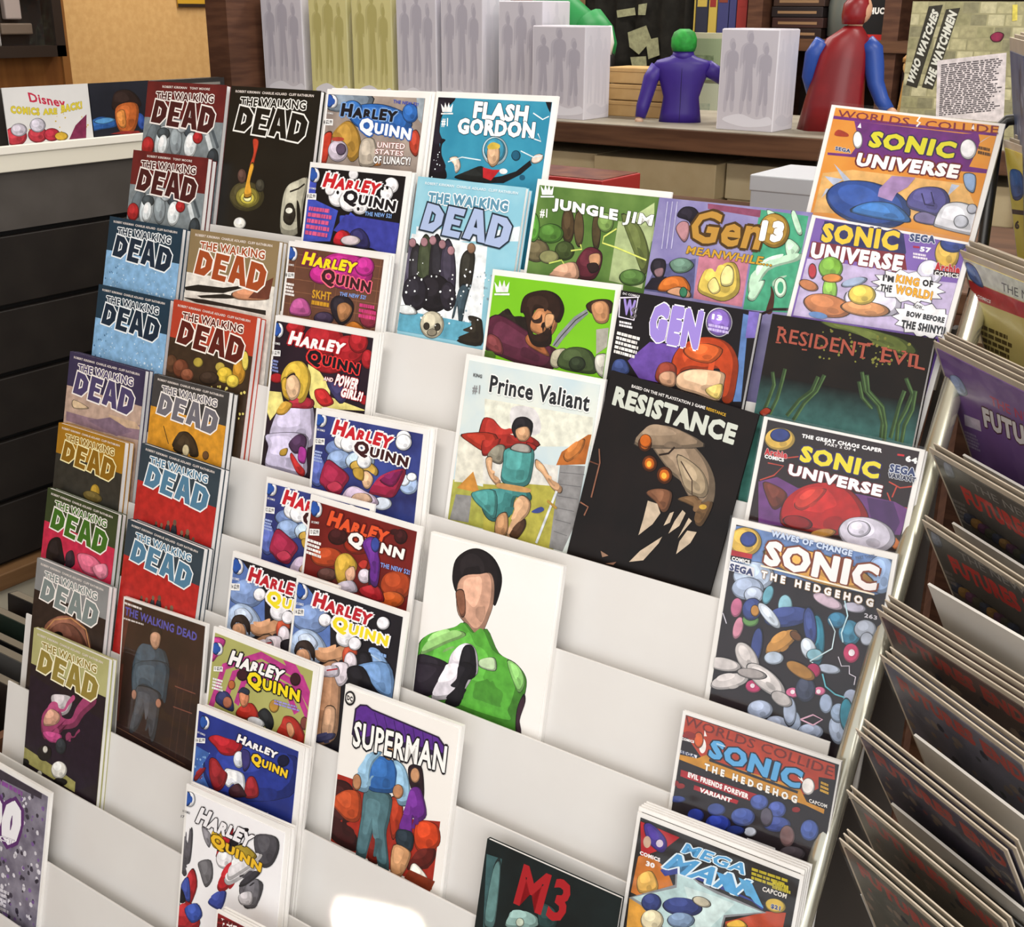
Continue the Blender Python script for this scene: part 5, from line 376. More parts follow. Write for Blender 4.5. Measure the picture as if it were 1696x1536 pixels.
"gen13":["140f12/1a1418/4",[0,0,0],[["p","6a4aa0",[13.8,45.9,27.7,30.8,49.5,29.3,50.2,56.4,24.2,55.9]],["p","5a7ab0",[89.4,2.6,93.3,3.0,98.8,57.7,93.5,58.7]],["p","7a6ab8",[92.9,0.5,100.3,0.2,101.0,16.3,93.8,17.5]],["b","b8421c",[46.3,42.4,49.0,32.5,57.8,24.9,69.4,20.9,83.1,22.8,91.6,32.5,93.3,46.5,92.4,58.9,85.9,59.1,85.3,44.9,79.8,39.7,71.4,42.2,61.4,42.9,54.0,46.3,51.5,51.0]],["b","d8622c",[53.5,31.8,65.9,25.6,79.6,27.4,73.7,36.7,60.2,36.9]],["b","e6bd98",[51.8,49.8,60.5,44.1,72.5,42.0,83.6,42.1,84.8,48.0,83.7,59.6,67.8,58.4,53.8,56.8]],["b","e8cc74",[73.8,54.2,83.9,49.2,83.5,58.6,76.7,57.8]],["b","8a3a28",[37.0,54.6,37.5,45.0,43.9,41.8,50.3,44.9,49.1,56.6]],["b","c89878",[38.9,52.2,42.8,48.3,49.8,48.1,50.8,56.3,42.2,56.9]],["b","3a4a80",[3.4,55.3,4.3,47.5,11.3,45.8,16.2,51.9,13.1,55.2]],["w","e8e0f0",1,[0.2,6.0,1.6,17.8,13.3,18.4,13.6,2.9,0.1,5.2]],["t","W","9a86cc",[2.9,5.3,12.6,5.1,4.1,16.1],0.05,None,0.05,0],["t","S","6a6468",[9.9,10.0,14.9,9.6,10.0,17.7],0.02,None,0.05,0],["t","DC COMICS","ece8ec",[1.7,1.3,14.7,1.5,1.7,2.7],0.02,None,0.05,0],["l","ece8ec",[2.5,20.1,13.7,20.4,3.1,24.5],2,3],["l","ece8e4",[2.3,27.4,20.7,28.8,2.2,43.0],5,6],["t","GEN","9c86d4",[25.4,3.8,63.1,4.5,25.2,30.2],0.08,"f4f2f6",0.03,0],["b","f0ecf6",[83.2,9.1,81.9,15.9,76.1,19.6,69.1,17.9,65.2,11.9,66.6,5.0,72.5,1.4,79.3,3.1]],["b","8a6cc0",[82.4,9.2,81.2,15.4,75.9,18.8,69.6,17.2,66.1,11.7,67.3,5.5,72.6,2.2,78.8,3.7]],["t","13","f6f4f8",[68.7,5.7,75.9,5.9,68.8,9.3],0.05,None,0.05,0],["l","c8b8e8",[67.1,12.1,81.6,12.4,67.6,17.1],2,2]]],
"gen13m":["7c74a8/9a94bc/6",[0,0,0],[["p","4aa07c",[67.7,1.3,98.2,2.3,97.8,59.1,68.1,61.0]],["p","c07a8c",[33.5,31.4,66.5,32.0,67.1,59.7,34.5,58.9]],["p","8a4a64",[33.5,0.8,68.5,1.6,68.6,5.9,34.1,4.0]],["p","5a5a84",[1.0,56.4,5.3,42.2,31.7,34.6,34.5,58.9,-1.3,58.3]],["b","bfe0c4",[72.3,1.2,78.9,3.4,75.8,7.3]],["b","bfe0c4",[89.7,16.6,96.6,21.5,91.1,27.8,87.3,19.7]],["b","bfe0c4",[69.2,41.9,81.7,30.3,98.6,24.1,96.5,28.6,79.8,36.3,72.1,53.2]],["b","bfe0c4",[69.8,53.5,73.7,45.0,78.7,42.9,74.7,54.3]],["b","bfe0c4",[89.6,0.3,96.2,11.6,93.4,12.6,87.8,2.6]],["b","cfeace",[92.8,44.7,92.5,48.8,90.2,50.8,87.2,49.5,85.4,45.6,85.7,41.5,88.0,39.6,91.0,40.9]],["b","4aa07c",[91.0,44.9,90.9,47.5,89.8,48.7,88.2,47.8,87.2,45.4,87.3,42.9,88.4,41.7,90.0,42.5]],["b","4a2c22",[82.8,60.4,83.9,50.2,83.0,45.2,84.9,47.1,86.5,51.3,86.7,60.6]],["w","2a1c1c",1.6,[80.1,62.3,87.1,58.4,97.4,57.0]],["b","d8bc58",[36.8,53.3,38.8,41.9,44.2,40.5,48.9,43.7,51.4,36.0,57.5,34.5,62.0,41.3,63.1,51.4,55.5,57.6,45.6,56.7]],["b","f0e298",[50.3,42.7,53.1,36.5,57.6,38.9,58.3,46.9,52.2,48.4]],["b","ecd88a",[42.7,49.6,46.6,44.7,51.1,51.5,46.8,54.3]],["b","221d28",[14.7,10.3,17.8,4.8,25.2,4.5,29.5,9.6,26.8,17.3,22.6,12.5]],["b","b8868c",[15.3,18.4,17.8,13.7,22.8,14.0,24.2,21.2,21.6,25.2]],["b","241f28",[2.2,44.0,3.8,38.5,10.5,38.1,12.3,42.8,10.9,49.1,6.5,48.9]],["b","8a6a70",[5.0,45.2,10.6,43.0,11.0,47.5,7.4,48.8]],["p","221c28",[-0.5,57.4,4.1,49.9,14.0,47.9,14.0,57.0]],["b","c46a28",[9.7,56.8,12.0,50.5,18.2,47.4,25.7,47.2,30.7,51.9,30.6,55.6,25.2,53.3,17.4,56.6]],["b","d8a07c",[16.5,56.7,23.5,53.5,30.5,54.9,31.2,58.6,19.4,58.2]],["b","6a8a78",[15.0,39.5,20.3,35.9,26.9,35.9,30.9,39.1,26.7,43.4,19.3,44.3]],["b","3a7a5a",[29.8,55.8,29.5,57.9,27.9,59.0,26.0,58.4,24.9,56.4,25.2,54.2,26.8,53.1,28.7,53.8]],["w","b8b4d4",0.7,[6.4,2.1,7.6,31.3]],["w","b8b4d4",0.7,[9.7,1.8,10.9,30.9]],["w","b8b4d4",0.7,[13.0,1.5,14.2,30.5]],["b","a8843a",[88.4,11.7,87.0,18.9,81.0,22.5,73.8,20.3,69.7,13.6,71.1,6.4,77.2,2.9,84.4,5.1]],["t","Gen","b88a3c",[26.6,5.1,73.9,5.3,24.1,25.0],0.03,"4a3416",0.06,0],["t","13","fbf7ee",[70.7,7.1,85.2,6.7,70.4,19.7],0.09,"6a4c1c",0.02,0],["t","MEANWHILE...","c89a34",[25.4,27.5,82.2,28.8,24.6,32.4],0.04,"5a4018",0.03,0]]],
"lantern":["f1ede8/f4f0ec/3",[1,1.5,2],[["b","1b1416",[21.2,24.3,22.2,13.8,29.7,6.0,39.0,2.9,49.2,5.6,56.2,13.0,58.1,21.6,55.7,34.3,53.2,32.9,52.9,22.9,49.4,16.6,42.5,18.8,36.7,20.6,28.7,24.6,26.3,33.4,23.4,31.0]],["b","d2a188",[25.7,29.4,30.8,22.0,42.4,18.3,49.3,16.2,53.0,22.8,53.8,34.7,52.1,43.3,48.7,53.3,43.2,56.8,35.1,51.7,28.0,45.3]],["b","8a5a44",[25.2,34.7,31.0,32.2,34.1,44.8,30.8,47.7]],["b","58a83a",[1.6,84.6,1.6,74.0,9.4,65.9,28.4,56.5,35.2,51.5,44.4,56.6,52.0,51.5,62.5,63.9,74.7,66.7,82.6,71.9,85.0,78.9,83.2,93.8,80.8,102.3,83.1,108.6,57.3,110.3,28.7,109.4,2.0,108.4]],["b","8cc870",[69.4,67.4,78.6,68.7,83.7,76.6,79.9,83.9]],["b","9cd07c",[3.9,81.0,10.1,69.8,28.7,58.6,36.2,59.7,22.6,68.5]],["b","201a22",[1.6,82.7,11.5,80.0,25.7,81.3,28.0,88.6,3.4,95.6]],["b","241c26",[-3.3,89.3,28.1,84.0,25.4,93.9,15.8,104.7,2.5,109.9]],["b","e2dbe4",[28.0,88.6,26.4,77.9,31.4,69.3,38.1,64.3,44.5,65.7,47.9,73.0,47.0,83.2]],["b","e2dbe4",[16.0,105.8,23.3,88.7,27.6,80.7,44.4,76.0,44.6,86.1,37.0,98.5,23.0,106.1]],["b","17141a",[35.3,70.3,39.5,65.0,44.7,67.7,47.0,83.2,35.2,86.6]],["b","17141a",[35.4,78.5,46.0,77.8,41.2,90.4,37.9,105.1,27.1,106.0,35.0,94.5]],["b","3a2430",[82.3,108.4,81.1,95.5,84.1,85.7,85.9,89.6,83.8,101.3,86.4,109.9]],["b","c4dcb0",[49.1,72.7,55.8,68.8,60.5,68.5,61.5,75.4,50.8,76.3]]]],
"super":["efeae4/f2ede7/3",[1.5,2,2],[["p","a02a1c",[-4.2,65.2,27.8,63.4,59.9,77.1,92.0,68.2,91.5,116.7,-6.7,114.7]],["b","3a1414",[-5.4,100.1,-5.4,74.5,9.7,68.2,18.3,74.1,8.3,81.3,14.2,90.6,7.4,99.4,23.6,102.5,23.6,113.9,2.7,112.6]],["b","b84a24",[-0.8,85.7,10.5,74.2,22.8,72.6,25.0,89.4,16.4,95.0,6.5,92.1]],["b","c8401c",[73.1,77.3,82.5,71.6,91.3,73.3,92.8,84.7,79.8,94.4,73.3,89.4]],["b","5a1a14",[75.8,97.1,89.1,88.5,91.2,93.8,85.3,103.3,70.2,110.2]],["b","e8e0d4",[72.7,106.8,76.7,104.0,86.1,109.0,85.2,113.1,73.7,113.8]],["b","a8341c",[49.6,67.2,58.3,65.4,61.3,76.6,56.1,93.2,52.3,87.2]],["b","701c14",[36.3,104.2,39.2,91.8,45.2,113.4,36.2,115.5]],["p","7c3018",[71.6,109.7,93.4,109.9,90.3,118.4,68.2,117.1]],["b","4e7078",[28.3,67.0,49.3,64.8,50.6,80.4,49.3,93.2,54.6,116.1,45.6,117.0,41.4,102.3,39.1,90.7,35.3,108.3,33.3,116.6,25.4,115.8,26.5,88.9]],["b","3064a8",[28.3,49.6,35.5,41.1,49.0,40.4,52.9,47.7,53.1,59.9,40.3,65.4,29.6,65.3]],["b","90b8d4",[15.9,67.4,24.6,50.8,29.4,40.6,38.1,37.8,31.8,47.2,29.8,55.3,29.9,67.7,22.5,70.2]],["b","90b8d4",[48.8,39.3,58.0,41.2,63.8,51.4,65.5,64.2,57.2,68.2,53.1,59.9,52.9,47.7]],["b","b8825c",[23.1,63.8,22.5,67.9,20.2,70.3,17.4,69.6,15.9,66.1,16.4,62.0,18.8,59.6,21.5,60.3]],["b","b8825c",[59.5,58.3,58.7,62.0,55.9,64.4,52.7,64.1,51.0,61.2,51.8,57.4,54.7,55.0,57.9,55.4]],["b","281a18",[39.4,30.1,40.9,24.7,48.1,22.5,50.4,29.0,49.6,34.2,45.8,28.1,41.7,30.6,40.3,37.1]],["b","bb8a62",[39.7,32.4,42.7,27.2,48.4,27.3,49.3,34.2,45.2,40.4,39.7,38.5]],["b","2a1a20",[61.8,42.4,64.8,37.7,71.9,36.6,75.6,47.4,76.3,58.0,70.1,55.3,65.5,53.2]],["b","c8946c",[71.5,42.8,70.9,46.6,68.5,48.8,65.8,48.3,64.2,45.2,64.8,41.4,67.2,39.1,69.9,39.7]],["b","6a2a88",[64.7,58.4,68.3,52.3,74.1,52.7,80.5,67.4,74.2,74.5,69.7,73.6,69.9,85.8,59.7,87.0,62.4,73.8]],["b","24303a",[58.8,86.1,71.1,84.1,71.3,96.3,59.4,95.7]],["b","c89468",[56.7,98.0,69.9,96.8,70.9,103.8,65.2,117.0,57.1,117.7]],["b","17141a",[10.3,7.0,9.5,10.7,6.6,13.0,3.3,12.5,1.6,9.5,2.4,5.7,5.3,3.5,8.6,4.0]],["b","efeae4",[9.2,7.3,8.6,10.2,6.4,11.9,3.9,11.5,2.6,9.2,3.2,6.3,5.5,4.5,7.9,4.9]],["t","DC","17141a",[3.2,6.5,8.2,6.6,3.4,10.2],0.05,None,0.05,0],["p","2a1a3a",[10.6,32.9,11.2,14.1,15.3,9.8,21.3,8.4,26.1,9.9,83.6,12.1,90.6,17.5,90.9,24.5,79.1,26.0,29.6,30.7,23.0,38.9]],["p","5a2c8a",[12.2,29.9,12.8,14.2,15.9,10.9,21.0,9.6,26.2,11.1,82.7,13.2,89.0,18.1,88.4,21.8,32.0,26.2,20.6,32.3]],["w","3a1c5e",0.7,[28.6,12.0,34.8,24.2]],["w","3a1c5e",0.7,[37.1,12.1,42.6,23.7]],["w","3a1c5e",0.7,[45.5,12.3,50.2,23.3]],["w","3a1c5e",0.7,[53.8,12.4,57.8,22.9]],["w","3a1c5e",0.7,[62.0,12.6,65.4,22.4]],["w","3a1c5e",0.7,[70.1,12.7,72.8,22.0]],["w","3a1c5e",0.7,[78.1,12.8,80.2,21.6]],["t","SUPERMAN","f6f4f0",[12.3,22.4,91.2,16.2,12.4,41.0],0.04,"17141a",0.06,0]]],
"m3":["0f1413/152020/4",[0,0,0],[["p","3a5a5c",[1.1,10.4,13.1,9.1,12.9,56.8,6.5,59.6]],["b","5f8482",[7.9,18.4,12.6,14.1,14.7,51.6,10.3,57.9,6.7,52.7]],["b","8fb0aa",[24.4,45.0,26.4,40.6,37.5,35.8,45.5,37.1,43.9,43.2,24.2,51.8]],["b","c8d4c0",[35.8,43.7,35.3,45.9,33.5,47.5,31.5,47.6,30.3,46.0,30.8,43.8,32.6,42.2,34.7,42.1]],["b","26403f",[45.1,26.7,56.6,26.4,58.3,36.9,47.6,41.6]],["t","M3","a31a20",[29.7,5.4,66.7,4.2,26.1,34.8],0.03,None,0.05,0]]],
"su59":["d8852c/e09a3c/4",[3,1.5,3],[["p","e2b06a",[4.7,39.6,22.1,35.4,59.3,34.9,87.6,34.5,102.5,55.0,61.6,57.9,4.7,62.9]],["p","b8c0d4",[10.0,33.3,23.9,42.5,20.7,44.8]],["p","b8c0d4",[6.1,41.2,17.9,41.5,13.2,45.8]],["p","b8c0d4",[7.4,54.1,11.7,47.9,8.9,48.3]],["p","b8c0d4",[79.3,42.7,84.5,35.8,80.0,35.6]],["p","b8c0d4",[88.0,12.8,95.6,5.9,90.7,9.9]],["p","6a2476",[16.1,7.9,24.6,7.8,78.9,7.8,87.3,6.8,89.2,10.9,88.9,16.1,86.9,25.0,98.9,25.2,99.1,27.3,84.2,28.0,24.0,27.8,20.3,28.3,4.9,28.9,4.6,27.5,18.9,26.7,22.0,19.9]],["p","6a2476",[2.1,6.2,98.9,5.5,99.3,7.0,2.6,8.0]],["t","WORLDS","7a2438",[5.1,2.5,47.8,2.6,5.2,6.8],0.01,None,0.05,0],["t","COLLIDE","7a2438",[56.9,2.9,97.0,1.4,57.6,7.2],0.01,None,0.05,0],["w","f4f2ee",1,[53.3,1.1,52.2,3.9,54.2,4.5,52.6,6.9]],["b","f2f0f2",[23.4,17.9,23.5,21.2,22.0,22.8,19.8,21.7,18.2,18.5,18.1,15.2,19.6,13.6,21.8,14.8]],["p","f2f0f2",[18.8,11.2,20.0,8.4,21.2,11.4]],["b","f2f0f2",[88.3,15.3,88.0,19.1,85.4,21.0,82.1,19.9,79.9,16.4,80.1,12.5,82.7,10.6,86.1,11.8]],["p","f2f0f2",[82.9,4.7,83.5,2.1,84.7,5.0]],["t","SONIC","d8d02c",[28.0,12.0,77.6,12.7,27.6,21.5],0.06,"26204a",0.07,0],["t","UNIVERSE","f8f6f4",[23.3,25.2,82.5,24.7,22.9,33.0],0.06,"6a1c20",0.09,0],["b","a8341c",[6.4,17.2,7.9,13.8,14.1,15.4,14.1,17.2]],["t","SEGA","33406a",[8.6,23.4,18.2,24.0,8.8,25.6],0.06,"dfe2ea",0.06,0],["l","5a3a1c",[89.0,13.1,96.8,13.8,89.8,18.1],2,3],["b","284a94",[61.2,55.7,54.0,63.8,36.3,66.0,18.0,60.9,10.4,51.3,18.2,43.1,36.3,41.1,54.0,46.4]],["b","3a74b8",[28.2,59.3,36.1,52.7,50.7,51.4,61.6,57.9,56.8,60.4]],["p","a888b8",[40.4,43.8,45.8,35.8,59.3,34.9,56.3,40.7,50.9,45.0,49.4,49.8,40.6,48.3]],["b","54508c",[58.0,47.6,61.1,41.8,68.5,39.0,76.7,39.6,81.4,45.9,78.5,53.5,68.6,53.2,60.0,51.8]],["w","241f48",0.7,[65.0,43.0,68.3,48.8,73.7,48.9]],["w","241f48",0.7,[70.0,41.4,73.5,48.0]],["b","7a7098",[64.7,55.6,69.4,53.1,78.1,55.3,77.3,59.0,66.4,58.9]],["b","d8d8de",[76.2,58.3,78.9,48.1,87.7,45.0,97.2,48.0,103.6,59.2,99.9,61.6,80.3,60.3]],["b","c4c6d0",[94.1,54.6,93.6,57.1,91.3,58.5,88.4,58.0,86.7,55.7,87.1,53.2,89.5,51.8,92.4,52.4]],["b","b8bac6",[97.0,47.1,96.7,49.0,95.1,50.0,93.2,49.6,92.0,47.9,92.2,46.0,93.8,45.0,95.8,45.4]],["b","8fa8cc",[85.5,29.6,91.5,29.6,92.9,38.1,88.1,36.2]]]],
"su67":["6f4fa0/7f60ae/3",[3,1.5,3],[["p","c4b4d8",[4.1,27.0,15.3,25.9,43.6,25.4,65.2,22.2,73.7,21.6,79.1,13.9,83.2,25.4,99.6,24.0,102.9,56.3,4.2,63.2]],["b","e2def0",[87.3,19.9,86.6,25.3,82.2,28.4,76.5,27.3,73.0,22.6,73.7,17.1,78.3,14.1,83.9,15.2]],["b","e6e0f2",[34.2,42.9,52.2,35.4,67.2,40.1,65.0,50.2,41.1,53.3]],["p","26245c",[9.5,12.2,9.0,2.4,58.2,-0.2,63.4,12.1,62.2,21.9,13.0,17.4]],["p","781c28",[4.8,25.9,4.3,16.1,20.6,15.1,62.8,13.2,66.7,22.4,28.9,23.3]],["t","SONIC","e2c22c",[8.7,3.4,56.9,0.4,9.9,15.5],0.06,"26245c",0.05,0],["t","UNIVERSE","f8f6f6",[4.9,16.4,63.0,14.1,5.5,26.3],0.06,"781c28",0.06,0],["t","SEGA","33406a",[62.8,0.8,78.0,-0.4,63.5,5.4],0.06,"dfe2ea",0.06,0],["t","57","f0ecf4",[70.7,7.2,77.2,6.9,71.1,10.2],0.06,None,0.05,0],["l","e8dce8",[67.5,11.3,76.5,11.1,68.3,15.0],2,4],["p","b0284a",[66.5,7.6,70.3,7.3,70.5,8.4,66.7,8.7]],["b","d8b04c",[93.6,7.5,93.4,13.8,89.4,17.1,84.0,15.5,80.4,9.9,80.7,3.6,84.8,0.2,90.1,1.9]],["b","2c3c80",[96.0,1.0,94.9,4.8,90.3,7.1,85.0,6.6,81.9,3.5,83.1,-0.3,87.7,-2.6,93.0,-2.1]],["t","Archie","b8242c",[81.6,14.4,96.3,13.9,82.6,19.8],0.06,"f0d8d4",0.03,0],["p","241c20",[82.0,19.0,97.5,18.3,97.8,21.1,82.5,21.9]],["t","COMICS","f2f0ee",[82.8,19.6,96.8,18.8,83.3,22.2],0.04,None,0.05,0],["b","7cb03a",[27.8,28.5,26.9,33.5,22.2,36.4,16.5,35.5,13.1,31.3,14.0,26.2,18.7,23.3,24.4,24.2]],["b","8cbc4c",[27.9,42.2,28.0,47.8,25.5,50.7,21.8,49.1,19.1,44.0,19.0,38.4,21.5,35.6,25.2,37.2]],["b","d88a3c",[28.9,34.6,27.7,36.7,23.7,38.2,19.4,38.3,17.2,36.9,18.5,34.9,22.4,33.3,26.8,33.2]],["b","c07848",[39.6,52.8,35.4,57.5,24.9,59.6,14.0,57.7,9.2,52.9,13.6,48.1,24.3,46.1,35.0,48.1]],["b","d0905c",[62.5,48.4,58.8,51.8,48.9,54.2,38.3,54.0,33.5,51.4,37.3,47.9,47.5,45.5,57.9,45.7]],["b","c07848",[15.5,43.8,13.5,45.6,9.1,45.9,4.8,44.4,3.2,42.1,5.3,40.3,9.7,40.1,13.9,41.5]],["b","e0c454",[52.0,40.3,50.8,44.8,45.6,47.7,39.4,47.2,35.9,43.6,37.2,39.0,42.5,36.2,48.6,36.7]],["b","a8b8d4",[44.2,32.2,42.9,34.6,38.4,37.5,33.1,39.2,30.3,38.7,31.5,36.3,36.1,33.4,41.3,31.7]],["b","b8303c",[12.0,33.5,12.1,36.6,10.7,38.2,8.7,37.3,7.2,34.4,7.1,31.2,8.5,29.7,10.5,30.6]],["b","6a90c8",[26.3,59.5,24.6,61.0,20.3,61.7,16.0,61.3,14.1,60.0,15.7,58.6,20.0,57.8,24.4,58.2]],["p","2a262c",[92.5,30.5,88.2,32.5,91.5,34.8,85.6,35.9,86.3,38.7,80.0,38.5,77.9,41.2,72.4,39.8,67.8,41.8,64.3,39.5,58.1,40.5,57.2,37.6,50.6,37.4,52.8,34.6,47.1,33.1,51.8,31.0,48.3,28.6,54.5,27.6,53.8,24.7,60.3,25.0,62.5,22.3,68.1,23.8,72.6,21.8,76.1,24.2,82.1,23.2,82.9,26.0,89.2,26.3,87.2,29.0]],["p","f4f2f4",[91.8,30.5,87.5,32.5,90.8,34.7,85.0,35.7,85.8,38.4,79.6,38.2,77.6,40.8,72.3,39.5,67.9,41.5,64.5,39.2,58.5,40.2,57.7,37.4,51.3,37.2,53.4,34.5,48.0,33.1,52.5,31.1,49.1,28.7,55.1,27.7,54.4,25.0,60.7,25.3,62.8,22.6,68.1,24.1,72.5,22.1,75.9,24.4,81.7,23.5,82.5,26.2,88.6,26.5,86.6,29.1]],["p","2a262c",[104.7,47.8,100.9,50.0,104.0,52.6,98.9,53.7,99.6,56.7,94.0,56.5,92.3,59.5,87.4,57.9,83.4,60.2,80.2,57.6,74.7,58.7,73.9,55.6,68.0,55.3,69.8,52.3,64.7,50.7,68.7,48.4,65.5,45.8,70.9,44.7,70.1,41.6,75.9,41.9,77.7,39.0,82.6,40.6,86.6,38.4,89.8,41.0,95.1,40.0,95.9,43.0,101.5,43.3,99.9,46.2]],["p","f4f2f4",[104.0,47.9,100.3,50.0,103.4,52.5,98.3,53.5,99.1,56.5,93.7,56.2,92.1,59.1,87.3,57.6,83.5,59.8,80.3,57.3,75.1,58.4,74.3,55.4,68.6,55.1,70.3,52.2,65.4,50.7,69.3,48.5,66.1,45.9,71.4,44.9,70.6,41.9,76.2,42.2,77.9,39.3,82.7,40.9,86.5,38.8,89.6,41.3,94.7,40.3,95.5,43.2,100.9,43.5,99.3,46.3]],["t","I'M","1c1a1e",[53.5,27.4,60.3,27.2,54.1,31.3],0.05,None,0.05,0],["t","KING","e8a82c",[61.6,25.8,75.7,25.7,61.9,30.7],0.07,"5a2c1c",0.03,0],["t","OF","1c1a1e",[77.4,25.6,83.7,25.5,78.0,29.7],0.05,None,0.05,0],["t","THE","1c1a1e",[53.6,33.2,60.8,32.9,54.0,37.5],0.05,None,0.05,0],["t","WORLD!","e8a82c",[62.8,31.8,85.3,31.4,63.3,37.2],0.07,"5a2c1c",0.03,0],["t","NOW...","1c1a1e",[76.1,40.9,82.7,40.9,76.3,43.5],0.03,None,0.05,0],["t","BOW BEFORE","1c1a1e",[73.3,45.7,96.0,45.0,73.5,49.1],0.05,None,0.05,0],["t","THE SHINY!!","1c1a1e",[71.7,51.4,98.0,50.2,72.1,56.4],0.05,None,0.05,0]]],
"re":["17120f/201812/4",[0,0,0],[["g","3b635e",38,62,"17120f"],["g","4f8c80",62,90,"3b635e"],["b","5a6430",[31.7,0.2,47.4,-0.2,65.9,0.8,83.4,3.7,90.9,9.0,85.0,11.8,72.5,10.1,62.2,6.1,48.2,3.5,39.2,2.9]],["s","7a7a38",30,4,90,22,50,0.9,6],["w","34462a",2.4,[5.2,63.9,7.5,54.4,9.5,43.1,7.0,35.5]],["w","506a40",0.9,[5.9,64.4,8.2,54.9,10.2,43.5,7.7,36.0]],["w","34462a",2.4,[10.1,62.0,13.2,51.4,14.2,40.2,14.7,32.2]],["w","506a40",0.9,[10.8,62.4,13.9,51.8,14.9,40.7,15.4,32.7]],["w","34462a",2.4,[21.3,60.8,27.4,49.7,34.1,42.6,36.3,33.4]],["w","506a40",0.9,[22.0,61.3,28.1,50.2,34.8,43.1,37.0,33.9]],["w","34462a",2.4,[25.9,62.9,30.7,51.1,37.0,42.1,40.0,31.8]],["w","506a40",0.9,[26.6,63.4,31.4,51.5,37.7,42.5,40.7,32.2]],["w","34462a",2.4,[62.3,26.0,66.4,36.7,75.5,43.7,80.2,53.2,81.2,62.6]],["w","506a40",0.9,[63.0,26.4,67.1,37.2,76.1,44.1,80.9,53.7,81.8,63.0]],["w","34462a",2.4,[65.5,27.3,68.3,36.4,78.4,44.1,82.4,54.7,83.4,64.1]],["w","506a40",0.9,[66.2,27.8,68.9,36.8,79.0,44.5,83.1,55.1,84.0,64.5]],["w","34462a",2.4,[90.6,62.6,89.5,52.4,92.3,43.3,94.0,33.6,88.6,25.2]],["w","506a40",0.9,[91.2,63.0,90.1,52.8,92.9,43.8,94.7,34.0,89.3,25.6]],["w","34462a",2.4,[93.5,62.9,93.2,52.6,95.9,42.6,95.4,31.5]],["w","506a40",0.9,[94.1,63.4,93.9,53.0,96.5,43.1,96.1,31.9]],["w","34462a",2.4,[61.6,31.9,65.3,40.8,72.2,46.2]],["w","506a40",0.9,[62.3,32.3,66.0,41.2,72.8,46.6]],["w","34462a",2.4,[86.6,61.5,88.0,40.4,89.2,32.6]],["w","506a40",0.9,[87.3,61.9,88.6,40.8,89.9,33.0]],["b","a03a24",[3.7,62.2,7.3,58.5,10.7,59.8,7.2,63.5]],["t","RESIDENT","a05040",[5.7,7.5,64.2,9.0,5.8,16.4],0.012,"2a1410",0.03,0],["t","EVIL","a05040",[71.5,9.8,97.7,11.1,72.0,17.7],0.012,"2a1410",0.03,0],["w","a05040",0.9,[4.9,7.6,8.8,7.5]],["w","a05040",0.9,[5.5,17.1,8.9,17.0]],["w","a05040",0.9,[22.6,9.1,25.9,9.0]],["w","a05040",0.9,[23.0,18.8,26.3,18.7]],["w","a05040",0.9,[62.0,8.9,65.6,8.8]],["w","a05040",0.9,[59.4,17.7,62.6,17.6]],["w","a05040",0.9,[70.8,9.9,74.3,9.8]],["w","a05040",0.9,[71.3,18.0,74.8,17.9]],["w","a05040",0.9,[83.0,10.2,85.6,10.1]],["w","a05040",0.9,[89.2,11.1,92.2,11.0]],["w","a05040",0.9,[88.3,17.8,91.7,17.6]]]],
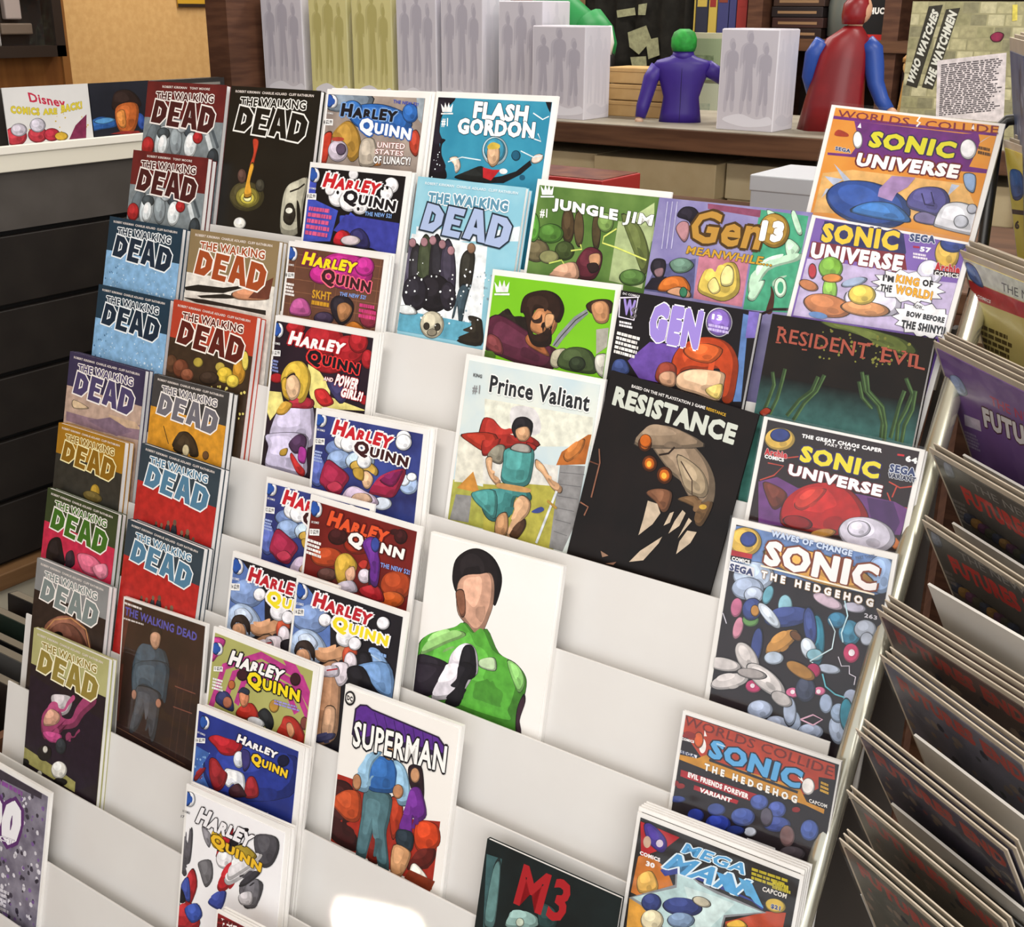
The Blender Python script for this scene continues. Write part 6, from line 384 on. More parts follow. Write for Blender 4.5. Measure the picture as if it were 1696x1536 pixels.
"su64":["1f1313/2a1414/4",[3,1.5,3],[["w","b8402c",0.8,[5.4,39.6,13.8,34.6,18.6,27.6,8.3,27.9]],["w","b8402c",0.8,[18.6,22.6,27.3,19.7]],["w","b8402c",0.8,[83.5,22.6,90.5,24.7,97.4,22.2]],["w","b8402c",0.8,[83.9,29.2,88.1,35.8,97.4,35.5]],["w","b8402c",0.8,[88.5,24.3,87.2,31.2]],["w","b8402c",0.8,[97.4,13.7,102.9,18.1]],["p","6a3a78",[4.6,40.8,16.0,35.2,30.2,38.9,67.8,33.9,89.5,33.5,98.4,36.2,96.2,52.0,9.9,67.0]],["p","4a2a5c",[72.8,34.7,88.6,33.8,94.7,44.7,92.6,52.9,78.5,48.8]],["b","6a3020",[7.8,41.1,17.2,40.9,24.1,44.3,23.3,50.5,16.9,55.1]],["b","b8682c",[91.7,53.1,97.1,56.5,95.2,60.9,91.8,57.9]],["b","b01f1c",[24.1,62.4,23.3,50.5,31.3,39.6,43.1,32.9,55.5,31.0,66.2,35.3,74.7,43.9,74.9,49.7,64.6,56.2,59.8,61.3,44.3,63.3,33.3,64.1]],["b","c83a2c",[30.2,48.9,38.3,39.0,47.6,35.8,44.2,43.5,35.8,51.5]],["b","cfc9d8",[93.9,56.2,89.1,63.7,77.3,67.3,65.4,64.8,60.4,57.5,65.4,49.8,77.4,46.4,89.1,49.0]],["b","dcd6e6",[78.4,52.7,77.2,56.4,73.0,58.9,68.1,58.7,65.6,55.9,66.8,52.2,71.1,49.7,75.9,49.9]],["b","b8843c",[58.4,59.6,56.9,62.1,52.0,64.9,46.6,66.4,43.8,65.6,45.4,63.0,50.3,60.2,55.7,58.8]],["b","8a1a1a",[43.3,59.2,40.8,62.1,34.5,63.8,28.2,63.1,25.5,60.5,28.0,57.5,34.3,55.9,40.6,56.6]],["t","THE GREAT CHAOS CAPER","f0ecec",[26.4,5.5,76.0,4.3,26.4,8.0],0.06,None,0.05,0],["t","PART 2 OF 4","f0ecec",[41.4,7.8,60.5,7.6,41.5,9.5],0.04,None,0.05,0],["t","SONIC","e2d22c",[27.8,12.2,77.2,12.6,27.7,22.6],0.06,"2a1a5a",0.05,0],["t","UNIVERSE","f8f6f6",[22.3,25.2,80.9,25.6,22.2,32.3],0.06,"6a1620",0.07,0],["b","d8b04c",[22.5,9.8,20.7,15.1,14.5,18.5,7.4,17.9,3.7,13.8,5.5,8.4,11.8,5.1,18.8,5.7]],["b","2c3c80",[18.8,8.1,17.6,11.2,13.6,13.2,9.2,12.9,6.9,10.6,8.1,7.5,12.1,5.5,16.5,5.8]],["t","Archie","c0242c",[4.6,19.1,19.4,18.4,5.3,23.5],0.06,"f0d8d4",0.03,0],["t","COMICS","f4f2f0",[5.4,23.0,18.2,22.7,5.7,25.4],0.05,None,0.05,0],["t","64","f2f0ee",[90.1,5.0,97.0,5.3,90.4,8.7],0.07,None,0.05,0],["p","c0242c",[85.1,5.3,89.2,5.0,89.2,6.1,85.2,6.4]],["t","SEGA","33406a",[82.2,11.9,97.4,11.4,82.5,16.9],0.06,"dfe2ea",0.06,0],["t","VARIANT","262a44",[82.2,17.1,98.5,16.7,82.3,20.2],0.05,"e4e6ec",0.06,0]]],
"waves":["1d1619/2a1f24/5",[3.5,3.5,2.5],[["p","6f8cc0",[1.8,4.6,13.7,3.0,28.4,1.7,75.6,0.7,99.8,0.7,99.0,21.8,90.7,25.6,53.9,27.2,17.7,27.2,2.2,26.0]],["b","9ab4dc",[100.7,11.3,99.7,19.3,94.8,23.7,88.8,21.9,85.3,15.0,86.3,7.0,91.3,2.6,97.2,4.4]],["b","c0d0e8",[31.9,28.7,29.2,35.5,20.8,40.1,11.4,39.8,6.7,34.7,9.5,27.8,18.0,23.3,27.3,23.7]],["b","a4b2cc",[26.4,37.7,24.4,43.1,17.8,46.7,10.6,46.5,7.0,42.5,9.1,37.1,15.7,33.5,22.9,33.8]],["b","b9c4da",[27.0,41.5,25.9,45.2,22.0,47.6,17.7,47.3,15.4,44.4,16.6,40.6,20.5,38.2,24.8,38.6]],["b","8fc0d0",[45.5,43.6,45.0,48.4,42.4,51.1,39.2,50.0,37.2,45.7,37.7,40.8,40.3,38.2,43.5,39.3]],["b","6fb0c4",[32.7,41.0,31.1,45.0,28.8,46.5,27.1,44.6,27.1,40.5,28.7,36.5,31.0,35.0,32.7,36.9]],["b","c06a8c",[15.3,52.8,14.2,57.1,11.7,59.0,9.2,57.5,8.2,53.4,9.3,49.2,11.9,47.3,14.4,48.8]],["b","d08aa0",[17.7,65.2,16.3,70.0,14.0,72.1,12.1,70.1,11.8,65.2,13.2,60.3,15.5,58.3,17.4,60.3]],["b","6a9a58",[26.6,57.2,25.6,60.2,22.4,62.2,18.8,62.0,16.9,59.7,17.9,56.6,21.2,54.7,24.8,54.9]],["b","d0b8c8",[74.5,37.4,71.3,39.2,64.9,38.9,58.8,36.7,56.9,33.8,60.1,32.0,66.6,32.3,72.5,34.5]],["b","c4c0d4",[87.7,34.9,85.8,37.0,81.4,38.1,77.0,37.7,75.2,35.8,77.0,33.8,81.5,32.6,85.9,33.1]],["b","3f7f9c",[87.4,48.7,86.4,54.3,82.4,57.6,77.7,56.6,75.0,52.0,76.0,46.5,80.0,43.2,84.7,44.2]],["b","38789a",[78.3,43.7,77.2,47.3,73.7,49.6,69.7,49.3,67.5,46.5,68.6,42.9,72.2,40.6,76.2,40.9]],["b","2f7c94",[67.7,58.7,68.1,69.4,65.6,74.6,61.7,71.2,58.6,61.2,58.2,50.5,60.8,45.4,64.7,48.8]],["b","a8b0c0",[95.7,44.7,94.6,48.9,90.6,51.6,86.0,51.2,83.6,47.9,84.7,43.6,88.8,40.9,93.3,41.4]],["b","c8406c",[88.5,60.6,87.8,64.7,85.0,67.2,81.6,66.5,79.7,63.0,80.3,58.9,83.2,56.4,86.5,57.1]],["b","b0b8c8",[94.9,50.4,94.3,53.2,92.0,54.9,89.4,54.6,88.0,52.3,88.6,49.5,90.8,47.8,93.5,48.2]],["b","aab6d0",[44.0,108.1,42.4,112.8,37.3,116.1,31.6,116.1,28.7,112.8,30.3,108.1,35.5,104.8,41.1,104.8]],["b","b4bed6",[56.0,115.6,53.7,120.0,48.3,122.5,42.9,121.5,40.7,117.6,43.0,113.2,48.4,110.8,53.8,111.8]],["b","a4b2ca",[62.2,111.3,62.0,116.9,59.7,119.9,56.7,118.6,54.8,113.6,55.0,108.0,57.2,105.0,60.2,106.4]],["b","aab6d0",[75.7,111.9,74.1,115.8,69.2,118.8,63.8,119.1,61.1,116.5,62.7,112.6,67.7,109.6,73.0,109.3]],["b","a8b6d0",[87.8,106.3,88.5,112.3,86.3,116.1,82.5,115.4,79.3,110.6,78.6,104.6,80.8,100.8,84.6,101.5]],["b","aeb8d2",[92.8,86.6,92.2,90.8,89.4,93.3,86.0,92.7,84.1,89.2,84.7,85.0,87.6,82.5,90.9,83.1]],["b","94a8c4",[87.2,96.8,86.6,101.0,83.7,103.6,80.3,103.0,78.3,99.5,79.0,95.3,81.9,92.7,85.3,93.4]],["b","a0b0cc",[78.3,93.8,77.9,98.0,75.6,100.4,72.8,99.5,71.1,96.0,71.5,91.8,73.8,89.4,76.6,90.3]],["b","b6c0d4",[79.5,73.7,77.6,75.7,73.1,77.0,68.6,76.7,66.8,75.0,68.7,72.9,73.2,71.7,77.7,72.0]],["b","b02c5c",[68.3,76.7,67.6,79.9,64.9,81.9,61.9,81.5,60.3,79.0,61.0,75.8,63.6,73.8,66.6,74.2]],["b","c23a6c",[35.0,96.0,34.1,99.1,30.8,101.2,27.2,101.1,25.4,98.9,26.4,95.8,29.6,93.7,33.2,93.8]],["b","d86a94",[58.5,93.0,57.7,95.3,54.9,97.0,51.9,97.0,50.4,95.4,51.3,93.1,54.0,91.4,57.0,91.4]],["b","d86a94",[73.1,87.7,72.5,89.7,70.3,91.0,67.9,91.0,66.6,89.6,67.3,87.7,69.5,86.3,71.9,86.3]],["b","3c4258",[67.2,88.5,66.4,94.0,62.7,97.4,58.4,96.5,55.8,91.9,56.7,86.3,60.3,83.0,64.7,83.9]],["b","2f8ca4",[90.9,96.6,90.9,103.3,88.9,106.8,85.9,104.9,83.8,98.8,83.8,92.1,85.8,88.7,88.8,90.6]],["b","a8b4cc",[58.2,104.8,58.1,111.0,55.8,114.3,52.8,112.6,50.7,107.0,50.8,100.8,53.1,97.5,56.1,99.2]],["b","3a4884",[27.4,52.1,24.8,56.7,20.4,58.4,16.7,56.0,15.9,51.1,18.5,46.4,23.0,44.8,26.7,47.2]],["b","3a4884",[57.7,45.1,55.0,50.4,46.0,55.9,35.9,58.3,30.6,56.2,33.4,50.8,42.6,45.3,52.6,43.0]],["b","3a4884",[31.4,72.0,30.6,79.6,28.3,83.1,25.9,80.3,24.8,72.9,25.6,65.2,27.9,61.8,30.3,64.6]],["b","3a4884",[61.7,51.4,62.8,59.3,61.1,63.3,57.7,61.2,54.6,54.1,53.5,46.2,55.2,42.1,58.6,44.3]],["b","c08840",[26.3,51.4,25.9,53.8,24.3,55.2,22.4,54.7,21.3,52.7,21.6,50.2,23.2,48.8,25.2,49.3]],["b","c9d2de",[40.1,58.1,36.5,58.4,30.7,55.3,26.1,50.6,25.5,47.0,29.2,46.8,35.0,49.9,39.5,54.6]],["b","c9d2de",[63.1,63.3,64.3,67.8,62.6,71.2,59.0,71.4,55.7,68.3,54.5,63.7,56.2,60.3,59.8,60.2]],["b","c08a44",[51.1,57.6,50.9,62.1,46.1,69.2,39.4,74.7,34.8,75.4,35.0,70.7,40.0,63.6,46.6,58.2]],["b","a87838",[65.6,82.2,62.2,84.2,55.6,83.6,49.8,80.9,48.1,77.6,51.7,75.6,58.3,76.2,64.0,78.9]],["b","6a4424",[54.0,62.0,52.3,63.0,49.7,62.5,47.7,60.8,47.6,58.8,49.3,57.8,52.0,58.4,53.9,60.1]],["b","b9c6d8",[45.5,75.4,44.3,78.5,40.5,80.7,36.3,80.8,34.1,78.6,35.4,75.5,39.2,73.3,43.4,73.3]],["b","8fc0d0",[68.2,67.2,67.3,69.9,64.2,71.7,60.8,71.7,59.1,69.7,60.0,67.0,63.1,65.1,66.5,65.2]],["b","cdc6c4",[20.4,88.3,17.2,91.4,9.4,93.5,1.5,93.2,-1.7,90.7,1.6,87.6,9.5,85.5,17.3,85.9]],["b","c4bdbb",[28.1,77.3,31.6,83.8,30.3,89.0,25.1,89.9,19.0,85.8,15.5,79.2,16.7,74.0,22.0,73.3]],["b","cdc6c4",[26.2,93.2,24.1,97.5,16.7,102.7,8.3,105.7,3.8,104.7,6.0,100.2,13.5,95.0,21.9,92.1]],["b","cdc6c4",[49.6,97.3,43.9,99.4,34.3,96.8,26.3,91.1,24.7,85.5,30.5,83.5,40.2,86.1,48.1,91.8]],["b","bdb6b4",[54.8,101.4,52.0,103.6,47.2,103.7,43.2,101.5,42.3,98.3,45.1,96.1,49.9,96.1,53.9,98.3]],["b","a8a09e",[36.8,89.2,34.2,91.5,28.0,93.1,21.7,93.0,19.1,91.2,21.8,88.8,28.1,87.2,34.2,87.4]],["w","cfe4ea",0.7,[68.3,45.3,73.1,51.6,73.0,62.0,61.5,72.8,63.5,73.2]],["w","e0d8e4",0.6,[77.3,65.6,80.0,70.5,84.4,69.2,85.2,73.7,89.0,74.5,88.9,79.3]],["w","d8a8bc",0.9,[61.7,108.5,68.6,103.5,74.4,104.6,69.6,109.5,61.7,108.5]],["w","d0ccd8",0.6,[-0.4,54.3,4.5,59.0,7.4,64.2]],["w","62b4c4",0.9,[70.0,78.1,73.0,84.9,79.2,87.8,84.8,88.0]],["w","bfe0ea",0.8,[75.4,32.2,78.7,40.8,76.8,51.6,78.6,56.7]],["b","f0e4ea",[55.7,93.4,55.5,94.4,54.6,95.0,53.6,94.9,53.1,94.1,53.3,93.1,54.2,92.4,55.2,92.5]],["b","f0e4ea",[70.7,88.6,70.5,89.6,69.7,90.3,68.7,90.1,68.2,89.4,68.4,88.3,69.3,87.7,70.2,87.8]],["b","f4eaf0",[86.2,60.7,85.9,62.3,84.8,63.2,83.4,63.0,82.7,61.7,83.0,60.2,84.1,59.3,85.4,59.5]],["b","f0dfe6",[31.0,96.7,30.8,97.8,29.9,98.4,28.9,98.3,28.3,97.5,28.5,96.5,29.4,95.8,30.5,95.9]],["b","d8b04c",[20.9,10.1,19.0,16.6,12.6,20.7,5.2,19.8,1.4,14.4,3.3,7.8,9.8,3.8,17.1,4.8]],["b","3a4a90",[17.8,9.3,16.8,12.7,13.6,14.7,10.0,14.2,8.0,11.5,9.0,8.1,12.2,6.1,15.8,6.6]],["p","a8242c",[2.6,19.0,16.8,18.7,16.8,21.6,2.7,22.4]],["p","17141a",[2.7,22.4,16.8,22.1,16.7,24.4,2.7,24.9]],["t","COMICS","f2f0ee",[4.3,22.8,15.9,22.6,4.5,25.3],0.05,None,0.05,0],["p","e6e6ec",[1.3,25.7,19.5,26.3,20.0,32.0,3.1,31.6]],["t","SEGA","38406a",[3.9,27.0,19.2,27.4,3.9,31.5],0.06,None,0.05,0],["t","WAVES OF CHANGE","c8d6ec",[26.4,1.7,75.5,3.0,26.3,5.5],0.06,"40508c",0.04,0],["t","PART THREE","54607c",[77.4,6.2,87.7,2.5,78.2,7.9],0.02,None,0.05,0],["b","d9a04a",[90.1,19.8,80.1,25.0,56.9,26.1,33.6,22.2,24.3,15.5,35.2,10.2,59.1,9.4,81.6,13.4]],["t","SONIC","f6efee",[24.5,7.8,92.2,8.3,24.2,23.3],0.06,"7a3a1c",0.05,0],["w","f6e8d0",1,[23.0,24.2,91.5,25.0]],["t","T H E   H E D G E H O G","f2eeee",[24.1,26.7,91.8,27.7,24.2,31.5],0.05,"8a6428",0.06,0],["t","263","d8d4dc",[87.9,36.7,95.2,36.5,88.1,39.2],0.04,None,0.05,0]]],
"evil":["1b1418/22181c/4",[2.5,2,1],[["p","b03a20",[1.2,2.2,96.8,2.8,98.2,11.3,88.8,12.7,89.9,19.5,82.9,25.6,23.8,31.1,0.6,11.0,0.7,5.2]],["p","c88a28",[-1.7,28.1,14.1,26.2,19.4,22.1,22.6,23.9,32.5,24.4,78.8,22.5,84.5,29.6,95.3,30.3,95.3,33.1,84.0,31.7,19.9,31.4,-1.8,30.5]],["t","WORLDS COLLIDE","6a2018",[2.3,2.3,97.0,4.1,1.7,8.2],0.01,None,0.05,0],["b","f2ece8",[18.4,16.7,18.3,20.1,16.9,22.0,15.1,21.2,13.9,18.2,14.0,14.8,15.4,12.9,17.2,13.7]],["p","f2ece8",[16.1,11.3,16.0,7.5,18.0,10.7]],["b","f2ece8",[87.4,19.1,86.9,22.8,84.6,25.0,81.9,24.5,80.3,21.5,80.8,17.8,83.1,15.6,85.8,16.1]],["b","d8602c",[16.0,13.7,15.7,17.1,14.0,19.1,11.7,18.4,10.4,15.5,10.7,12.0,12.5,10.1,14.7,10.7]],["b","f2ece8",[77.0,16.7,79.1,16.0,80.4,18.7]],["t","SONIC","5aa4d8",[21.5,11.1,80.0,12.1,20.5,23.1],0.06,"1c2030",0.05,0],["w","b8d8f0",0.8,[24.8,13.2,30.6,13.2]],["w","26262c",1.6,[21.8,24.6,78.5,25.8]],["t","T H E   H E D G E H O G","f4f0ea",[19.4,27.3,78.8,28.0,19.5,32.0],0.05,"3a2a14",0.05,0],["b","8a2420",[2.3,15.2,4.8,11.6,10.3,11.7,10.2,14.6,3.0,16.0]],["t","COMICS","f0ecec",[2.0,16.3,10.5,15.9,2.1,18.0],0.05,None,0.05,0],["p","d8d8e0",[1.8,24.5,13.8,24.4,13.6,26.4,1.6,26.5]],["t","SEGA","2c3458",[2.8,24.5,12.8,24.4,2.8,26.6],0.05,None,0.05,0],["p","a81c28",[4.8,36.6,55.2,35.3,53.3,40.7,5.0,40.8]],["t","EVIL FRIENDS FOREVER","f6f0ee",[9.8,36.3,49.8,36.8,9.8,39.7],0.06,None,0.05,0],["p","a81c28",[14.9,43.2,44.2,43.0,43.6,45.5,14.9,46.1]],["t","VARIANT","f6f0ee",[18.9,43.3,39.9,43.1,18.6,46.3],0.06,None,0.05,0],["b","2a3c9c",[24.0,59.7,23.0,63.2,19.5,65.7,15.7,65.8,13.7,63.5,14.7,60.0,18.2,57.5,22.1,57.4]],["b","2c3ea0",[41.5,59.1,39.9,64.1,34.7,67.8,28.9,68.2,25.9,64.8,27.5,59.8,32.8,56.1,38.6,55.8]],["b","3c4c8c",[36.9,51.3,35.7,54.4,31.9,56.9,27.8,57.2,25.8,55.2,27.0,52.1,30.7,49.6,34.8,49.3]],["b","45589c",[55.6,49.2,54.2,53.8,49.4,57.2,44.0,57.5,41.2,54.4,42.7,49.9,47.6,46.5,52.9,46.2]],["b","4a5ca4",[62.1,37.6,61.1,41.2,57.6,43.9,53.6,43.9,51.5,41.3,52.5,37.7,56.1,35.0,60.1,35.0]],["b","4a5ca8",[73.3,38.2,72.3,42.2,68.9,44.9,65.0,44.8,62.8,42.0,63.8,38.0,67.3,35.3,71.2,35.4]],["b","3c4c90",[77.3,46.0,75.6,49.9,70.3,53.2,64.5,54.0,61.7,51.7,63.5,47.8,68.8,44.5,74.5,43.7]],["b","4a60a8",[94.0,43.5,93.2,48.3,90.0,51.4,86.1,51.0,83.9,47.3,84.7,42.4,87.9,39.4,91.8,39.8]],["b","7a5c5c",[81.0,52.0,80.5,56.8,77.8,59.7,74.4,59.1,72.4,55.2,73.0,50.4,75.7,47.5,79.1,48.2]],["b","4a4248",[88.7,60.2,87.0,64.1,81.8,67.5,76.1,68.3,73.3,66.1,75.1,62.1,80.4,58.7,86.0,58.0]],["b","34468c",[10.6,53.9,9.4,55.8,6.1,57.6,2.6,58.2,1.0,57.3,2.2,55.3,5.5,53.6,9.0,53.0]],["b","c8ccd8",[58.0,57.8,57.3,60.0,54.9,61.8,52.2,61.9,50.8,60.4,51.6,58.1,54.0,56.4,56.6,56.3]],["b","26357c",[50.7,59.5,49.4,62.0,45.7,64.2,41.7,64.8,39.8,63.5,41.1,61.0,44.8,58.8,48.8,58.2]],["b","5a5464",[66.2,45.4,65.8,49.5,63.6,52.0,60.8,51.3,59.2,48.0,59.6,43.8,61.8,41.4,64.6,42.1]],["b","8a2020",[4.9,45.2,4.4,46.6,2.5,47.8,0.5,48.0,-0.4,47.1,0.2,45.6,2.0,44.5,4.0,44.3]],["b","8a2020",[9.1,45.7,8.5,47.2,6.7,48.3,4.7,48.5,3.7,47.6,4.3,46.1,6.1,45.0,8.1,44.8]],["b","8a2020",[81.7,35.2,81.2,36.6,79.6,37.6,77.8,37.8,76.9,36.9,77.4,35.6,79.0,34.5,80.8,34.4]],["b","8a2020",[1.8,38.5,1.2,39.9,-0.6,41.1,-2.6,41.2,-3.6,40.3,-3.0,38.9,-1.1,37.8,0.9,37.6]],["p","f0eef0",[53.2,63.3,71.0,63.2,71.6,66.7,52.8,66.8]],["l","8a888c",[55.2,64.0,68.8,64.0,55.5,66.7],2,4],["t","CAPCOM","f0ece8",[85.8,26.9,96.5,26.8,86.0,29.1],0.04,None,0.05,0],["l","d8a838",[90.8,14.3,96.2,14.7,91.1,21.0],3,3]]],
"mega":["1d1a1a/262222/4",[2.5,2.5,2],[["p","c8742c",[4.8,25.7,9.8,21.0,22.9,25.8,30.3,36.4,9.6,48.5,3.7,48.2]],["p","d89a3c",[3.4,52.0,16.0,52.3,28.6,59.4,4.4,69.8]],["p","b8482c",[62.1,41.9,83.8,26.6,94.1,23.1,93.9,31.4,62.6,44.8]],["b","e0b058",[6.8,37.7,14.4,31.1,19.6,39.8,9.2,46.0]],["b","e8b848",[63.9,42.0,70.2,37.6,74.1,39.9,64.3,44.1]],["p","b02028",[2.8,4.6,27.8,5.1,20.9,14.0,6.6,25.0]],["b","44308c",[5.5,6.4,9.8,3.8,19.1,8.4,20.9,14.0,17.8,17.9,9.7,14.7]],["b","d8c8d8",[18.7,12.2,18.3,14.0,16.9,15.2,15.3,15.1,14.4,13.8,14.8,12.0,16.2,10.8,17.8,10.9]],["b","c8a890",[11.2,14.2,10.9,16.8,9.4,18.5,7.6,18.1,6.5,15.9,6.8,13.3,8.3,11.6,10.1,12.0]],["t","COMICS","f0ecec",[5.3,21.7,18.4,21.3,5.5,24.1],0.05,None,0.05,0],["t","30","f0ecec",[10.2,25.9,15.8,25.5,10.2,29.1],0.05,None,0.05,0],["p","8a8c90",[28.0,20.2,43.2,25.8,54.2,26.6,83.9,27.4,61.7,39.4,61.0,45.6,24.2,61.3,11.4,53.3,2.9,51.8,29.7,33.0]],["p","b9d4d4",[29.5,21.4,43.4,27.0,54.5,28.3,81.5,28.0,60.6,38.5,60.1,45.9,26.8,60.2,13.0,51.7,5.1,50.8,30.9,34.3]],["p","d0e4e2",[35.1,31.7,54.7,29.9,65.4,29.9,54.3,48.4,45.8,52.0]],["b","34427e",[23.1,46.6,22.0,50.9,18.2,54.1,13.8,54.3,11.5,51.4,12.6,47.1,16.5,43.9,20.8,43.7]],["b","34427e",[47.4,40.4,44.4,45.1,36.5,49.1,28.3,50.1,24.7,47.4,27.9,42.6,35.9,38.6,44.0,37.7]],["b","e4d8b4",[26.1,56.3,24.9,61.3,20.5,65.1,15.5,65.4,12.8,61.9,14.1,56.8,18.5,53.1,23.5,52.9]],["b","c8c0a8",[51.9,36.0,50.1,38.0,46.4,39.0,42.9,38.4,41.7,36.6,43.6,34.6,47.3,33.6,50.7,34.2]],["b","7f98b8",[44.3,48.5,42.6,52.5,37.3,56.0,31.6,57.2,28.8,55.1,30.6,51.2,35.9,47.6,41.6,46.5]],["p","2f3c8c",[19.5,28.1,29.2,18.9,33.2,20.8,81.7,24.0,81.3,26.8,74.8,24.3,32.1,24.9,22.8,30.4]],["t","MEGA","4f9cd0",[32.7,6.6,70.7,5.1,30.1,13.1],0.03,"dceaf2",0.06,0],["t","MAN","4f9cd0",[28.1,14.8,72.9,13.3,20.6,25.9],0.03,"dceaf2",0.06,0],["p","4f9cd0",[52.3,15.9,59.4,15.7,67.1,24.8,59.2,24.6]],["p","5aa8d8",[65.3,14.2,73.2,14.5,81.9,25.6,76.6,24.4,73.6,22.2,71.0,22.3]],["l","b8a828",[71.6,5.6,94.2,4.3,72.4,12.7],3,5],["l","c8b830",[84.0,8.4,94.4,7.6,84.7,13.3],2,8],["t","CAPCOM","e8e2da",[79.4,13.6,93.0,12.6,79.3,16.4],0.04,None,0.05,0],["b","d0b048",[93.4,20.7,91.6,23.5,87.7,25.2,83.9,24.6,82.5,22.1,84.4,19.2,88.3,17.6,92.0,18.2]],["t","$21","3a4878",[85.4,21.2,90.8,20.6,85.6,24.1],0.06,"e8e8ec",0.04,0]]],
"shad":["8a1c20/7a181c/4",[2,2,2],[["t","THE SHADOW","f0e8e4",[6,4,66,4,6,10],0.06,None,0.05,0],["l","5a1014",[1.3,5.4,43.0,-3.3,2.1,21.8],4,3]]],
"p200":["6a6474/8f8a98/9",[3,4,3],[["s","d8d4dc",5,10,95,140,90,2.2,3],["s","3c3644",5,10,95,140,90,2.4,5],["s","7a5a96",5,10,95,140,50,2,7],["p","3a3440",[8.2,3.9,90.4,-0.5,89.4,8.9,9.4,12.8]],["t","200","f2f0f4",[-8.8,32.9,68.3,21.1,-12.4,74.6],0.09,"5a2c6a",0.08,0],["l","8a4c98",[19.2,12.4,72.5,10.8,19.5,18.4],1,4],["t","PROJECT","e8e4ec",[-4.3,67.5,59.9,56.8,-5.3,73.5],0.04,"4a2456",0.03,0],["l","d8d4dc",[22.0,108.7,62.8,103.9,22.2,129.4],5,9]]],
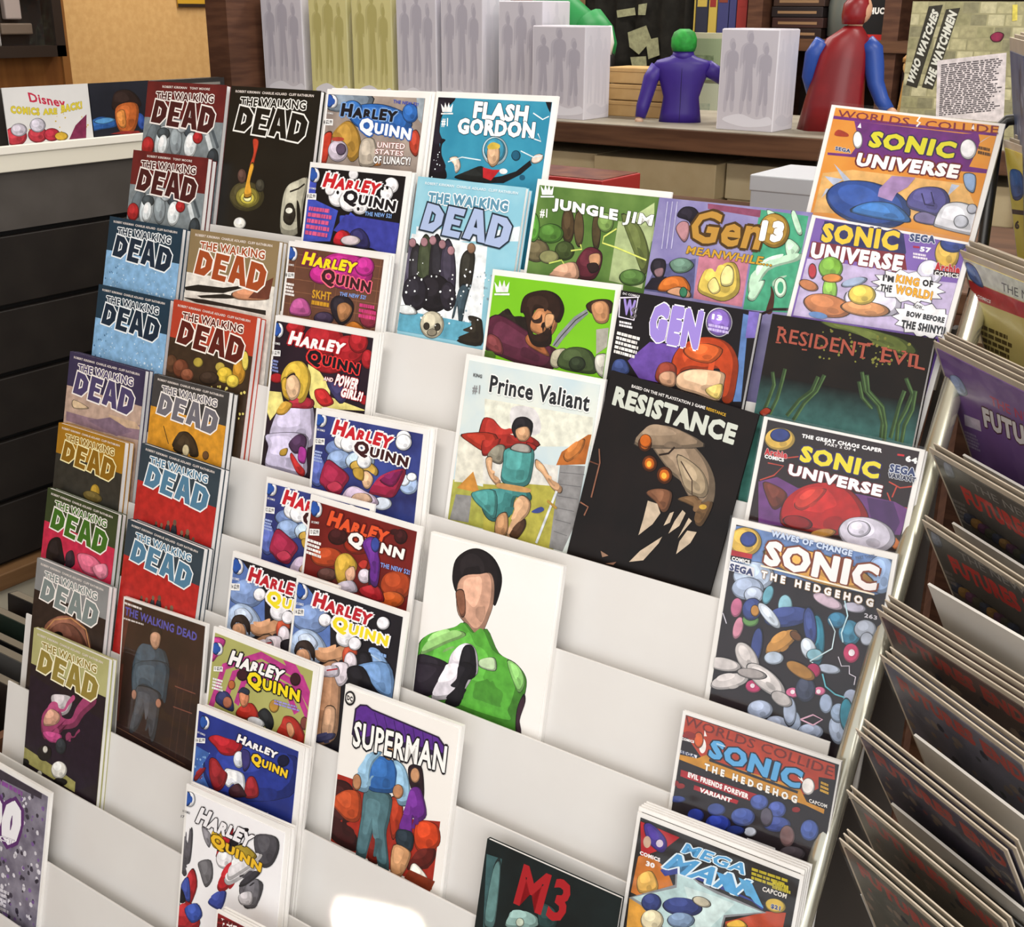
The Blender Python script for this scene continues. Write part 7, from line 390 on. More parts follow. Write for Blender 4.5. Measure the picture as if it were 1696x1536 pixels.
"poster":["a8a27c/8e8a68/6",[0,0,0],[["p","b4ae86",[0.6,0.6,12.4,0.6,12.4,8.4,0.6,8.4]],["p","a6a07a",[13.6,0.6,25.4,0.6,25.4,8.4,13.6,8.4]],["p","9a9670",[26.6,0.6,38.4,0.6,38.4,8.4,26.6,8.4]],["p","8c886a",[39.6,0.6,51.4,0.6,51.4,8.4,39.6,8.4]],["p","c0ba94",[52.6,0.6,64.4,0.6,64.4,8.4,52.6,8.4]],["p","b4ae86",[65.6,0.6,77.4,0.6,77.4,8.4,65.6,8.4]],["p","a6a07a",[78.6,0.6,90.4,0.6,90.4,8.4,78.6,8.4]],["p","9a9670",[91.6,0.6,103.4,0.6,103.4,8.4,91.6,8.4]],["p","c0ba94",[-5.4,9.6,6.4,9.6,6.4,17.4,-5.4,17.4]],["p","b4ae86",[7.6,9.6,19.4,9.6,19.4,17.4,7.6,17.4]],["p","a6a07a",[20.6,9.6,32.4,9.6,32.4,17.4,20.6,17.4]],["p","9a9670",[33.6,9.6,45.4,9.6,45.4,17.4,33.6,17.4]],["p","8c886a",[46.6,9.6,58.4,9.6,58.4,17.4,46.6,17.4]],["p","c0ba94",[59.6,9.6,71.4,9.6,71.4,17.4,59.6,17.4]],["p","b4ae86",[72.6,9.6,84.4,9.6,84.4,17.4,72.6,17.4]],["p","a6a07a",[85.6,9.6,97.4,9.6,97.4,17.4,85.6,17.4]],["p","8c886a",[0.6,18.6,12.4,18.6,12.4,26.4,0.6,26.4]],["p","c0ba94",[13.6,18.6,25.4,18.6,25.4,26.4,13.6,26.4]],["p","b4ae86",[26.6,18.6,38.4,18.6,38.4,26.4,26.6,26.4]],["p","a6a07a",[39.6,18.6,51.4,18.6,51.4,26.4,39.6,26.4]],["p","9a9670",[52.6,18.6,64.4,18.6,64.4,26.4,52.6,26.4]],["p","8c886a",[65.6,18.6,77.4,18.6,77.4,26.4,65.6,26.4]],["p","c0ba94",[78.6,18.6,90.4,18.6,90.4,26.4,78.6,26.4]],["p","b4ae86",[91.6,18.6,103.4,18.6,103.4,26.4,91.6,26.4]],["p","9a9670",[-5.4,27.6,6.4,27.6,6.4,35.4,-5.4,35.4]],["p","8c886a",[7.6,27.6,19.4,27.6,19.4,35.4,7.6,35.4]],["p","c0ba94",[20.6,27.6,32.4,27.6,32.4,35.4,20.6,35.4]],["p","b4ae86",[33.6,27.6,45.4,27.6,45.4,35.4,33.6,35.4]],["p","a6a07a",[46.6,27.6,58.4,27.6,58.4,35.4,46.6,35.4]],["p","9a9670",[59.6,27.6,71.4,27.6,71.4,35.4,59.6,35.4]],["p","8c886a",[72.6,27.6,84.4,27.6,84.4,35.4,72.6,35.4]],["p","c0ba94",[85.6,27.6,97.4,27.6,97.4,35.4,85.6,35.4]],["p","a6a07a",[0.6,36.6,12.4,36.6,12.4,44.4,0.6,44.4]],["p","9a9670",[13.6,36.6,25.4,36.6,25.4,44.4,13.6,44.4]],["p","8c886a",[26.6,36.6,38.4,36.6,38.4,44.4,26.6,44.4]],["p","c0ba94",[39.6,36.6,51.4,36.6,51.4,44.4,39.6,44.4]],["p","b4ae86",[52.6,36.6,64.4,36.6,64.4,44.4,52.6,44.4]],["p","a6a07a",[65.6,36.6,77.4,36.6,77.4,44.4,65.6,44.4]],["p","9a9670",[78.6,36.6,90.4,36.6,90.4,44.4,78.6,44.4]],["p","8c886a",[91.6,36.6,103.4,36.6,103.4,44.4,91.6,44.4]],["p","b4ae86",[-5.4,45.6,6.4,45.6,6.4,53.4,-5.4,53.4]],["p","a6a07a",[7.6,45.6,19.4,45.6,19.4,53.4,7.6,53.4]],["p","9a9670",[20.6,45.6,32.4,45.6,32.4,53.4,20.6,53.4]],["p","8c886a",[33.6,45.6,45.4,45.6,45.4,53.4,33.6,53.4]],["p","c0ba94",[46.6,45.6,58.4,45.6,58.4,53.4,46.6,53.4]],["p","b4ae86",[59.6,45.6,71.4,45.6,71.4,53.4,59.6,53.4]],["p","a6a07a",[72.6,45.6,84.4,45.6,84.4,53.4,72.6,53.4]],["p","9a9670",[85.6,45.6,97.4,45.6,97.4,53.4,85.6,53.4]],["p","c0ba94",[0.6,54.6,12.4,54.6,12.4,62.4,0.6,62.4]],["p","b4ae86",[13.6,54.6,25.4,54.6,25.4,62.4,13.6,62.4]],["p","a6a07a",[26.6,54.6,38.4,54.6,38.4,62.4,26.6,62.4]],["p","9a9670",[39.6,54.6,51.4,54.6,51.4,62.4,39.6,62.4]],["p","8c886a",[52.6,54.6,64.4,54.6,64.4,62.4,52.6,62.4]],["p","c0ba94",[65.6,54.6,77.4,54.6,77.4,62.4,65.6,62.4]],["p","b4ae86",[78.6,54.6,90.4,54.6,90.4,62.4,78.6,62.4]],["p","a6a07a",[91.6,54.6,103.4,54.6,103.4,62.4,91.6,62.4]],["p","8c886a",[-5.4,63.6,6.4,63.6,6.4,71.4,-5.4,71.4]],["p","c0ba94",[7.6,63.6,19.4,63.6,19.4,71.4,7.6,71.4]],["p","b4ae86",[20.6,63.6,32.4,63.6,32.4,71.4,20.6,71.4]],["p","a6a07a",[33.6,63.6,45.4,63.6,45.4,71.4,33.6,71.4]],["p","9a9670",[46.6,63.6,58.4,63.6,58.4,71.4,46.6,71.4]],["p","8c886a",[59.6,63.6,71.4,63.6,71.4,71.4,59.6,71.4]],["p","c0ba94",[72.6,63.6,84.4,63.6,84.4,71.4,72.6,71.4]],["p","b4ae86",[85.6,63.6,97.4,63.6,97.4,71.4,85.6,71.4]],["p","9a9670",[0.6,72.6,12.4,72.6,12.4,80.4,0.6,80.4]],["p","8c886a",[13.6,72.6,25.4,72.6,25.4,80.4,13.6,80.4]],["p","c0ba94",[26.6,72.6,38.4,72.6,38.4,80.4,26.6,80.4]],["p","b4ae86",[39.6,72.6,51.4,72.6,51.4,80.4,39.6,80.4]],["p","a6a07a",[52.6,72.6,64.4,72.6,64.4,80.4,52.6,80.4]],["p","9a9670",[65.6,72.6,77.4,72.6,77.4,80.4,65.6,80.4]],["p","8c886a",[78.6,72.6,90.4,72.6,90.4,80.4,78.6,80.4]],["p","c0ba94",[91.6,72.6,103.4,72.6,103.4,80.4,91.6,80.4]],["p","a6a07a",[-5.4,81.6,6.4,81.6,6.4,89.4,-5.4,89.4]],["p","9a9670",[7.6,81.6,19.4,81.6,19.4,89.4,7.6,89.4]],["p","8c886a",[20.6,81.6,32.4,81.6,32.4,89.4,20.6,89.4]],["p","c0ba94",[33.6,81.6,45.4,81.6,45.4,89.4,33.6,89.4]],["p","b4ae86",[46.6,81.6,58.4,81.6,58.4,89.4,46.6,89.4]],["p","a6a07a",[59.6,81.6,71.4,81.6,71.4,89.4,59.6,89.4]],["p","9a9670",[72.6,81.6,84.4,81.6,84.4,89.4,72.6,89.4]],["p","8c886a",[85.6,81.6,97.4,81.6,97.4,89.4,85.6,89.4]],["p","b4ae86",[0.6,90.6,12.4,90.6,12.4,98.4,0.6,98.4]],["p","a6a07a",[13.6,90.6,25.4,90.6,25.4,98.4,13.6,98.4]],["p","9a9670",[26.6,90.6,38.4,90.6,38.4,98.4,26.6,98.4]],["p","8c886a",[39.6,90.6,51.4,90.6,51.4,98.4,39.6,98.4]],["p","c0ba94",[52.6,90.6,64.4,90.6,64.4,98.4,52.6,98.4]],["p","b4ae86",[65.6,90.6,77.4,90.6,77.4,98.4,65.6,98.4]],["p","a6a07a",[78.6,90.6,90.4,90.6,90.4,98.4,78.6,98.4]],["p","9a9670",[91.6,90.6,103.4,90.6,103.4,98.4,91.6,98.4]],["p","38352c",[13.1,3.7,23.9,2.5,11.7,65.3,2.6,63.2]],["p","3a372e",[26.8,5.9,37.4,4.7,24.3,66.0,15.4,64.5]],["t","WHO WATCHES","d8d8cc",[2.7,59.5,16.3,4.8,8.3,63.6],0.05,None,0.05,0],["t","THE WATCHMEN","d8d8cc",[16.9,61.4,29.2,5.9,23.6,64.8],0.05,None,0.05,0],["p","d8cfd0",[25.1,43.9,76.7,36.7,82.1,88.4,29.5,86.3]],["l","5a5458",[28.6,46.7,74.9,40.2,32.0,86.2],26,5],["b","8a2c4a",[63.3,25.0,67.6,22.1,72.5,23.7,70.8,28.3,65.6,28.6]],["p","e0d060",[75.9,2.3,79.5,2.1,81.0,13.4,77.4,14.0]]]],
"sign":["d8d6d4/dfddda/3",[0,0,0],[["t","Disney","c02c48",[28.1,5.3,69.6,13.4,29.7,17.4],0.03,None,0.05,0],["t","COMICS","d8c43c",[6.8,16.9,39.1,21.0,6.5,24.3],0.07,"8a7a2c",0.03,0],["t","ARE","d8c43c",[43.0,22.0,59.6,22.2,42.6,28.1],0.07,"8a7a2c",0.03,0],["t","BACK!","d8c43c",[64.9,19.7,90.5,16.9,64.5,27.4],0.07,"8a7a2c",0.03,0],["s","d8b83c",1,25,95,60,24,0.8,3],["b","b83a44",[20.6,47.3,15.9,53.4,6.8,55.4,-1.4,52.0,-3.9,45.4,0.6,39.4,9.7,37.4,17.9,40.6]],["b","b43844",[44.2,47.5,40.2,52.7,32.1,54.4,24.9,51.5,22.6,45.9,26.5,40.8,34.5,39.1,41.9,41.9]],["b","b03040",[59.0,48.7,55.6,52.8,48.8,54.1,42.6,51.8,40.6,47.3,43.9,43.1,50.7,41.8,57.0,44.1]],["b","c8c0cc",[21.5,41.2,18.2,45.3,11.7,46.6,5.8,44.4,4.0,40.0,7.2,35.9,13.6,34.6,19.6,36.8]],["b","ccc6d2",[43.5,38.2,40.2,42.8,33.7,44.3,27.9,41.9,26.1,37.0,29.4,32.4,35.8,30.9,41.6,33.3]],["b","d0a838",[68.2,50.9,65.6,53.6,60.1,54.4,55.0,52.8,53.2,49.8,55.8,47.1,61.3,46.3,66.4,47.9]],["p","7a2c4c",[69.6,54.2,79.3,40.7,94.4,30.5,90.6,54.3]]]],
"photo":["20222c/1a1c24/3",[0,0,0],[["b","2c5a9c",[-5.3,50.3,13.3,43.4,35.8,49.0,37.2,57.4,11.1,59.7,-4.3,60.6]],["b","5a9ad0",[2.4,48.8,23.3,45.1,35.8,49.0,17.1,52.9]],["b","2c4a94",[76.4,43.2,85.3,47.9,83.1,64.8,74.2,59.9]],["b","2a1c18",[35.3,24.2,43.4,12.4,64.5,11.3,79.1,22.4,78.8,34.9,37.4,36.7]],["b","b8602c",[39.0,34.7,57.0,27.5,75.3,30.5,75.8,47.4,65.3,65.6,48.9,68.6,38.5,57.4]],["b","d88a44",[39.5,40.9,53.0,37.6,52.9,58.4,42.4,57.7]],["p","8a2c28",[25.5,66.9,46.8,64.3,73.4,66.2,79.6,70.9]]]],
"r0":["4a5674/5a6684/4",[6,7,4],[["s","2a3048",8,12,95,120,20,5,3],["s","8a94ac",8,12,95,120,14,4,5]]],
"r1":["c8b848/d4c65c/4",[3,4,3],[["t","6","1c1a1c",[6.5,43.9,15.6,42.8,3.9,49.3],0.05,None,0.05,0],["b","2c5a9c",[7.5,17.3,20.3,13.9,30.6,16.0,26.3,27.6,7.9,31.2]],["p","241f24",[2.2,38.3,26.2,35.4,25.2,38.1,1.7,41.1]]]],
"r2":["c8b870/d0c480/4",[3,4,3],[["p","cfd4c8",[1.5,2.7,69.5,-1.5,63.0,15.7,2.2,16.7]],["p","b02830",[1.2,17.0,62.8,16.2,59.0,26.0,-0.6,28.9]],["t","THE NEW 52","3a3c3c",[41.6,9.4,94.2,7.7,39.9,14.7],0.0,None,0.05,0],["t","7","26242a",[4.7,32.9,11.2,32.2,2.1,38.0],0.04,None,0.05,0],["b","4a6ca8",[5.0,6.6,15.2,7.2,19.3,17.4,6.2,15.8]],["l","5a4c28",[1.9,43.4,40.6,41.7,-4.8,60.8],4,4],["t","DC COMICS","f0ecec",[3.3,24.1,24.9,24.0,1.7,26.4],0.03,None,0.05,0]]],
"r3":["6a4a84/7a5a94/4",[3,4,3],[["t","THE NEW 52","a82c54",[47.2,18.8,104.4,17.1,45.7,25.3],0.02,None,0.05,0],["t","FUTURES END","d8d4d4",[34.5,30.4,136.2,23.5,30.6,45.1],0.07,"4a2024",0.06,0],["b","7a8cb4",[8.6,20.3,19.4,17.6,22.7,26.6,9.3,31.3]],["p","c8bccb",[10.8,44.4,27.4,42.2,25.1,50.4,7.3,53.2]],["l","a89ab8",[4.4,57.6,19.5,55.8,1.4,70.3],5,3]]],
"r4":["4c4844/58544e/6",[3,4,3],[["t","THE NEW 52","8a8680",[33.0,8.3,99.1,6.9,33.0,13.7],0.0,None,0.05,0],["t","FUTURES END","b83a34",[19.2,17.1,106.1,15.9,19.3,30.4],0.05,"6a5a50",0.03,0],["b","6a7080",[11.5,5.4,18.0,3.5,17.5,12.4,9.0,15.3]],["l","7a7470",[3.6,33.7,18.5,31.9,-2.1,52.8],5,3],["b","3a4050",[21.0,43.4,15.9,47.4,10.4,49.3,7.8,47.9,9.6,44.1,14.7,40.1,20.1,38.3,22.7,39.7]],["b","8a6a3c",[26.8,43.9,21.8,47.9,16.5,49.8,13.8,48.4,15.6,44.6,20.6,40.7,25.9,38.9,28.4,40.2]],["b","5a3a54",[32.5,44.5,27.7,48.4,22.4,50.3,19.8,48.9,21.5,45.2,26.4,41.2,31.6,39.5,34.1,40.8]],["b","4a4a3c",[38.1,45.0,33.4,48.9,28.2,50.8,25.6,49.5,27.3,45.7,32.1,41.8,37.2,40.0,39.7,41.4]],["b","3a4050",[43.7,45.5,39.0,49.4,33.9,51.3,31.4,50.0,33.0,46.2,37.8,42.3,42.8,40.6,45.2,41.9]],["b","8a6a3c",[49.1,46.1,44.6,49.9,39.5,51.8,37.1,50.5,38.7,46.7,43.3,42.9,48.2,41.1,50.6,42.5]],["b","5a3a54",[54.5,46.6,50.0,50.4,45.1,52.2,42.7,50.9,44.2,47.3,48.8,43.4,53.6,41.7,56.0,43.0]],["b","4a4a3c",[59.8,47.1,55.4,50.9,50.6,52.7,48.2,51.4,49.7,47.8,54.2,44.0,58.9,42.2,61.2,43.5]],["b","3a4050",[65.0,47.6,60.7,51.4,55.9,53.2,53.6,51.9,55.0,48.3,59.4,44.5,64.1,42.8,66.4,44.0]]]],
"r5":["4c4844/58544e/6",[3,4,3],[["t","THE NEW 52","8a8680",[29.0,5.8,96.0,-1.2,29.1,11.3],0.0,None,0.05,0],["t","FUTURES END","b83a34",[15.0,15.8,103.2,7.2,15.3,29.2],0.05,"6a5a50",0.03,0],["b","6a7080",[6.9,4.7,13.6,2.2,13.2,11.3,4.6,14.9]],["l","7a7470",[-0.7,33.9,14.6,30.8,-6.2,53.7],5,3],["b","3a4050",[17.3,42.2,12.2,46.6,6.6,49.0,3.9,47.9,5.6,43.9,10.8,39.4,16.3,37.1,18.9,38.3]],["b","8a6a3c",[23.2,42.2,18.2,46.6,12.8,49.0,10.1,47.9,11.8,43.9,16.9,39.5,22.3,37.2,24.9,38.3]],["b","5a3a54",[29.1,42.3,24.2,46.6,18.8,49.0,16.2,47.9,17.8,43.9,22.8,39.5,28.1,37.3,30.7,38.4]],["b","4a4a3c",[34.8,42.3,30.0,46.6,24.8,49.0,22.1,47.9,23.8,43.9,28.7,39.6,33.9,37.3,36.4,38.5]],["b","3a4050",[40.5,42.3,35.8,46.7,30.6,49.0,28.0,47.9,29.6,44.0,34.4,39.6,39.5,37.4,42.0,38.5]],["b","8a6a3c",[46.1,42.4,41.5,46.7,36.4,49.0,33.8,47.9,35.4,44.0,40.1,39.7,45.1,37.5,47.5,38.6]],["b","5a3a54",[51.5,42.4,47.0,46.7,42.0,48.9,39.5,47.8,41.1,44.0,45.6,39.8,50.6,37.6,53.0,38.7]],["b","4a4a3c",[56.9,42.4,52.5,46.7,47.6,48.9,45.1,47.8,46.6,44.0,51.1,39.8,55.9,37.7,58.3,38.7]],["b","3a4050",[62.2,42.5,57.9,46.7,53.1,48.9,50.7,47.8,52.1,44.1,56.5,39.9,61.2,37.7,63.6,38.8]]]],
"r6":["4a3c38/5a4844/5",[3,4,3],[["t","FUTURES END","9a3c34",[10,8,96,8,10,19],0.05,"6a5a50",0.03,0],["s","7a6a5c",4,20,96,120,30,3,4],["s","2a2830",4,20,96,120,24,3,6],["s","8a4a44",4,20,96,120,10,2.5,8]]],
"r7":["52505a/6a6670/5",[3,4,3],"=r6"],
"r8":["3a3642/4c4654/5",[3,4,3],"=r6"],
"r9":["544e48/66604f/5",[3,4,3],"=r6"],
"r10":["4a4a42/5c5850/5",[3,4,3],"=r6"],
"bxg":["b4b0b8/bdb9c0/5",[0,0,0],[["b","b3afb9",[25.2,18.0,23.7,23.0,20.0,25.1,16.3,23.0,14.8,18.0,16.3,13.0,20.0,10.9,23.7,13.0]],["b","b3afb9",[7.65,31.3,17.15,24.65,22.85,24.65,32.35,31.3,31.4,51.25,26.65,52.199999999999996,27.6,70.25,29.5,98.75,22.85,99.7,20,70.25,16.2,99.7,10.5,98.75,12.399999999999999,65.5,11.450000000000001,46.5,7.65,54.1]],["b","a8a4af",[26.2,21.0,25.0,25.0,22.0,26.7,19.0,25.0,17.8,21.0,19.0,17.0,22.0,15.3,25.0,17.0]],["b","a8a4af",[12.12,31.64,19.72,26.32,24.28,26.32,31.880000000000003,31.64,31.119999999999997,47.599999999999994,27.32,48.36,28.08,62.800000000000004,29.6,85.6,24.28,86.36,22,62.800000000000004,18.96,86.36,14.399999999999999,85.6,15.92,59.0,15.16,43.8,12.12,49.879999999999995]],["b","b3afb9",[83.2,22.0,81.7,27.0,78.0,29.1,74.3,27.0,72.8,22.0,74.3,17.0,78.0,14.9,81.7,17.0]],["b","b3afb9",[65.65,35.3,75.15,28.65,80.85,28.65,90.35,35.3,89.4,55.25,84.65,56.199999999999996,85.6,74.25,87.5,102.75,80.85,103.7,78,74.25,74.2,103.7,68.5,102.75,70.4,69.5,69.45,50.5,65.65,58.1]],["b","a8a4af",[84.2,25.0,83.0,29.0,80.0,30.7,77.0,29.0,75.8,25.0,77.0,21.0,80.0,19.3,83.0,21.0]],["b","a8a4af",[70.12,35.64,77.72,30.32,82.28,30.32,89.88,35.64,89.12,51.599999999999994,85.32,52.36,86.08,66.80000000000001,87.6,89.6,82.28,90.36,80,66.80000000000001,76.96,90.36,72.4,89.6,73.92,63.0,73.16,47.8,70.12,53.879999999999995]],["b","b3afb9",[55.9,8.0,54.2,13.7,50.0,16.1,45.8,13.7,44.1,8.0,45.8,2.3,50.0,-0.1,54.2,2.3]],["b","b3afb9",[35.96,23.12,46.76,15.56,53.24,15.56,64.04,23.12,62.96,45.8,57.56,46.879999999999995,58.64,67.4,60.8,99.8,53.24,100.88,50,67.4,45.68,100.88,39.2,99.8,41.36,62.0,40.28,40.4,35.96,49.04]],["b","a8a4af",[56.8,11.0,55.4,15.6,52.0,17.5,48.6,15.6,47.2,11.0,48.6,6.4,52.0,4.5,55.4,6.4]],["b","a8a4af",[40.768,23.096000000000004,49.408,17.048000000000002,54.592,17.048000000000002,63.232,23.096000000000004,62.368,41.239999999999995,58.048,42.104,58.912,58.52000000000001,60.64,84.44,54.592,85.304,52,58.52000000000001,48.544,85.304,43.36,84.44,45.088,54.2,44.224000000000004,36.92,40.768,43.832]],["b","d4d2da",[10,112,40,104,70,110,92,106,96,116,50,120]]]],
"bxy":["bdb67c/c8c28e/5",[0,0,0],[["b","b8b078",[25.2,18.0,23.7,23.0,20.0,25.1,16.3,23.0,14.8,18.0,16.3,13.0,20.0,10.9,23.7,13.0]],["b","b8b078",[7.65,31.3,17.15,24.65,22.85,24.65,32.35,31.3,31.4,51.25,26.65,52.199999999999996,27.6,70.25,29.5,98.75,22.85,99.7,20,70.25,16.2,99.7,10.5,98.75,12.399999999999999,65.5,11.450000000000001,46.5,7.65,54.1]],["b","aea66a",[26.2,21.0,25.0,25.0,22.0,26.7,19.0,25.0,17.8,21.0,19.0,17.0,22.0,15.3,25.0,17.0]],["b","aea66a",[12.12,31.64,19.72,26.32,24.28,26.32,31.880000000000003,31.64,31.119999999999997,47.599999999999994,27.32,48.36,28.08,62.800000000000004,29.6,85.6,24.28,86.36,22,62.800000000000004,18.96,86.36,14.399999999999999,85.6,15.92,59.0,15.16,43.8,12.12,49.879999999999995]],["b","b8b078",[83.2,22.0,81.7,27.0,78.0,29.1,74.3,27.0,72.8,22.0,74.3,17.0,78.0,14.9,81.7,17.0]],["b","b8b078",[65.65,35.3,75.15,28.65,80.85,28.65,90.35,35.3,89.4,55.25,84.65,56.199999999999996,85.6,74.25,87.5,102.75,80.85,103.7,78,74.25,74.2,103.7,68.5,102.75,70.4,69.5,69.45,50.5,65.65,58.1]],["b","aea66a",[84.2,25.0,83.0,29.0,80.0,30.7,77.0,29.0,75.8,25.0,77.0,21.0,80.0,19.3,83.0,21.0]],["b","aea66a",[70.12,35.64,77.72,30.32,82.28,30.32,89.88,35.64,89.12,51.599999999999994,85.32,52.36,86.08,66.80000000000001,87.6,89.6,82.28,90.36,80,66.80000000000001,76.96,90.36,72.4,89.6,73.92,63.0,73.16,47.8,70.12,53.879999999999995]],["b","b8b078",[55.9,8.0,54.2,13.7,50.0,16.1,45.8,13.7,44.1,8.0,45.8,2.3,50.0,-0.1,54.2,2.3]],["b","b8b078",[35.96,23.12,46.76,15.56,53.24,15.56,64.04,23.12,62.96,45.8,57.56,46.879999999999995,58.64,67.4,60.8,99.8,53.24,100.88,50,67.4,45.68,100.88,39.2,99.8,41.36,62.0,40.28,40.4,35.96,49.04]],["b","aea66a",[56.8,11.0,55.4,15.6,52.0,17.5,48.6,15.6,47.2,11.0,48.6,6.4,52.0,4.5,55.4,6.4]],["b","aea66a",[40.768,23.096000000000004,49.408,17.048000000000002,54.592,17.048000000000002,63.232,23.096000000000004,62.368,41.239999999999995,58.048,42.104,58.912,58.52000000000001,60.64,84.44,54.592,85.304,52,58.52000000000001,48.544,85.304,43.36,84.44,45.088,54.2,44.224000000000004,36.92,40.768,43.832]],["b","d4d2da",[10,112,40,104,70,110,92,106,96,116,50,120]]]],
}
# ================================================================= setting
def struct(name,bm,m): return tag(obj(name,bm,m),kind='structure')
struct('floor',box(-3.3,-4.2,-.05,3.2,3.3,0),mix_noise('8c8072','9a8e80',30,.7,.25,name='beige_floor_tiles'))
struct('ceiling',box(-3.3,-4.2,2.9,3.2,3.3,2.95),mat('e6e2da',.9))
struct('wall_left',box(-3.3,-4.2,0,-3.2,3.3,2.9),mix_noise('cba066','d4aa70',40,.85,.15,.15,name='tan_painted_wall'))
struct('wall_back',box(-3.3,3.2,0,3.2,3.3,2.9),mix_noise('7c6248','876c50',30,.85,.15,name='brown_wall'))
# ================================================================= the tiered display rack
XL,XR=-.945,.275
rack=thing('display_rack','grey-white tiered magazine display rack with stepped pockets','display rack')
RF=Matrix.Translation((0,0,0))@Matrix(((1,0,0,0),(0,-NR.y,UP.y,0),(0,-NR.z,UP.z,0),(0,0,0,1)))   # local x, depth, up
NT=13
bm=bmesh.new(); top=STEP_V+LIP_V
boxv(bm,XL,-PAN_O,-.003,XR,-PAN_O+.003,top,None,.0006); boxv(bm,XL,-.0016,-.003,XR,-PAN_O,0)
panel=None
for k in range(1,NT+1):
    M=Matrix.Translation(base(k))@RF
    if panel is None: panel=obj('tier_panel',bm,RACK,rack,M)
    else:
        c=panel.copy(); COL.objects.link(c); c.parent=rack; c.matrix_basis=M
lo=base(NT+1); fr=bmesh.new()
obj('front_lip_panel',box(XL,-PAN_O-.001,-.003,XR,-PAN_O+.003,top),RACK,rack,Matrix.Translation(base(NT+1))@RF)
sd=Vector((0,SY,SZ)).normalized(); pn=Vector((0,-.899,.438))
POLE=mix_noise('d8d4c4','c4bfa8',5,.24,.6,name='polished_rail_metal'); POLE.node_tree.nodes['Principled BSDF'].inputs['Metallic'].default_value=.75
pa,pb=Vector((.3039,-.0743,1.2837)),Vector((.2917,-.2908,.8395)); pd=(pa-pb).normalized(); pc=pa
obj('side_rail',tube([pa+pd*.155,pa+pd*.15,pa,pb,pb-pd*.78],.0108,20,[.009,.0108,.0108,.0108,.0108]),POLE,rack,smooth=True)
for x in (XL,XR):
    bm=bmesh.new()
    pts=[(-.62,0),(-.60,.17),(base(1).y+.03,base(1).z+.05),(base(1).y+.05,base(1).z+.05),(.02,0)]
    v=[[bm.verts.new((x+d,py+.035,pz)) for py,pz in pts] for d in (0,.006)]
    bm.faces.new(v[0][::-1]); bm.faces.new(v[1])
    for i in range(len(pts)): bm.faces.new((v[0][i],v[0][i-1],v[1][i-1],v[1][i]))
    obj('side_panel',bm,mat('3a3430',.6),rack)
# ================================================================= comics and paperbacks
LBL={
'wd1a':'maroon and grey paperback at the top of the left column','wd1b':'maroon and grey paperback second from the top in the left column',
'wd2a':'navy and snowy blue paperback, upper of the two in the left column','wd2b':'navy and snowy blue paperback, lower of the two in the left column',
'wd3':'dark purple and dusty tan paperback in the left column','wd4':'mustard brown and black paperback in the left column','wd5':'olive green and crimson paperback in the left column',
'wd6':'grey paperback with a round brown shape on black in the left column','wd7':'olive paperback with a pink shape on black, lowest of the left column',
'wdk':'black paperback with a small yellow flame on the top tier','wdtan':'tan and white paperback with rust-coloured big letters','wdred':'brick red paperback with dark brown lower half',
'wdgry':'charcoal and orange paperback in the second column','wdsl1':'slate and red paperback, upper of the two in the second column','wdsl2':'slate and red paperback, lower of the two in the second column',
'wdpur':'dark comic showing a man in a grey-blue shirt before prison bars','hq6':'bagged comic with black and white title on a blue splash, top tier','hq8':'bagged black and blue comic with red and black title',
'hq10':'bagged brown comic with yellow title on a magenta splash','hq11':'bagged dark red comic showing a yellow-haired figure in white','hq12a':'bagged blue cloudy comic with red title, fully visible upper one',
'hq12b':'bagged blue cloudy comic with red title, half covered by the rusty red one','hq13':'bagged rusty red comic with orange and white title','hq14a':'bagged comic with red and yellow title, half covered left one of two',
'hq14b':'bagged black and pale blue comic with red and yellow title, front one of two','hq15':'bagged comic with pink and green swirl stripes','hq16':'bagged royal blue comic with white and yellow title','hq17':'bagged white comic with grey and red scattered shapes, low on the rack',
'flash':'teal comic with white slanted two-line title on the top tier','wdlb':'pale icy blue paperback with a standing crowd in snow','jim':'green jungle comic with white title next to the purple one','gen13m':'purple and green comic with gold lettering',
'krull':'lime green comic showing a bearded man with a raised sword','gen13':'black and violet comic with a big red-haired head','valiant':'pale comic with a red cape, teal tunic and stone tower','resist':'tilted black book with a pale domed shape and amber discs',
'lantern':'white comic showing a dark-haired man in green','super':'white comic with purple-shadowed title and a man in a blue shirt','m3':'black comic with two large red characters at the bottom edge','su59':'orange and purple bagged comic on the top tier at right',
're':'black to teal comic with twisted green vines','su67':'lilac bagged comic with two jagged speech bubbles','su64':'dark bagged comic with a big red dome shape','waves':'black bagged comic covered in pale bubbles and pink rings',
'evil':'bagged comic with red and black cover and blue silhouettes','mega':'bagged comic with a pale blue star, front of its stack','shad':'red comic poking in at the bottom edge, front of its stack','p200':'grey-violet bagged comic cut off at the lower left corner'}
def SHORT(l): return ' '.join(l.split()[:11]).rstrip(',')
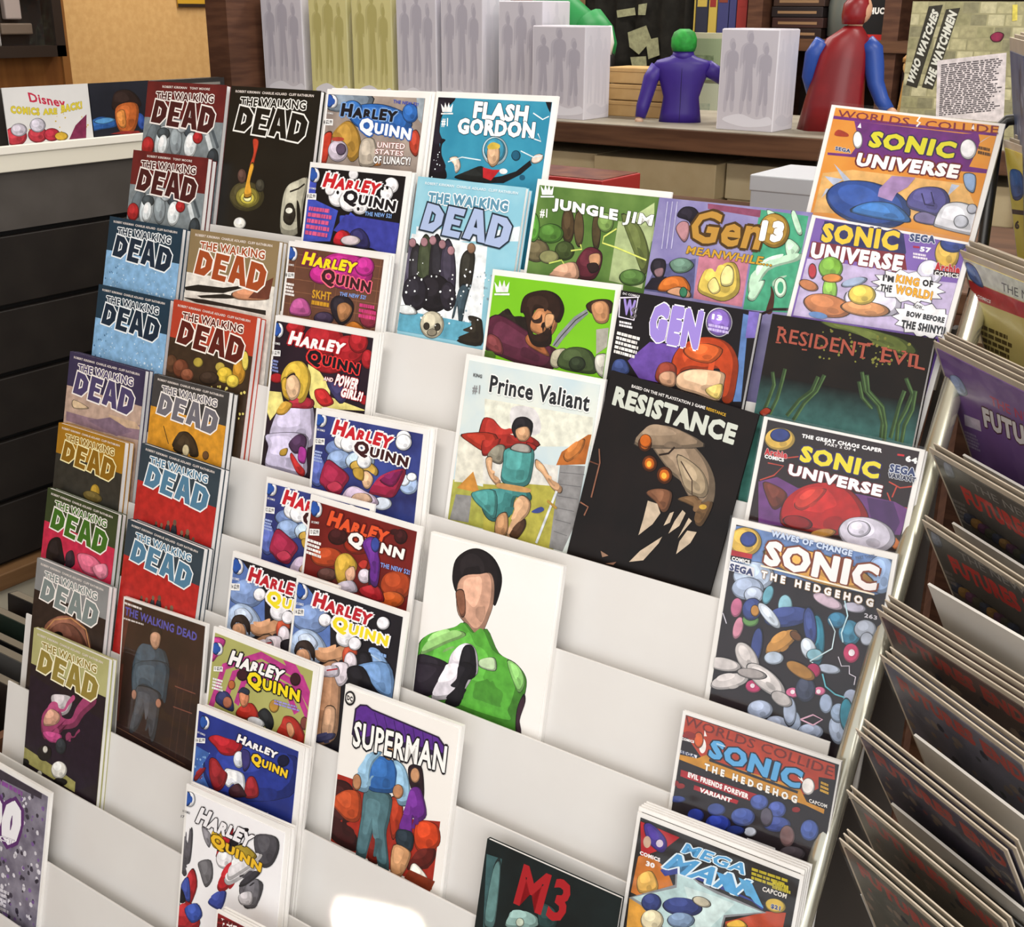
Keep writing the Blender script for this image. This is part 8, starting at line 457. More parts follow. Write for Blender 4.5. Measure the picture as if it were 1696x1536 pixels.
def comic_parts(root,nm,w,H,T,kind,art=True,bmat=None):
    b,ins,_=COVERS[nm]; bmt=base_mat(b)
    if kind=='tpb':
        bm=bmesh.new(); boxv(bm,0,0,0,w,.0004,H); boxv(bm,0,T-.0004,0,w,T,H); boxv(bm,0,.0004,0,.0006,T-.0004,H); obj('cover',bm,bmt,root)
        obj('page_block',box(.0006,.0004,.0008,w-.0012,T-.0004,H-.0012),PAGES,root); clip=(0,0,100,H/w*100)
    else:
        l,t,r=ins; u=w/100
        if l or t: obj('backing_board',box(0,.0009,0,w,T,H),bmat or BOARD,root)
        else: obj('page_block',box(.0003,.0005,.0003,w-.0006,T,H-.0006),PAGES,root)
        obj('cover',box(l*u,0,0 if not l else .004,w-r*u,.0009 if l else .0005,H-t*u),bmt,root); clip=(l,t,100-r,H/w*100-(2.5 if l else 0))
    d=0
    if art:
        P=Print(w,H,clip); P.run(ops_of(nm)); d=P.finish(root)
    if kind=='bag':
        bm=bmesh.new(); bm.faces.new([bm.verts.new(q) for q in ((-.001,-d-.0005,0),(w+.001,-d-.0005,0),(w+.001,-d-.0005,H+.003),(-.001,-d-.0005,H+.003))]); obj('clear_sleeve',bm,SLEEVE,root)
SINGLE={'hq14b':.0042,'hq13':.0042,'gen13m':.0035,'resist':.0035,'su67':.003}
SLEEVED={'su59','su67','su64','waves','evil','mega','wdpur'}
for nm,(k,T,x,va,ang,w,H) in PLACE.items():
    T/=1000.; n=2 if nm.startswith('wd') and T>.012 else (1 if T<.007 else (2 if T<.0095 else 3))
    if nm=='mega': n=5
    if nm=='shad': n=3
    if nm in('lantern','super','m3','resist','gen13','re'): n=1
    kind='tpb' if (nm.startswith('wd') and nm!='wdpur') or (COVERS[nm][1][0]==0) else ('bag' if nm in SLEEVED else 'board')
    t1=T/n; rnd=random.Random(nm)
    if nm in SINGLE: n=1; t1=SINGLE[nm]
    a=math.radians(ang)
    for i in range(n):
        o_=PAN_O+T-i*t1; dx=0 if i==0 else (rnd.uniform(0,.0008) if kind=='tpb' else rnd.uniform(.0008,.006)); dz=0 if i==0 else (rnd.uniform(-.001,.0012) if kind=='tpb' else rnd.uniform(0,.004))
        if nm=='mega' and i: dz=.005+.0012*i; dx=-.002+.001*i
        p=base(k)+UP*va+NR*(o_-.0002)+Vector((x,0,0))   # top-left corner of the front face
        R=RF@Matrix.Rotation(-a,4,'Y')
        org=p-(R.to_3x3()@Vector((0,0,1)))*H+Vector((dx,0,0))+UP*dz
        isbook=kind=='tpb' and nm not in('resist','gen13','re','m3','gen13m')
        root=thing('paperback_book' if isbook else 'comic_book',LBL[nm] if i==0 else (('spare copy behind the ' if n==2 else '%s spare copy behind the '%('first','second','third','fourth')[i-1])+SHORT(LBL[nm])),'book' if isbook else 'comic',Matrix.Translation(org)@R,'comics and paperbacks on the tiered rack')
        comic_parts(root,nm,w,H-(.0015 if i else 0),t1-.0003,kind if i==0 or kind=='tpb' else 'board',i==0)
# ================================================================= wire rack of bagged comics at the right
W2=Vector(FRAMES['r3']['ex']); D2=Vector(FRAMES['r3']['ed']); N2=W2.cross(-D2).normalized()
def frame_mat(a,ex,up,n): return Matrix(((ex.x,-n.x,up.x,a.x),(ex.y,-n.y,up.y,a.y),(ex.z,-n.z,up.z,a.z),(0,0,0,1)))
R2L={'r0':('blue-grey bagged comic with wide white border at the upper right edge',4),'r1':('yellow bagged comic at the top of the right-hand wire rack',4),'r2':('bagged comic with a red band across a cream cover on the wire rack',4),'r3':('purple bagged comic with white title on the wire rack',4),'r4':('grey bagged comic with red title, upper of two on the wire rack',2),'r5':('grey bagged comic with red title, lower of two on the wire rack',2),
'r6':('brown-grey bagged comic, front of the thick stack on the wire rack',4),'r7':('bluish grey bagged comic under the thick stack on the wire rack',3),'r8':('dark violet bagged comic in front of the metal rail',3),'r9':('grey bagged comic between the dark ones low on the wire rack',2),'r10':('olive grey bagged comic, lowest on the wire rack',3)}
ORD=('second','third','fourth')
for nm,(lb,n) in R2L.items():
    F=FRAMES[nm]; rnd=random.Random(nm); W2=Vector(F['ex']); D2=Vector(F['ed']); N2=W2.cross(-D2).normalized()
    for i in range(n):
        dW,dU=(0,0) if i==0 else (rnd.uniform(-.004,.004)+.002*i,rnd.uniform(.001,.006)*i*.6)
        a=Vector(F['a'])-N2*(.0048*i)+W2*dW-D2*dU; w=.178; H=.266
        root=thing('bagged_comic',lb if i==0 else '%s sheet behind the '%ORD[i-1]+SHORT(lb),'comic',frame_mat(a+D2*H,W2,-D2,N2),'bagged comics on the wire rack')
        comic_parts(root,nm,w,H,.0022,'bag' if i==0 else 'board',i==0,BOARD2)
wire=thing('wire_rack','black wire comic rack with grey card dividers at the right edge','wire rack')
GREYCARD=mix_noise('c3bfb8','cdc9c2',9,.6,.25,name='grey_card')
for nm,F in FRAMES.items():
    if nm.startswith('div_'):
        W2=Vector(F['ex']); D2=Vector(F['ed']); N2=W2.cross(-D2).normalized()
        obj('divider',box(0,0,-.17,.3,.0025,0),GREYCARD,wire,frame_mat(Vector(F['a']),W2,-D2,N2))
sdv=Vector((0,SY,SZ)).normalized()
path=[Vector(q) for q in ((.62,-.17,1.56),(.325,.045,1.5645),(.304,.0597,1.5635),(.292,.0590,1.5615),(.2862,.0552,1.5541),(.287,.051,1.545),(.3008,-.0036,1.4335),(.3026,-.0332,1.3726),(.3056,-.0492,1.3398),(.36,.02,1.25),(.46,.10,.9),(.5,.10,.3),(.5,.10,0))]
obj('frame_rod',tube(path,.0055,12),BLACK,wire,smooth=True)
F=FRAMES['div_r9']; W2=Vector(F['ex']); D2=Vector(F['ed']); N2=W2.cross(-D2).normalized(); q0=Vector(F['a'])+N2*.004+W2*.06+D2*.022
obj('price_rod',tube([q0+D2*.05,q0+D2*.012,q0+D2*.003+W2*.003,q0+W2*.012,q0+W2*.2],.003,8),BLACK,wire,smooth=True)
bp=frame_mat(Vector((.36,.12,1.5)),W2,Vector((0,0,1)),Vector(W2).cross(Vector((0,0,1))))
obj('back_board',box(.06,.05,-1.45,.46,.06,-.1),mat('2c241e',.7),wire,bp)
# ================================================================= shelf behind the rack
shelf=thing('shelf_unit','dark wooden shelf unit behind the display rack','shelf')
SZT=1.443
tbd=obj('top_board',box(-1.86,.955,SZT-.042,.95,1.42,SZT-.0015,.002),WOODH,shelf); obj('sheen_top_surface',box(-1.86,.957,SZT-.0015,.95,1.42,SZT),mix_noise('8a8272','9c9484',16,.5,.4,name='painted_sheen_laminate'),tbd)  # paler top skin: reflected light is painted into its colour
obj('upright',box(-1.865,.97,0,-1.79,1.42,2.6),WOOD,shelf)
obj('upright',box(.93,.97,0,.97,1.42,SZT-.042),WOOD,shelf)
obj('lower_board',box(-1.79,.93,1.06,.93,1.42,1.09,.002),WOODH,shelf)
obj('base_board',box(-1.79,.97,.06,.93,1.42,.09),WOODH,shelf)
obj('back_panel',box(-1.79,1.40,.09,.93,1.42,1.40),WOOD,shelf)
CARD=[mix_noise('b6a27c','c0ad88',14,.75,.2,name='cream_card'),mix_noise('c2b08c','cbbb99',14,.75,.2,name='pale_card'),mix_noise('c8b48c','d0bf9a',14,.75,.2,name='manila_card')]
edges=[-1.55,-1.27,-1.0,-.735,-.449,-.17,.12,.42,.7]
for i,(x0,x1) in enumerate(zip(edges,edges[1:])):
    d=.02*((i*5)%3); root=thing('comic_storage_box',['cream cardboard storage box first from the left under the shelf board','cream cardboard storage box second from the left under the shelf board','cream cardboard storage box behind the teal comic','cream cardboard storage box behind the red box','manila cardboard storage box with a folded lid beside the red box','cream cardboard storage box behind the pale grey box','cream cardboard storage box behind the orange bagged comic','cream cardboard storage box furthest right under the shelf board'][i],'storage box',Matrix.Translation((x0,1.0+d,1.09)),'storage boxes under the shelf board')
    m=CARD[i%3]; w=x1-x0-.004
    obj('body',box(.004,.0,0,w-.004,.38,.27),m,root)
    obj('lid',box(0,-.006,.215,w,.386,.285,.002),m,root)
# red box and pale box on a low table between rack and shelf
tb=thing('low_table','brown table hidden behind the display rack','table')
obj('table_top',box(-.95,.32,1.30,.25,.86,1.33,.003),WOODH,tb)
for x in (-.92,.2):
    for y in (.34,.82): obj('leg',box(x-.02,y-.02,0,x+.02,y+.02,1.30),WOOD,tb)
rb=thing('red_box','flat red box with dark top behind the teal comic','box',Matrix.Translation((-.66,.5,1.33)))
obj('body',box(0,0,0,.235,.13,.068,.002),mat('a02a28',.45),rb); obj('top_print',box(.004,.004,.068,.231,.126,.0692),mix_noise('5a2c22','7a4a34',30,.4,.3),rb)
wb=thing('white_box','pale grey box behind the lilac and orange comics','box',Matrix.Translation((-.19,.56,1.33)))
obj('body',box(0,0,0,.13,.16,.088,.002),mat('b2b4b9',.55),wb); obj('lid',box(-.002,-.002,.066,.132,.162,.091,.002),mat('b8babf',.5),wb)
# printed boxes on the shelf
GBX=mix_noise('d0ccd4','d8d5db',8,.42,.4,name='silver_grey_card'); YBX=mix_noise('c4bd88','cec89a',8,.42,.4,name='pale_gold_card'); SIDE=mat('d9d6da',.4)
def pbox(x0,x1,y,h,d,kind,label,name='figure_box'):
    root=thing(name,label,'box',Matrix.Translation((x0,y,SZT)),'printed figure boxes on the shelf'); w=x1-x0
    obj('body',box(0,0,0,w,d,h,.0015),GBX if kind=='bxg' else YBX,root)
    P=Print(w,h,(2,2,98,h/w*100-1)); P.n=2; P.plain=True; P.ink=LETTER; P.poly(('c2bec6' if kind=='bxg' else 'c9c288'),[(2,2),(98,2),(98,h/w*100-1),(2,h/w*100-1)])
    sc=h/w/1.25
    for o in ops_of(kind):
        if o[0]=='b': P.blob(o[1],[(o[2][i],o[2][i+1]*sc) for i in range(0,len(o[2]),2)])
    P.finish(root,art='printed_figures')
    # side print
    P=Print(d,h,(4,2,96,h/d*100-1)); P.n=2; P.plain=True; P.ink=LETTER
    for o in ops_of(kind):
        if o[0]=='b': P.blob('cbc8d0' if kind=='bxg' else 'cfc9a2',[(o[2][i],o[2][i+1]*sc*w/d) for i in range(0,len(o[2]),2)])
    P.finish(root,Matrix.Translation((w,0,0))@Matrix.Rotation(math.pi/2,4,'Z'),art='side_print')
    fl=bmesh.new(); boxv(fl,.002,.003,h-.0002,w-.002,d-.003,h+.001); obj('top_flap',fl,GBX if kind=='bxg' else YBX,root)
pbox(-.898,-.767,1.0,.186,.105,'bxg','silver printed box, lower front one beside the kraft boxes')
pbox(-.462,-.344,1.0,.186,.10,'bxg','silver printed box standing alone between the two toy figures')
for x0,x1,h,kd,lb in ((-1.762,-1.622,.262,'bxg','tall silver printed box at the wooden upright'),(-1.598,-1.474,.262,'bxy','pale gold printed box, left of the two gold ones'),(-1.459,-1.335,.262,'bxy','pale gold printed box, right of the two gold ones'),(-1.32,-1.203,.262,'bxg','tall silver printed box right of the gold ones'),(-1.189,-1.072,.262,'bxg','tall silver printed box third of the silver row'),(-1.028,-.912,.235,'bxg','silver printed box with visible top behind the lower front one')):
    pbox(x0,x1,1.06,h,.11,kd,lb)
KR=mix_noise('b4905e','c29f6d',20,.8,.15,name='kraft_card')
for i in range(3):
    root=thing('kraft_box',['bottom kraft cardboard box in the small stack','middle kraft cardboard box in the small stack','top kraft cardboard box in the small stack'][i],'box',Matrix.Translation((-.80+(.0,.008,.003)[i],1.14,SZT+i*.0345)),'small kraft boxes stacked on the shelf')
    obj('body',box(0,0,0,.145,.1,.033,.002),KR,root); obj('lid_seam',box(.003,-.0004,.024,.142,.1004,.0248),mat('8a6a40',.8),root)
# purple-coated toy figure seen from behind (plain stand-in)
fg=thing('toy_figure','toy figure in a purple coat and green knit cap seen from behind','toy',Matrix.Translation((-.592,1.1,SZT))@Matrix.Rotation(math.radians(24),4,'Z'))
PUR=mix_noise('35207c','3d268a',10,.45,.4,name='purple_plastic'); GRN=mix_noise('1f7a2c','2c9a3a',60,.6,.3,.6,name='green_knit'); SKIN=mat('c8a48a',.5)
sec=[((0,0,0),(.044,0,0),(0,.026,0)),((0,0,.02),(.041,0,0),(0,.025,0)),((0,0,.05),(.037,0,0),(0,.022,0)),((0,0,.08),(.046,0,0),(0,.025,0)),((0,0,.1),(.055,0,0),(0,.027,0)),((0,0,.114),(.06,0,0),(0,.027,0)),((0,0,.122),(.053,0,0),(0,.024,0)),((0,0,.129),(.028,0,0),(0,.02,0)),((0,0,.136),(.019,0,0),(0,.018,0))]
obj('coat',rings(sec,20),PUR,fg,smooth=True)
obj('arm',tube([(-.05,0,.108),(-.064,.0,.085),(-.07,.0,.06),(-.078,-.006,.03),(-.082,-.012,.008)],.016,12,[.017,.0165,.015,.014,.011]),PUR,fg,smooth=True)
obj('arm',tube([(.05,0,.108),(.068,.006,.098),(.082,.016,.088),(.1,.03,.084)],.016,12,[.017,.016,.015,.013]),PUR,fg,smooth=True)
obj('back_seam',tube([(0,-.0262,.0),(0,-.0222,.05),(0,-.0268,.1),(0,-.0262,.112)],.0007,6),mat('22134f',.5),fg)
obj('hand',ball((-.084,-.013,.002),.009,.009,.008),SKIN,fg,smooth=True)
obj('collar',rings([((0,0,.122),(.024,0,0),(0,.022,0)),((0,-.002,.14),(.021,0,0),(0,.02,0))],16),PUR,fg,smooth=True)
obj('head',ball((.003,.002,.15),.02,.022,.026),SKIN,fg,smooth=True)
obj('knit_cap',merge([rings([((0,0,.14),(.023,0,0),(0,.025,0)),((0,0,.15),(.026,0,0),(0,.028,0)),((0,0,.165),(.026,0,0),(0,.027,0)),((0,0,.177),(.021,0,0),(0,.022,0)),((0,0,.183),(.01,0,0),(0,.01,0))],20)]),GRN,fg,smooth=True)
# gumball-like jar beside it
jr=thing('sweet_jar','small glass jar of coloured balls beside the purple-coated figure','jar',Matrix.Translation((-.512,1.17,SZT)))
obj('jar_base',lathe([(.018,0),(.02,.004),(.02,.03),(.014,.036)],18),mat('b02420',.4),jr,smooth=True)
rd=random.Random(3)
for i in range(16):
    obj('ball',ball((rd.uniform(-.013,.013),rd.uniform(-.013,.013),.044+i*.0022),.0075,.0075,.0075,8),mat(['b8303a','2c7a3c','3c3c9a','d0a030','d86a8a'][i%5],.3),jr,smooth=True)
# green toy behind the silver boxes
gt=thing('green_toy','green rounded plastic toy behind the silver boxes','toy',Matrix.Translation((-.985,1.24,SZT)))
GP=mix_noise('1f7a3c','258a46',8,.5,.3,name='green_plastic')
obj('body',rings([((0,0,0),(.05,0,0),(0,.04,0)),((0,0,.06),(.06,0,0),(0,.045,0)),((0,0,.12),(.085,0,0),(0,.05,0)),((0,0,.17),(.105,0,0),(0,.055,0)),((.0,0,.21),(.09,0,0),(0,.05,0)),((-.01,0,.245),(.05,0,0),(0,.04,0)),((-.01,0,.27),(.03,0,0),(0,.03,0))],22),GP,gt,smooth=True)
obj('arm',tube([(.08,0,.19),(.11,-.005,.165),(.125,-.01,.14),(.13,-.015,.12)],.03,14,[.04,.038,.033,.026]),GP,gt,smooth=True)
obj('cuff',tube([(.128,-.014,.135),(.134,-.016,.09),(.136,-.018,.06)],.02,12,[.027,.024,.016]),BLACK,gt,smooth=True)
obj('white_trim',tube([(.146,-.02,.185),(.15,-.024,.15),(.148,-.026,.125)],.009,10,[.006,.011,.008]),mat('ddd8d2',.5),gt,smooth=True)
# robed toy figure
rf=thing('toy_figure','toy figure in a red cloak with blue sleeves seen from behind','toy',Matrix.Translation((-.262,1.12,SZT))@Matrix.Rotation(math.radians(20),4,'Z'))
RED=mix_noise('701318','88181d',12,.35,.4,name='red_plastic'); BLU=mix_noise('1f3f8c','274a9a',10,.4,.4,name='blue_plastic'); FL=mat('c89878',.5)
sec=[((-.01,0,0),(.062,0,0),(0,.04,0)),((-.008,0,.05),(.056,0,0),(0,.036,0)),((-.004,0,.1),(.05,0,0),(0,.032,0)),((.0,0,.14),(.047,0,0),(0,.028,0)),((.006,0,.17),(.04,0,0),(0,.026,0)),((.012,0,.185),(.024,0,0),(0,.02,0)),((.014,0,.193),(.016,0,0),(0,.016,0))]
bm=rings(sec,28)
for v in bm.verts:
    a_=math.atan2(v.co.y,v.co.x); f_=1+.07*math.sin(a_*9)*max(0,(.17-v.co.z)/.17); v.co.x*=f_; v.co.y*=f_
obj('cloak',bm,RED,rf,smooth=True)
obj('arm',tube([(.04,-.002,.165),(.054,0,.15),(.06,0,.12),(.066,-.004,.09),(.08,-.012,.06),(.094,-.022,.042)],.018,14,[.016,.02,.019,.016,.014,.012]),BLU,rf,smooth=True)
obj('arm',tube([(-.04,0,.165),(-.054,.004,.14),(-.058,.01,.1),(-.05,.02,.07)],.016,12,[.016,.018,.016,.013]),BLU,rf,smooth=True)
obj('hand',ball((.1,-.026,.034),.012,.011,.014),FL,rf,smooth=True)
obj('neck',tube([(.014,0,.185),(.02,.002,.205)],.014,12),FL,rf,smooth=True)
obj('head',ball((.026,.004,.222),.02,.022,.026),FL,rf,smooth=True)
obj('hood',rings([((.012,0,.196),(.02,0,0),(0,.022,0)),((.014,-.002,.212),(.024,0,0),(0,.024,0)),((.016,-.002,.232),(.024,0,0),(0,.023,0)),((.02,0,.246),(.016,0,0),(0,.016,0)),((.022,0,.25),(.006,0,0),(0,.006,0))],18),RED,rf,smooth=True)
# little toys by the cloak
dm=thing('small_toy','small blue and white domed toy left of the red cloak','toy',Matrix.Translation((-.345,1.22,SZT)))
obj('base',lathe([(.016,0),(.022,.006),(.022,.016)],18),mat('1c1a1c',.4),dm,smooth=True); obj('band',lathe([(.023,.016),(.024,.024),(.023,.034)],18),mat('8fb4d4',.3),dm,smooth=True); obj('dome',lathe([(.022,.034),(.021,.044),(.016,.053),(.006,.058)],18),mat('c9cfd8',.25),dm,smooth=True)
pg=thing('peg_doll','small wooden peg doll right of the red cloak','toy',Matrix.Translation((-.185,1.3,SZT)))
obj('body',lathe([(.016,0),(.017,.02),(.014,.05),(.011,.085),(.008,.1)],16),mat('c09048',.5),pg,smooth=True); obj('head',ball((0,0,.115),.014,.014,.017),mat('d8b070',.5),pg,smooth=True); obj('hat',lathe([(.016,.124),(.016,.132),(.01,.138)],16),mat('a87a3c',.5),pg,smooth=True)
# brick-print poster board
def flat_print(nm,root,H,th=.003):
    F=FRAMES[nm]; w=F['w']; obj('card',box(0,0,0,w,th,H),base_mat(COVERS[nm][0]),root)
    P=Print(w,H,(0,0,100,H/w*100)); P.run(ops_of(nm)); P.finish(root,art='printed_picture')
F=FRAMES['poster']; H=F['a'][2]-SZT
po=thing('poster_board','brick-patterned poster board with slanted white lettering and a typed page','poster',Matrix.Translation((F['a'][0],F['a'][1],SZT)))
flat_print('poster',po,H)
# ================================================================= left wall display
ld=thing('slat_display','dark slatted display unit with a white ledge at left','display unit')
X0=-1.8; DK=mix_noise('2e2824','352e29',14,.55,.3,name='dark_brown_laminate')
zs=[1.326,1.19,1.03,.88,.735,.59,.44]
SL=mix_noise('1d1815','231e1a',14,.5,.35,name='dark_slat_laminate')
obj('slat',box(X0-.02,-.9,zs[1]+.012,X0,.97,zs[0]),mix_noise('46413d','4e4945',10,.5,.35,name='grey_slat_laminate'),ld)
for a,b in zip(zs[1:],zs[2:]): obj('slat',box(X0-.02,-.9,b+.012,X0,.97,a,.002),SL,ld)
obj('backing',box(X0-.05,-.9,.3,X0-.02,.97,1.36),mat('100d0b',.8),ld)
obj('ledge_front',box(X0-.004,-.9,1.326,X0+.01,.97,1.363,.002),mat('ded8c8',.5),ld)
obj('ledge_lip',box(X0+.004,-.9,1.363,X0+.014,.97,1.381,.002),mat('ebe6da',.45),ld)
obj('ledge_floor',box(X0-.05,-.9,1.362,X0+.004,.97,1.368),mat('ded8c8',.5),ld)
obj('header_back',box(X0-.045,-.9,1.36,X0-.03,.97,1.495,.002),mat('2a2522',.6),ld)
obj('base_rail',box(X0-.05,-.9,.40,X0+.03,.97,.44,.003),mix_noise('6a4c30','7c5c3c',12,.5,.3,stretch=(1,.4,6),name='mid_wood'),ld)
obj('kick_panel',box(X0-.05,-.9,.0,X0+.01,.97,.40),mat('c9c2ae',.6),ld)
for nm,lb,H in (('sign','white sign card with red and yellow lettering on the ledge','.13'),('photo','dark blue picture card with an orange-lit face shape on the ledge','.13')):
    F=FRAMES[nm]; H=float(H); a=Vector(F['a'])
    root=thing('picture_card',lb,'card',Matrix.Translation((X0,a.y,1.368))@Matrix.Rotation(math.pi/2,4,'Z'),'cards on the white ledge'); flat_print(nm,root,H,.002)
dc_=thing('picture_card','dark card at the far end of the white ledge','card',Matrix.Translation((X0,.74,1.368))@Matrix.Rotation(math.pi/2,4,'Z'),'cards on the white ledge')
obj('card',box(0,0,0,.215,.002,.128),mat('2c2a2a',.35),dc_); obj('pale_strip',box(.01,-.0005,.112,.2,0,.118),mat('8a8680',.4),dc_)
# crate with dark books low at the left
cr=thing('book_crate','brown wooden crate of dark books at the lower left','crate',Matrix.Translation((-1.5,-.36,.0)))
obj('crate_body',merge([box(0,0,0,.4,.02,.50),box(0,.36,0,.4,.38,.50),box(0,.02,0,.02,.36,.50),box(.38,.02,0,.4,.36,.50),box(0,0,.30,.4,.38,.32)]),mix_noise('5a3a28','6e4a34',10,.6,.3,stretch=(1,1,5),name='crate_wood'),cr)
for i in range(6):
    root=thing('dark_book',['black book nearest the front in the crate','dark brown book second in the crate','grey book third in the crate','black book fourth in the crate','dark green book fifth in the crate','black book at the back of the crate'][i],'book',Matrix.Translation((-1.46,-.32+i*.05,.32))@Matrix.Rotation(math.radians(-8),4,'X'),'books in the crate')
    c=['1c1a1a','2c2420','4a4846','1a1818','243028','201c1c'][i]; obj('cover',box(0,0,0,.3,.022,.22+.01*(i%3)),mat(c,.4),root); obj('page_block',box(.004,.002,.002,.301,.02,.221+.01*(i%3)),mat('7c7262',.8),root)
# wood panelled case and glass case behind the left display
OAK=mix_noise('7a4a22','8c5a2c',6,.5,.3,stretch=(6,6,.6),name='orange_oak')
wc=thing('oak_cabinet','orange-brown oak cabinet against the tan wall','cabinet')
obj('side_panel',box(-2.75,-.3,0,-2.6,1.075,2.5),OAK,wc); obj('edge_trim',box(-2.605,1.06,0,-2.59,1.085,2.5),mix_noise('8a5a2c','9a6a38',8,.5,.3),wc)
gc=thing('glass_case','dark framed glass case with pale items on the oak cabinet','display case',Matrix.Translation((-2.6,.55,1.525)))
obj('frame',merge([box(0,0,0,.06,.49,.03),box(0,.46,0,.06,.49,.5),box(0,0,0,.06,.03,.5),box(0,0,.47,.06,.49,.5)]),mat('2c2018',.5),gc)
obj('back',box(-.0005,0,0,.006,.49,.5),mat('1c1814',.6),gc)
for i,(y,z,w,h,c) in enumerate(((.2,.05,.1,.05,'4a4440'),(.31,.06,.1,.03,'7a6a5c'),(.33,.1,.05,.06,'b8a8a0'),(.21,.13,.06,.07,'3a3a5a'),(.36,.16,.09,.07,'8a8a8e'),(.22,.22,.09,.06,'c0b8b0'),(.3,.03,.005,.3,'b8b4b0'),(.16,.08,.03,.1,'16120f'))): obj('item',box(.008,y,z,.03,y+w,z+h,.004),mat(c,.4),gc)
obj('glass_pane',box(.054,.03,.03,.056,.46,.47),SLEEVE,gc)
tg=thing('yellow_card','small yellow card hanging on the tan wall','card',Matrix.Translation((-3.195,2.03,1.66)))
obj('card',box(0,0,0,.004,.17,.25),mat('c89a2c',.5),tg); obj('dark_edge',box(.004,0,0,.006,.17,.012),mat('2a1c12',.6),tg)
# ================================================================= far bookcase and merchandise behind the shelf
bc=thing('bookcase','dark wooden bookcase full of goods in the background','bookcase')
for x in (-1.45,-1.1,-.66,-.15,.6): obj('upright',box(x,2.55,0,x+.05,2.95,2.5),WOOD,bc)
for z in (.9,1.22,1.545,1.86): obj('shelf_board',box(-1.45,2.54,z,.65,2.95,z+.035),WOODH,bc)
obj('back_panel',box(-1.45,2.93,0,.65,2.95,2.5),mat('2a1c14',.7),bc)
rd=random.Random(5); CN={'8a2c28':'dark red','c8b8a0':'beige','3a3c6a':'navy','b8a04a':'mustard','5a7a4c':'green','d8d0c8':'off-white','7a3a2c':'brick red','2a2c3c':'blue-black','a85a3c':'orange-brown','9ca89c':'grey-green','3a2420':'brown','2a201c':'black-brown','5a2c24':'maroon','26242c':'black'}; ON=['first','second','third','fourth','fifth','sixth','seventh','eighth','ninth','tenth','eleventh','twelfth','thirteenth','fourteenth','fifteenth']; CS=['8a2c28','c8b8a0','3a3c6a','b8a04a','5a7a4c','d8d0c8','7a3a2c','2a2c3c','a85a3c','9ca89c']
def bookrow(x0,x1,z,ymin,cols,lab,grp,hmin=.16,hmax=.24):
    x=x0; i=0
    while x<x1:
        w=rd.uniform(.02,.045); h=rd.uniform(hmin,hmax); c=rd.choice(cols)
        root=thing('boxed_item',CN[c]+' '+lab+', '+ON[min(i,14)]+' from the left','book',Matrix.Translation((x,ymin,z)),grp); obj('cover',box(0,0,0,w,.15,h,.001),mat(c,.5),root); obj('spine_label',box(.004,-.0006,h*.55,w-.004,0,h*.75),mat(rd.choice(cols),.5),root); x+=w+.003; i+=1
bookrow(-1.39,-1.12,1.58,2.6,CS,'spine on the upper bookcase shelf','colourful spines on the bookcase')
bookrow(-1.39,-1.12,1.255,2.6,CS,'spine on the lower bookcase shelf','colourful spines low on the bookcase')
bookrow(-.60,-.20,1.255,2.6,['3a2420','2a201c','5a2c24','26242c'],'spine low on the bookcase behind the red cloak','dark spines on the bookcase')
for i in range(5):
    root=thing('dark_volume',['bottom','second','third','fourth','top'][i]+' dark volume of the flat pile on the bookcase','book',Matrix.Translation((-1.04+.004*(i%2),2.6,1.58+i*.032)),'flat pile of dark volumes')
    obj('cover',box(0,0,0,.17,.2,.03,.001),mat(['2a1c18','3a2420','241c1c','3c2a22','2a2424'][i],.4),root); obj('spine_stripe',box(.02,-.0005,.01,.15,0,.018),mat('8a6a4a',.5),root)
gb=thing('glass_vase','grey glass vase on the bookcase','vase',Matrix.Translation((-.81,2.66,1.58))); obj('body',lathe([(.05,0),(.06,.01),(.062,.1),(.05,.16),(.045,.2)],20),mat('5f625c',.15),gb,smooth=True); obj('rim',lathe([(.047,.2),(.05,.205),(.047,.21)],20),mat('8a8c86',.2),gb,smooth=True)
cb=thing('black_box','black box with white four-letter lettering on the bookcase','box',Matrix.Translation((-.745,2.6,1.58))); obj('body',box(0,0,0,.09,.12,.2,.001),mat('151314',.4),cb); obj('red_band',box(.0,-.0006,.0,.09,0,.016),mat('b02420',.4),cb)
P=Print(.09,.2,(0,0,100,220)); P.n=3; P.text('CHUCK','f0ece6',[8,118,95,118,8,140],.06,None,.05,0); P.finish(cb)
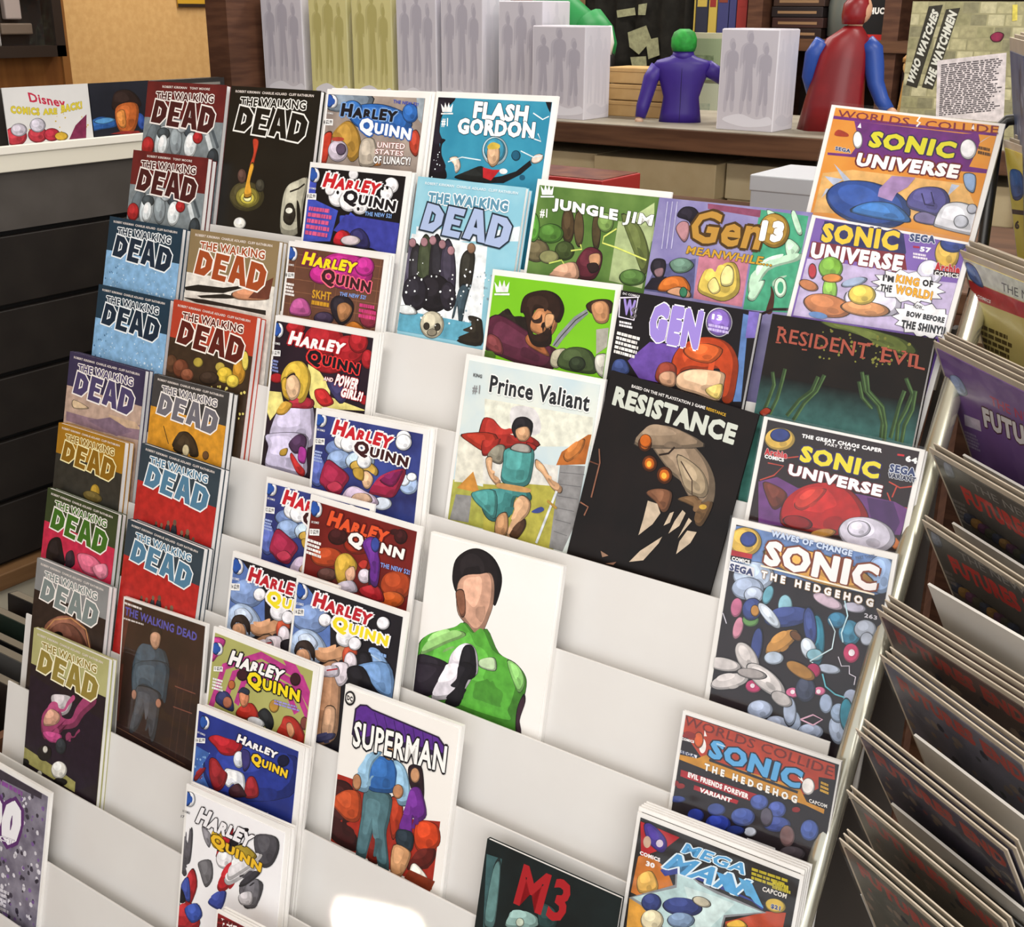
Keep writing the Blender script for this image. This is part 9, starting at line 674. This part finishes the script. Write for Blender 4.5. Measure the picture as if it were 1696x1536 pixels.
# rack of magazines on a stand behind the shelf
mg=thing('magazine_stand','pale stand of magazines behind the kraft boxes','stand'); obj('stand_panel',box(-1.42,2.16,0,-.82,2.2,1.60),mat('c8c4a8',.7),mg); obj('stand_ledge',box(-1.42,2.08,1.30,-.82,2.16,1.32),mat('b8b498',.7),mg)
for i,(x,z,w,h,c,c2,lb) in enumerate(((-1.30,1.46,.11,.11,'b8a468','8a5a2c','small tan magazine on the pale stand'),(-1.16,1.47,.17,.115,'9aa884','5a6a4a','grey-green magazine high on the pale stand'),(-.97,1.47,.14,.12,'a82c28','d8c8b8','red magazine beside the green cap'),(-1.18,1.32,.19,.14,'c0c4ac','8a9a8c','pale green magazine low on the pale stand'),(-.97,1.32,.14,.14,'6a8a90','b8c0b4','blue-grey magazine low on the pale stand'))):
    root=thing('magazine',lb,'magazine',Matrix.Translation((x,2.13,z)),'magazines on the pale stand'); obj('cover',box(0,0,0,w,.01,h),mat(c,.4),root); obj('cover_picture',box(w*.12,-.0006,h*.15,w*.88,0,h*.6),mix_noise(c2,c,30,.4,.3),root)
    if i==2:
        P=Print(w,h,(0,0,100,100)); P.n=30; P.text('er','f0e8e0',[40,12,75,12,40,38],.06,None,.05,0); P.finish(root)
# t-shirt hanging
ts=thing('hanging_shirt','dark grey T-shirt with pale print hanging in the background','T-shirt',Matrix.Translation((-1.27,2.02,1.5)))
bm=bmesh.new(); nx,nz=24,14; g=[[None]*(nz+1) for _ in range(nx+1)]
for i in range(nx+1):
    for j in range(nz+1):
        x=i/nx*.36-.12; z=j/nz*.5-.01; g[i][j]=bm.verts.new((x,.012*math.sin(i*1.3)+.006*math.sin(i*2.9+1),z))
for i in range(nx):
    for j in range(nz): bm.faces.new((g[i][j],g[i+1][j],g[i+1][j+1],g[i][j+1]))
bmesh.ops.solidify(bm,geom=bm.faces[:],thickness=.004)
obj('fabric',bm,mix_noise('35332f','3f3c37',40,.9,.1,name='dark_grey_cotton'),ts,smooth=True)
P=Print(.2,.3,(0,0,100,150)); P.n=500
for pts in ([(10,60),(40,56),(42,66),(12,70)],[(46,52),(60,50),(58,66),(46,66)],[(30,90),(60,80),(70,100),(50,120),(34,110)],[(60,100),(80,96),(84,120),(66,126)],[(36,124),(62,122),(64,136),(40,138)]): P.poly('9a9a78',pts)
P.finish(ts,Matrix.Translation((-.02,-.012,-.02)),art='shirt_print')
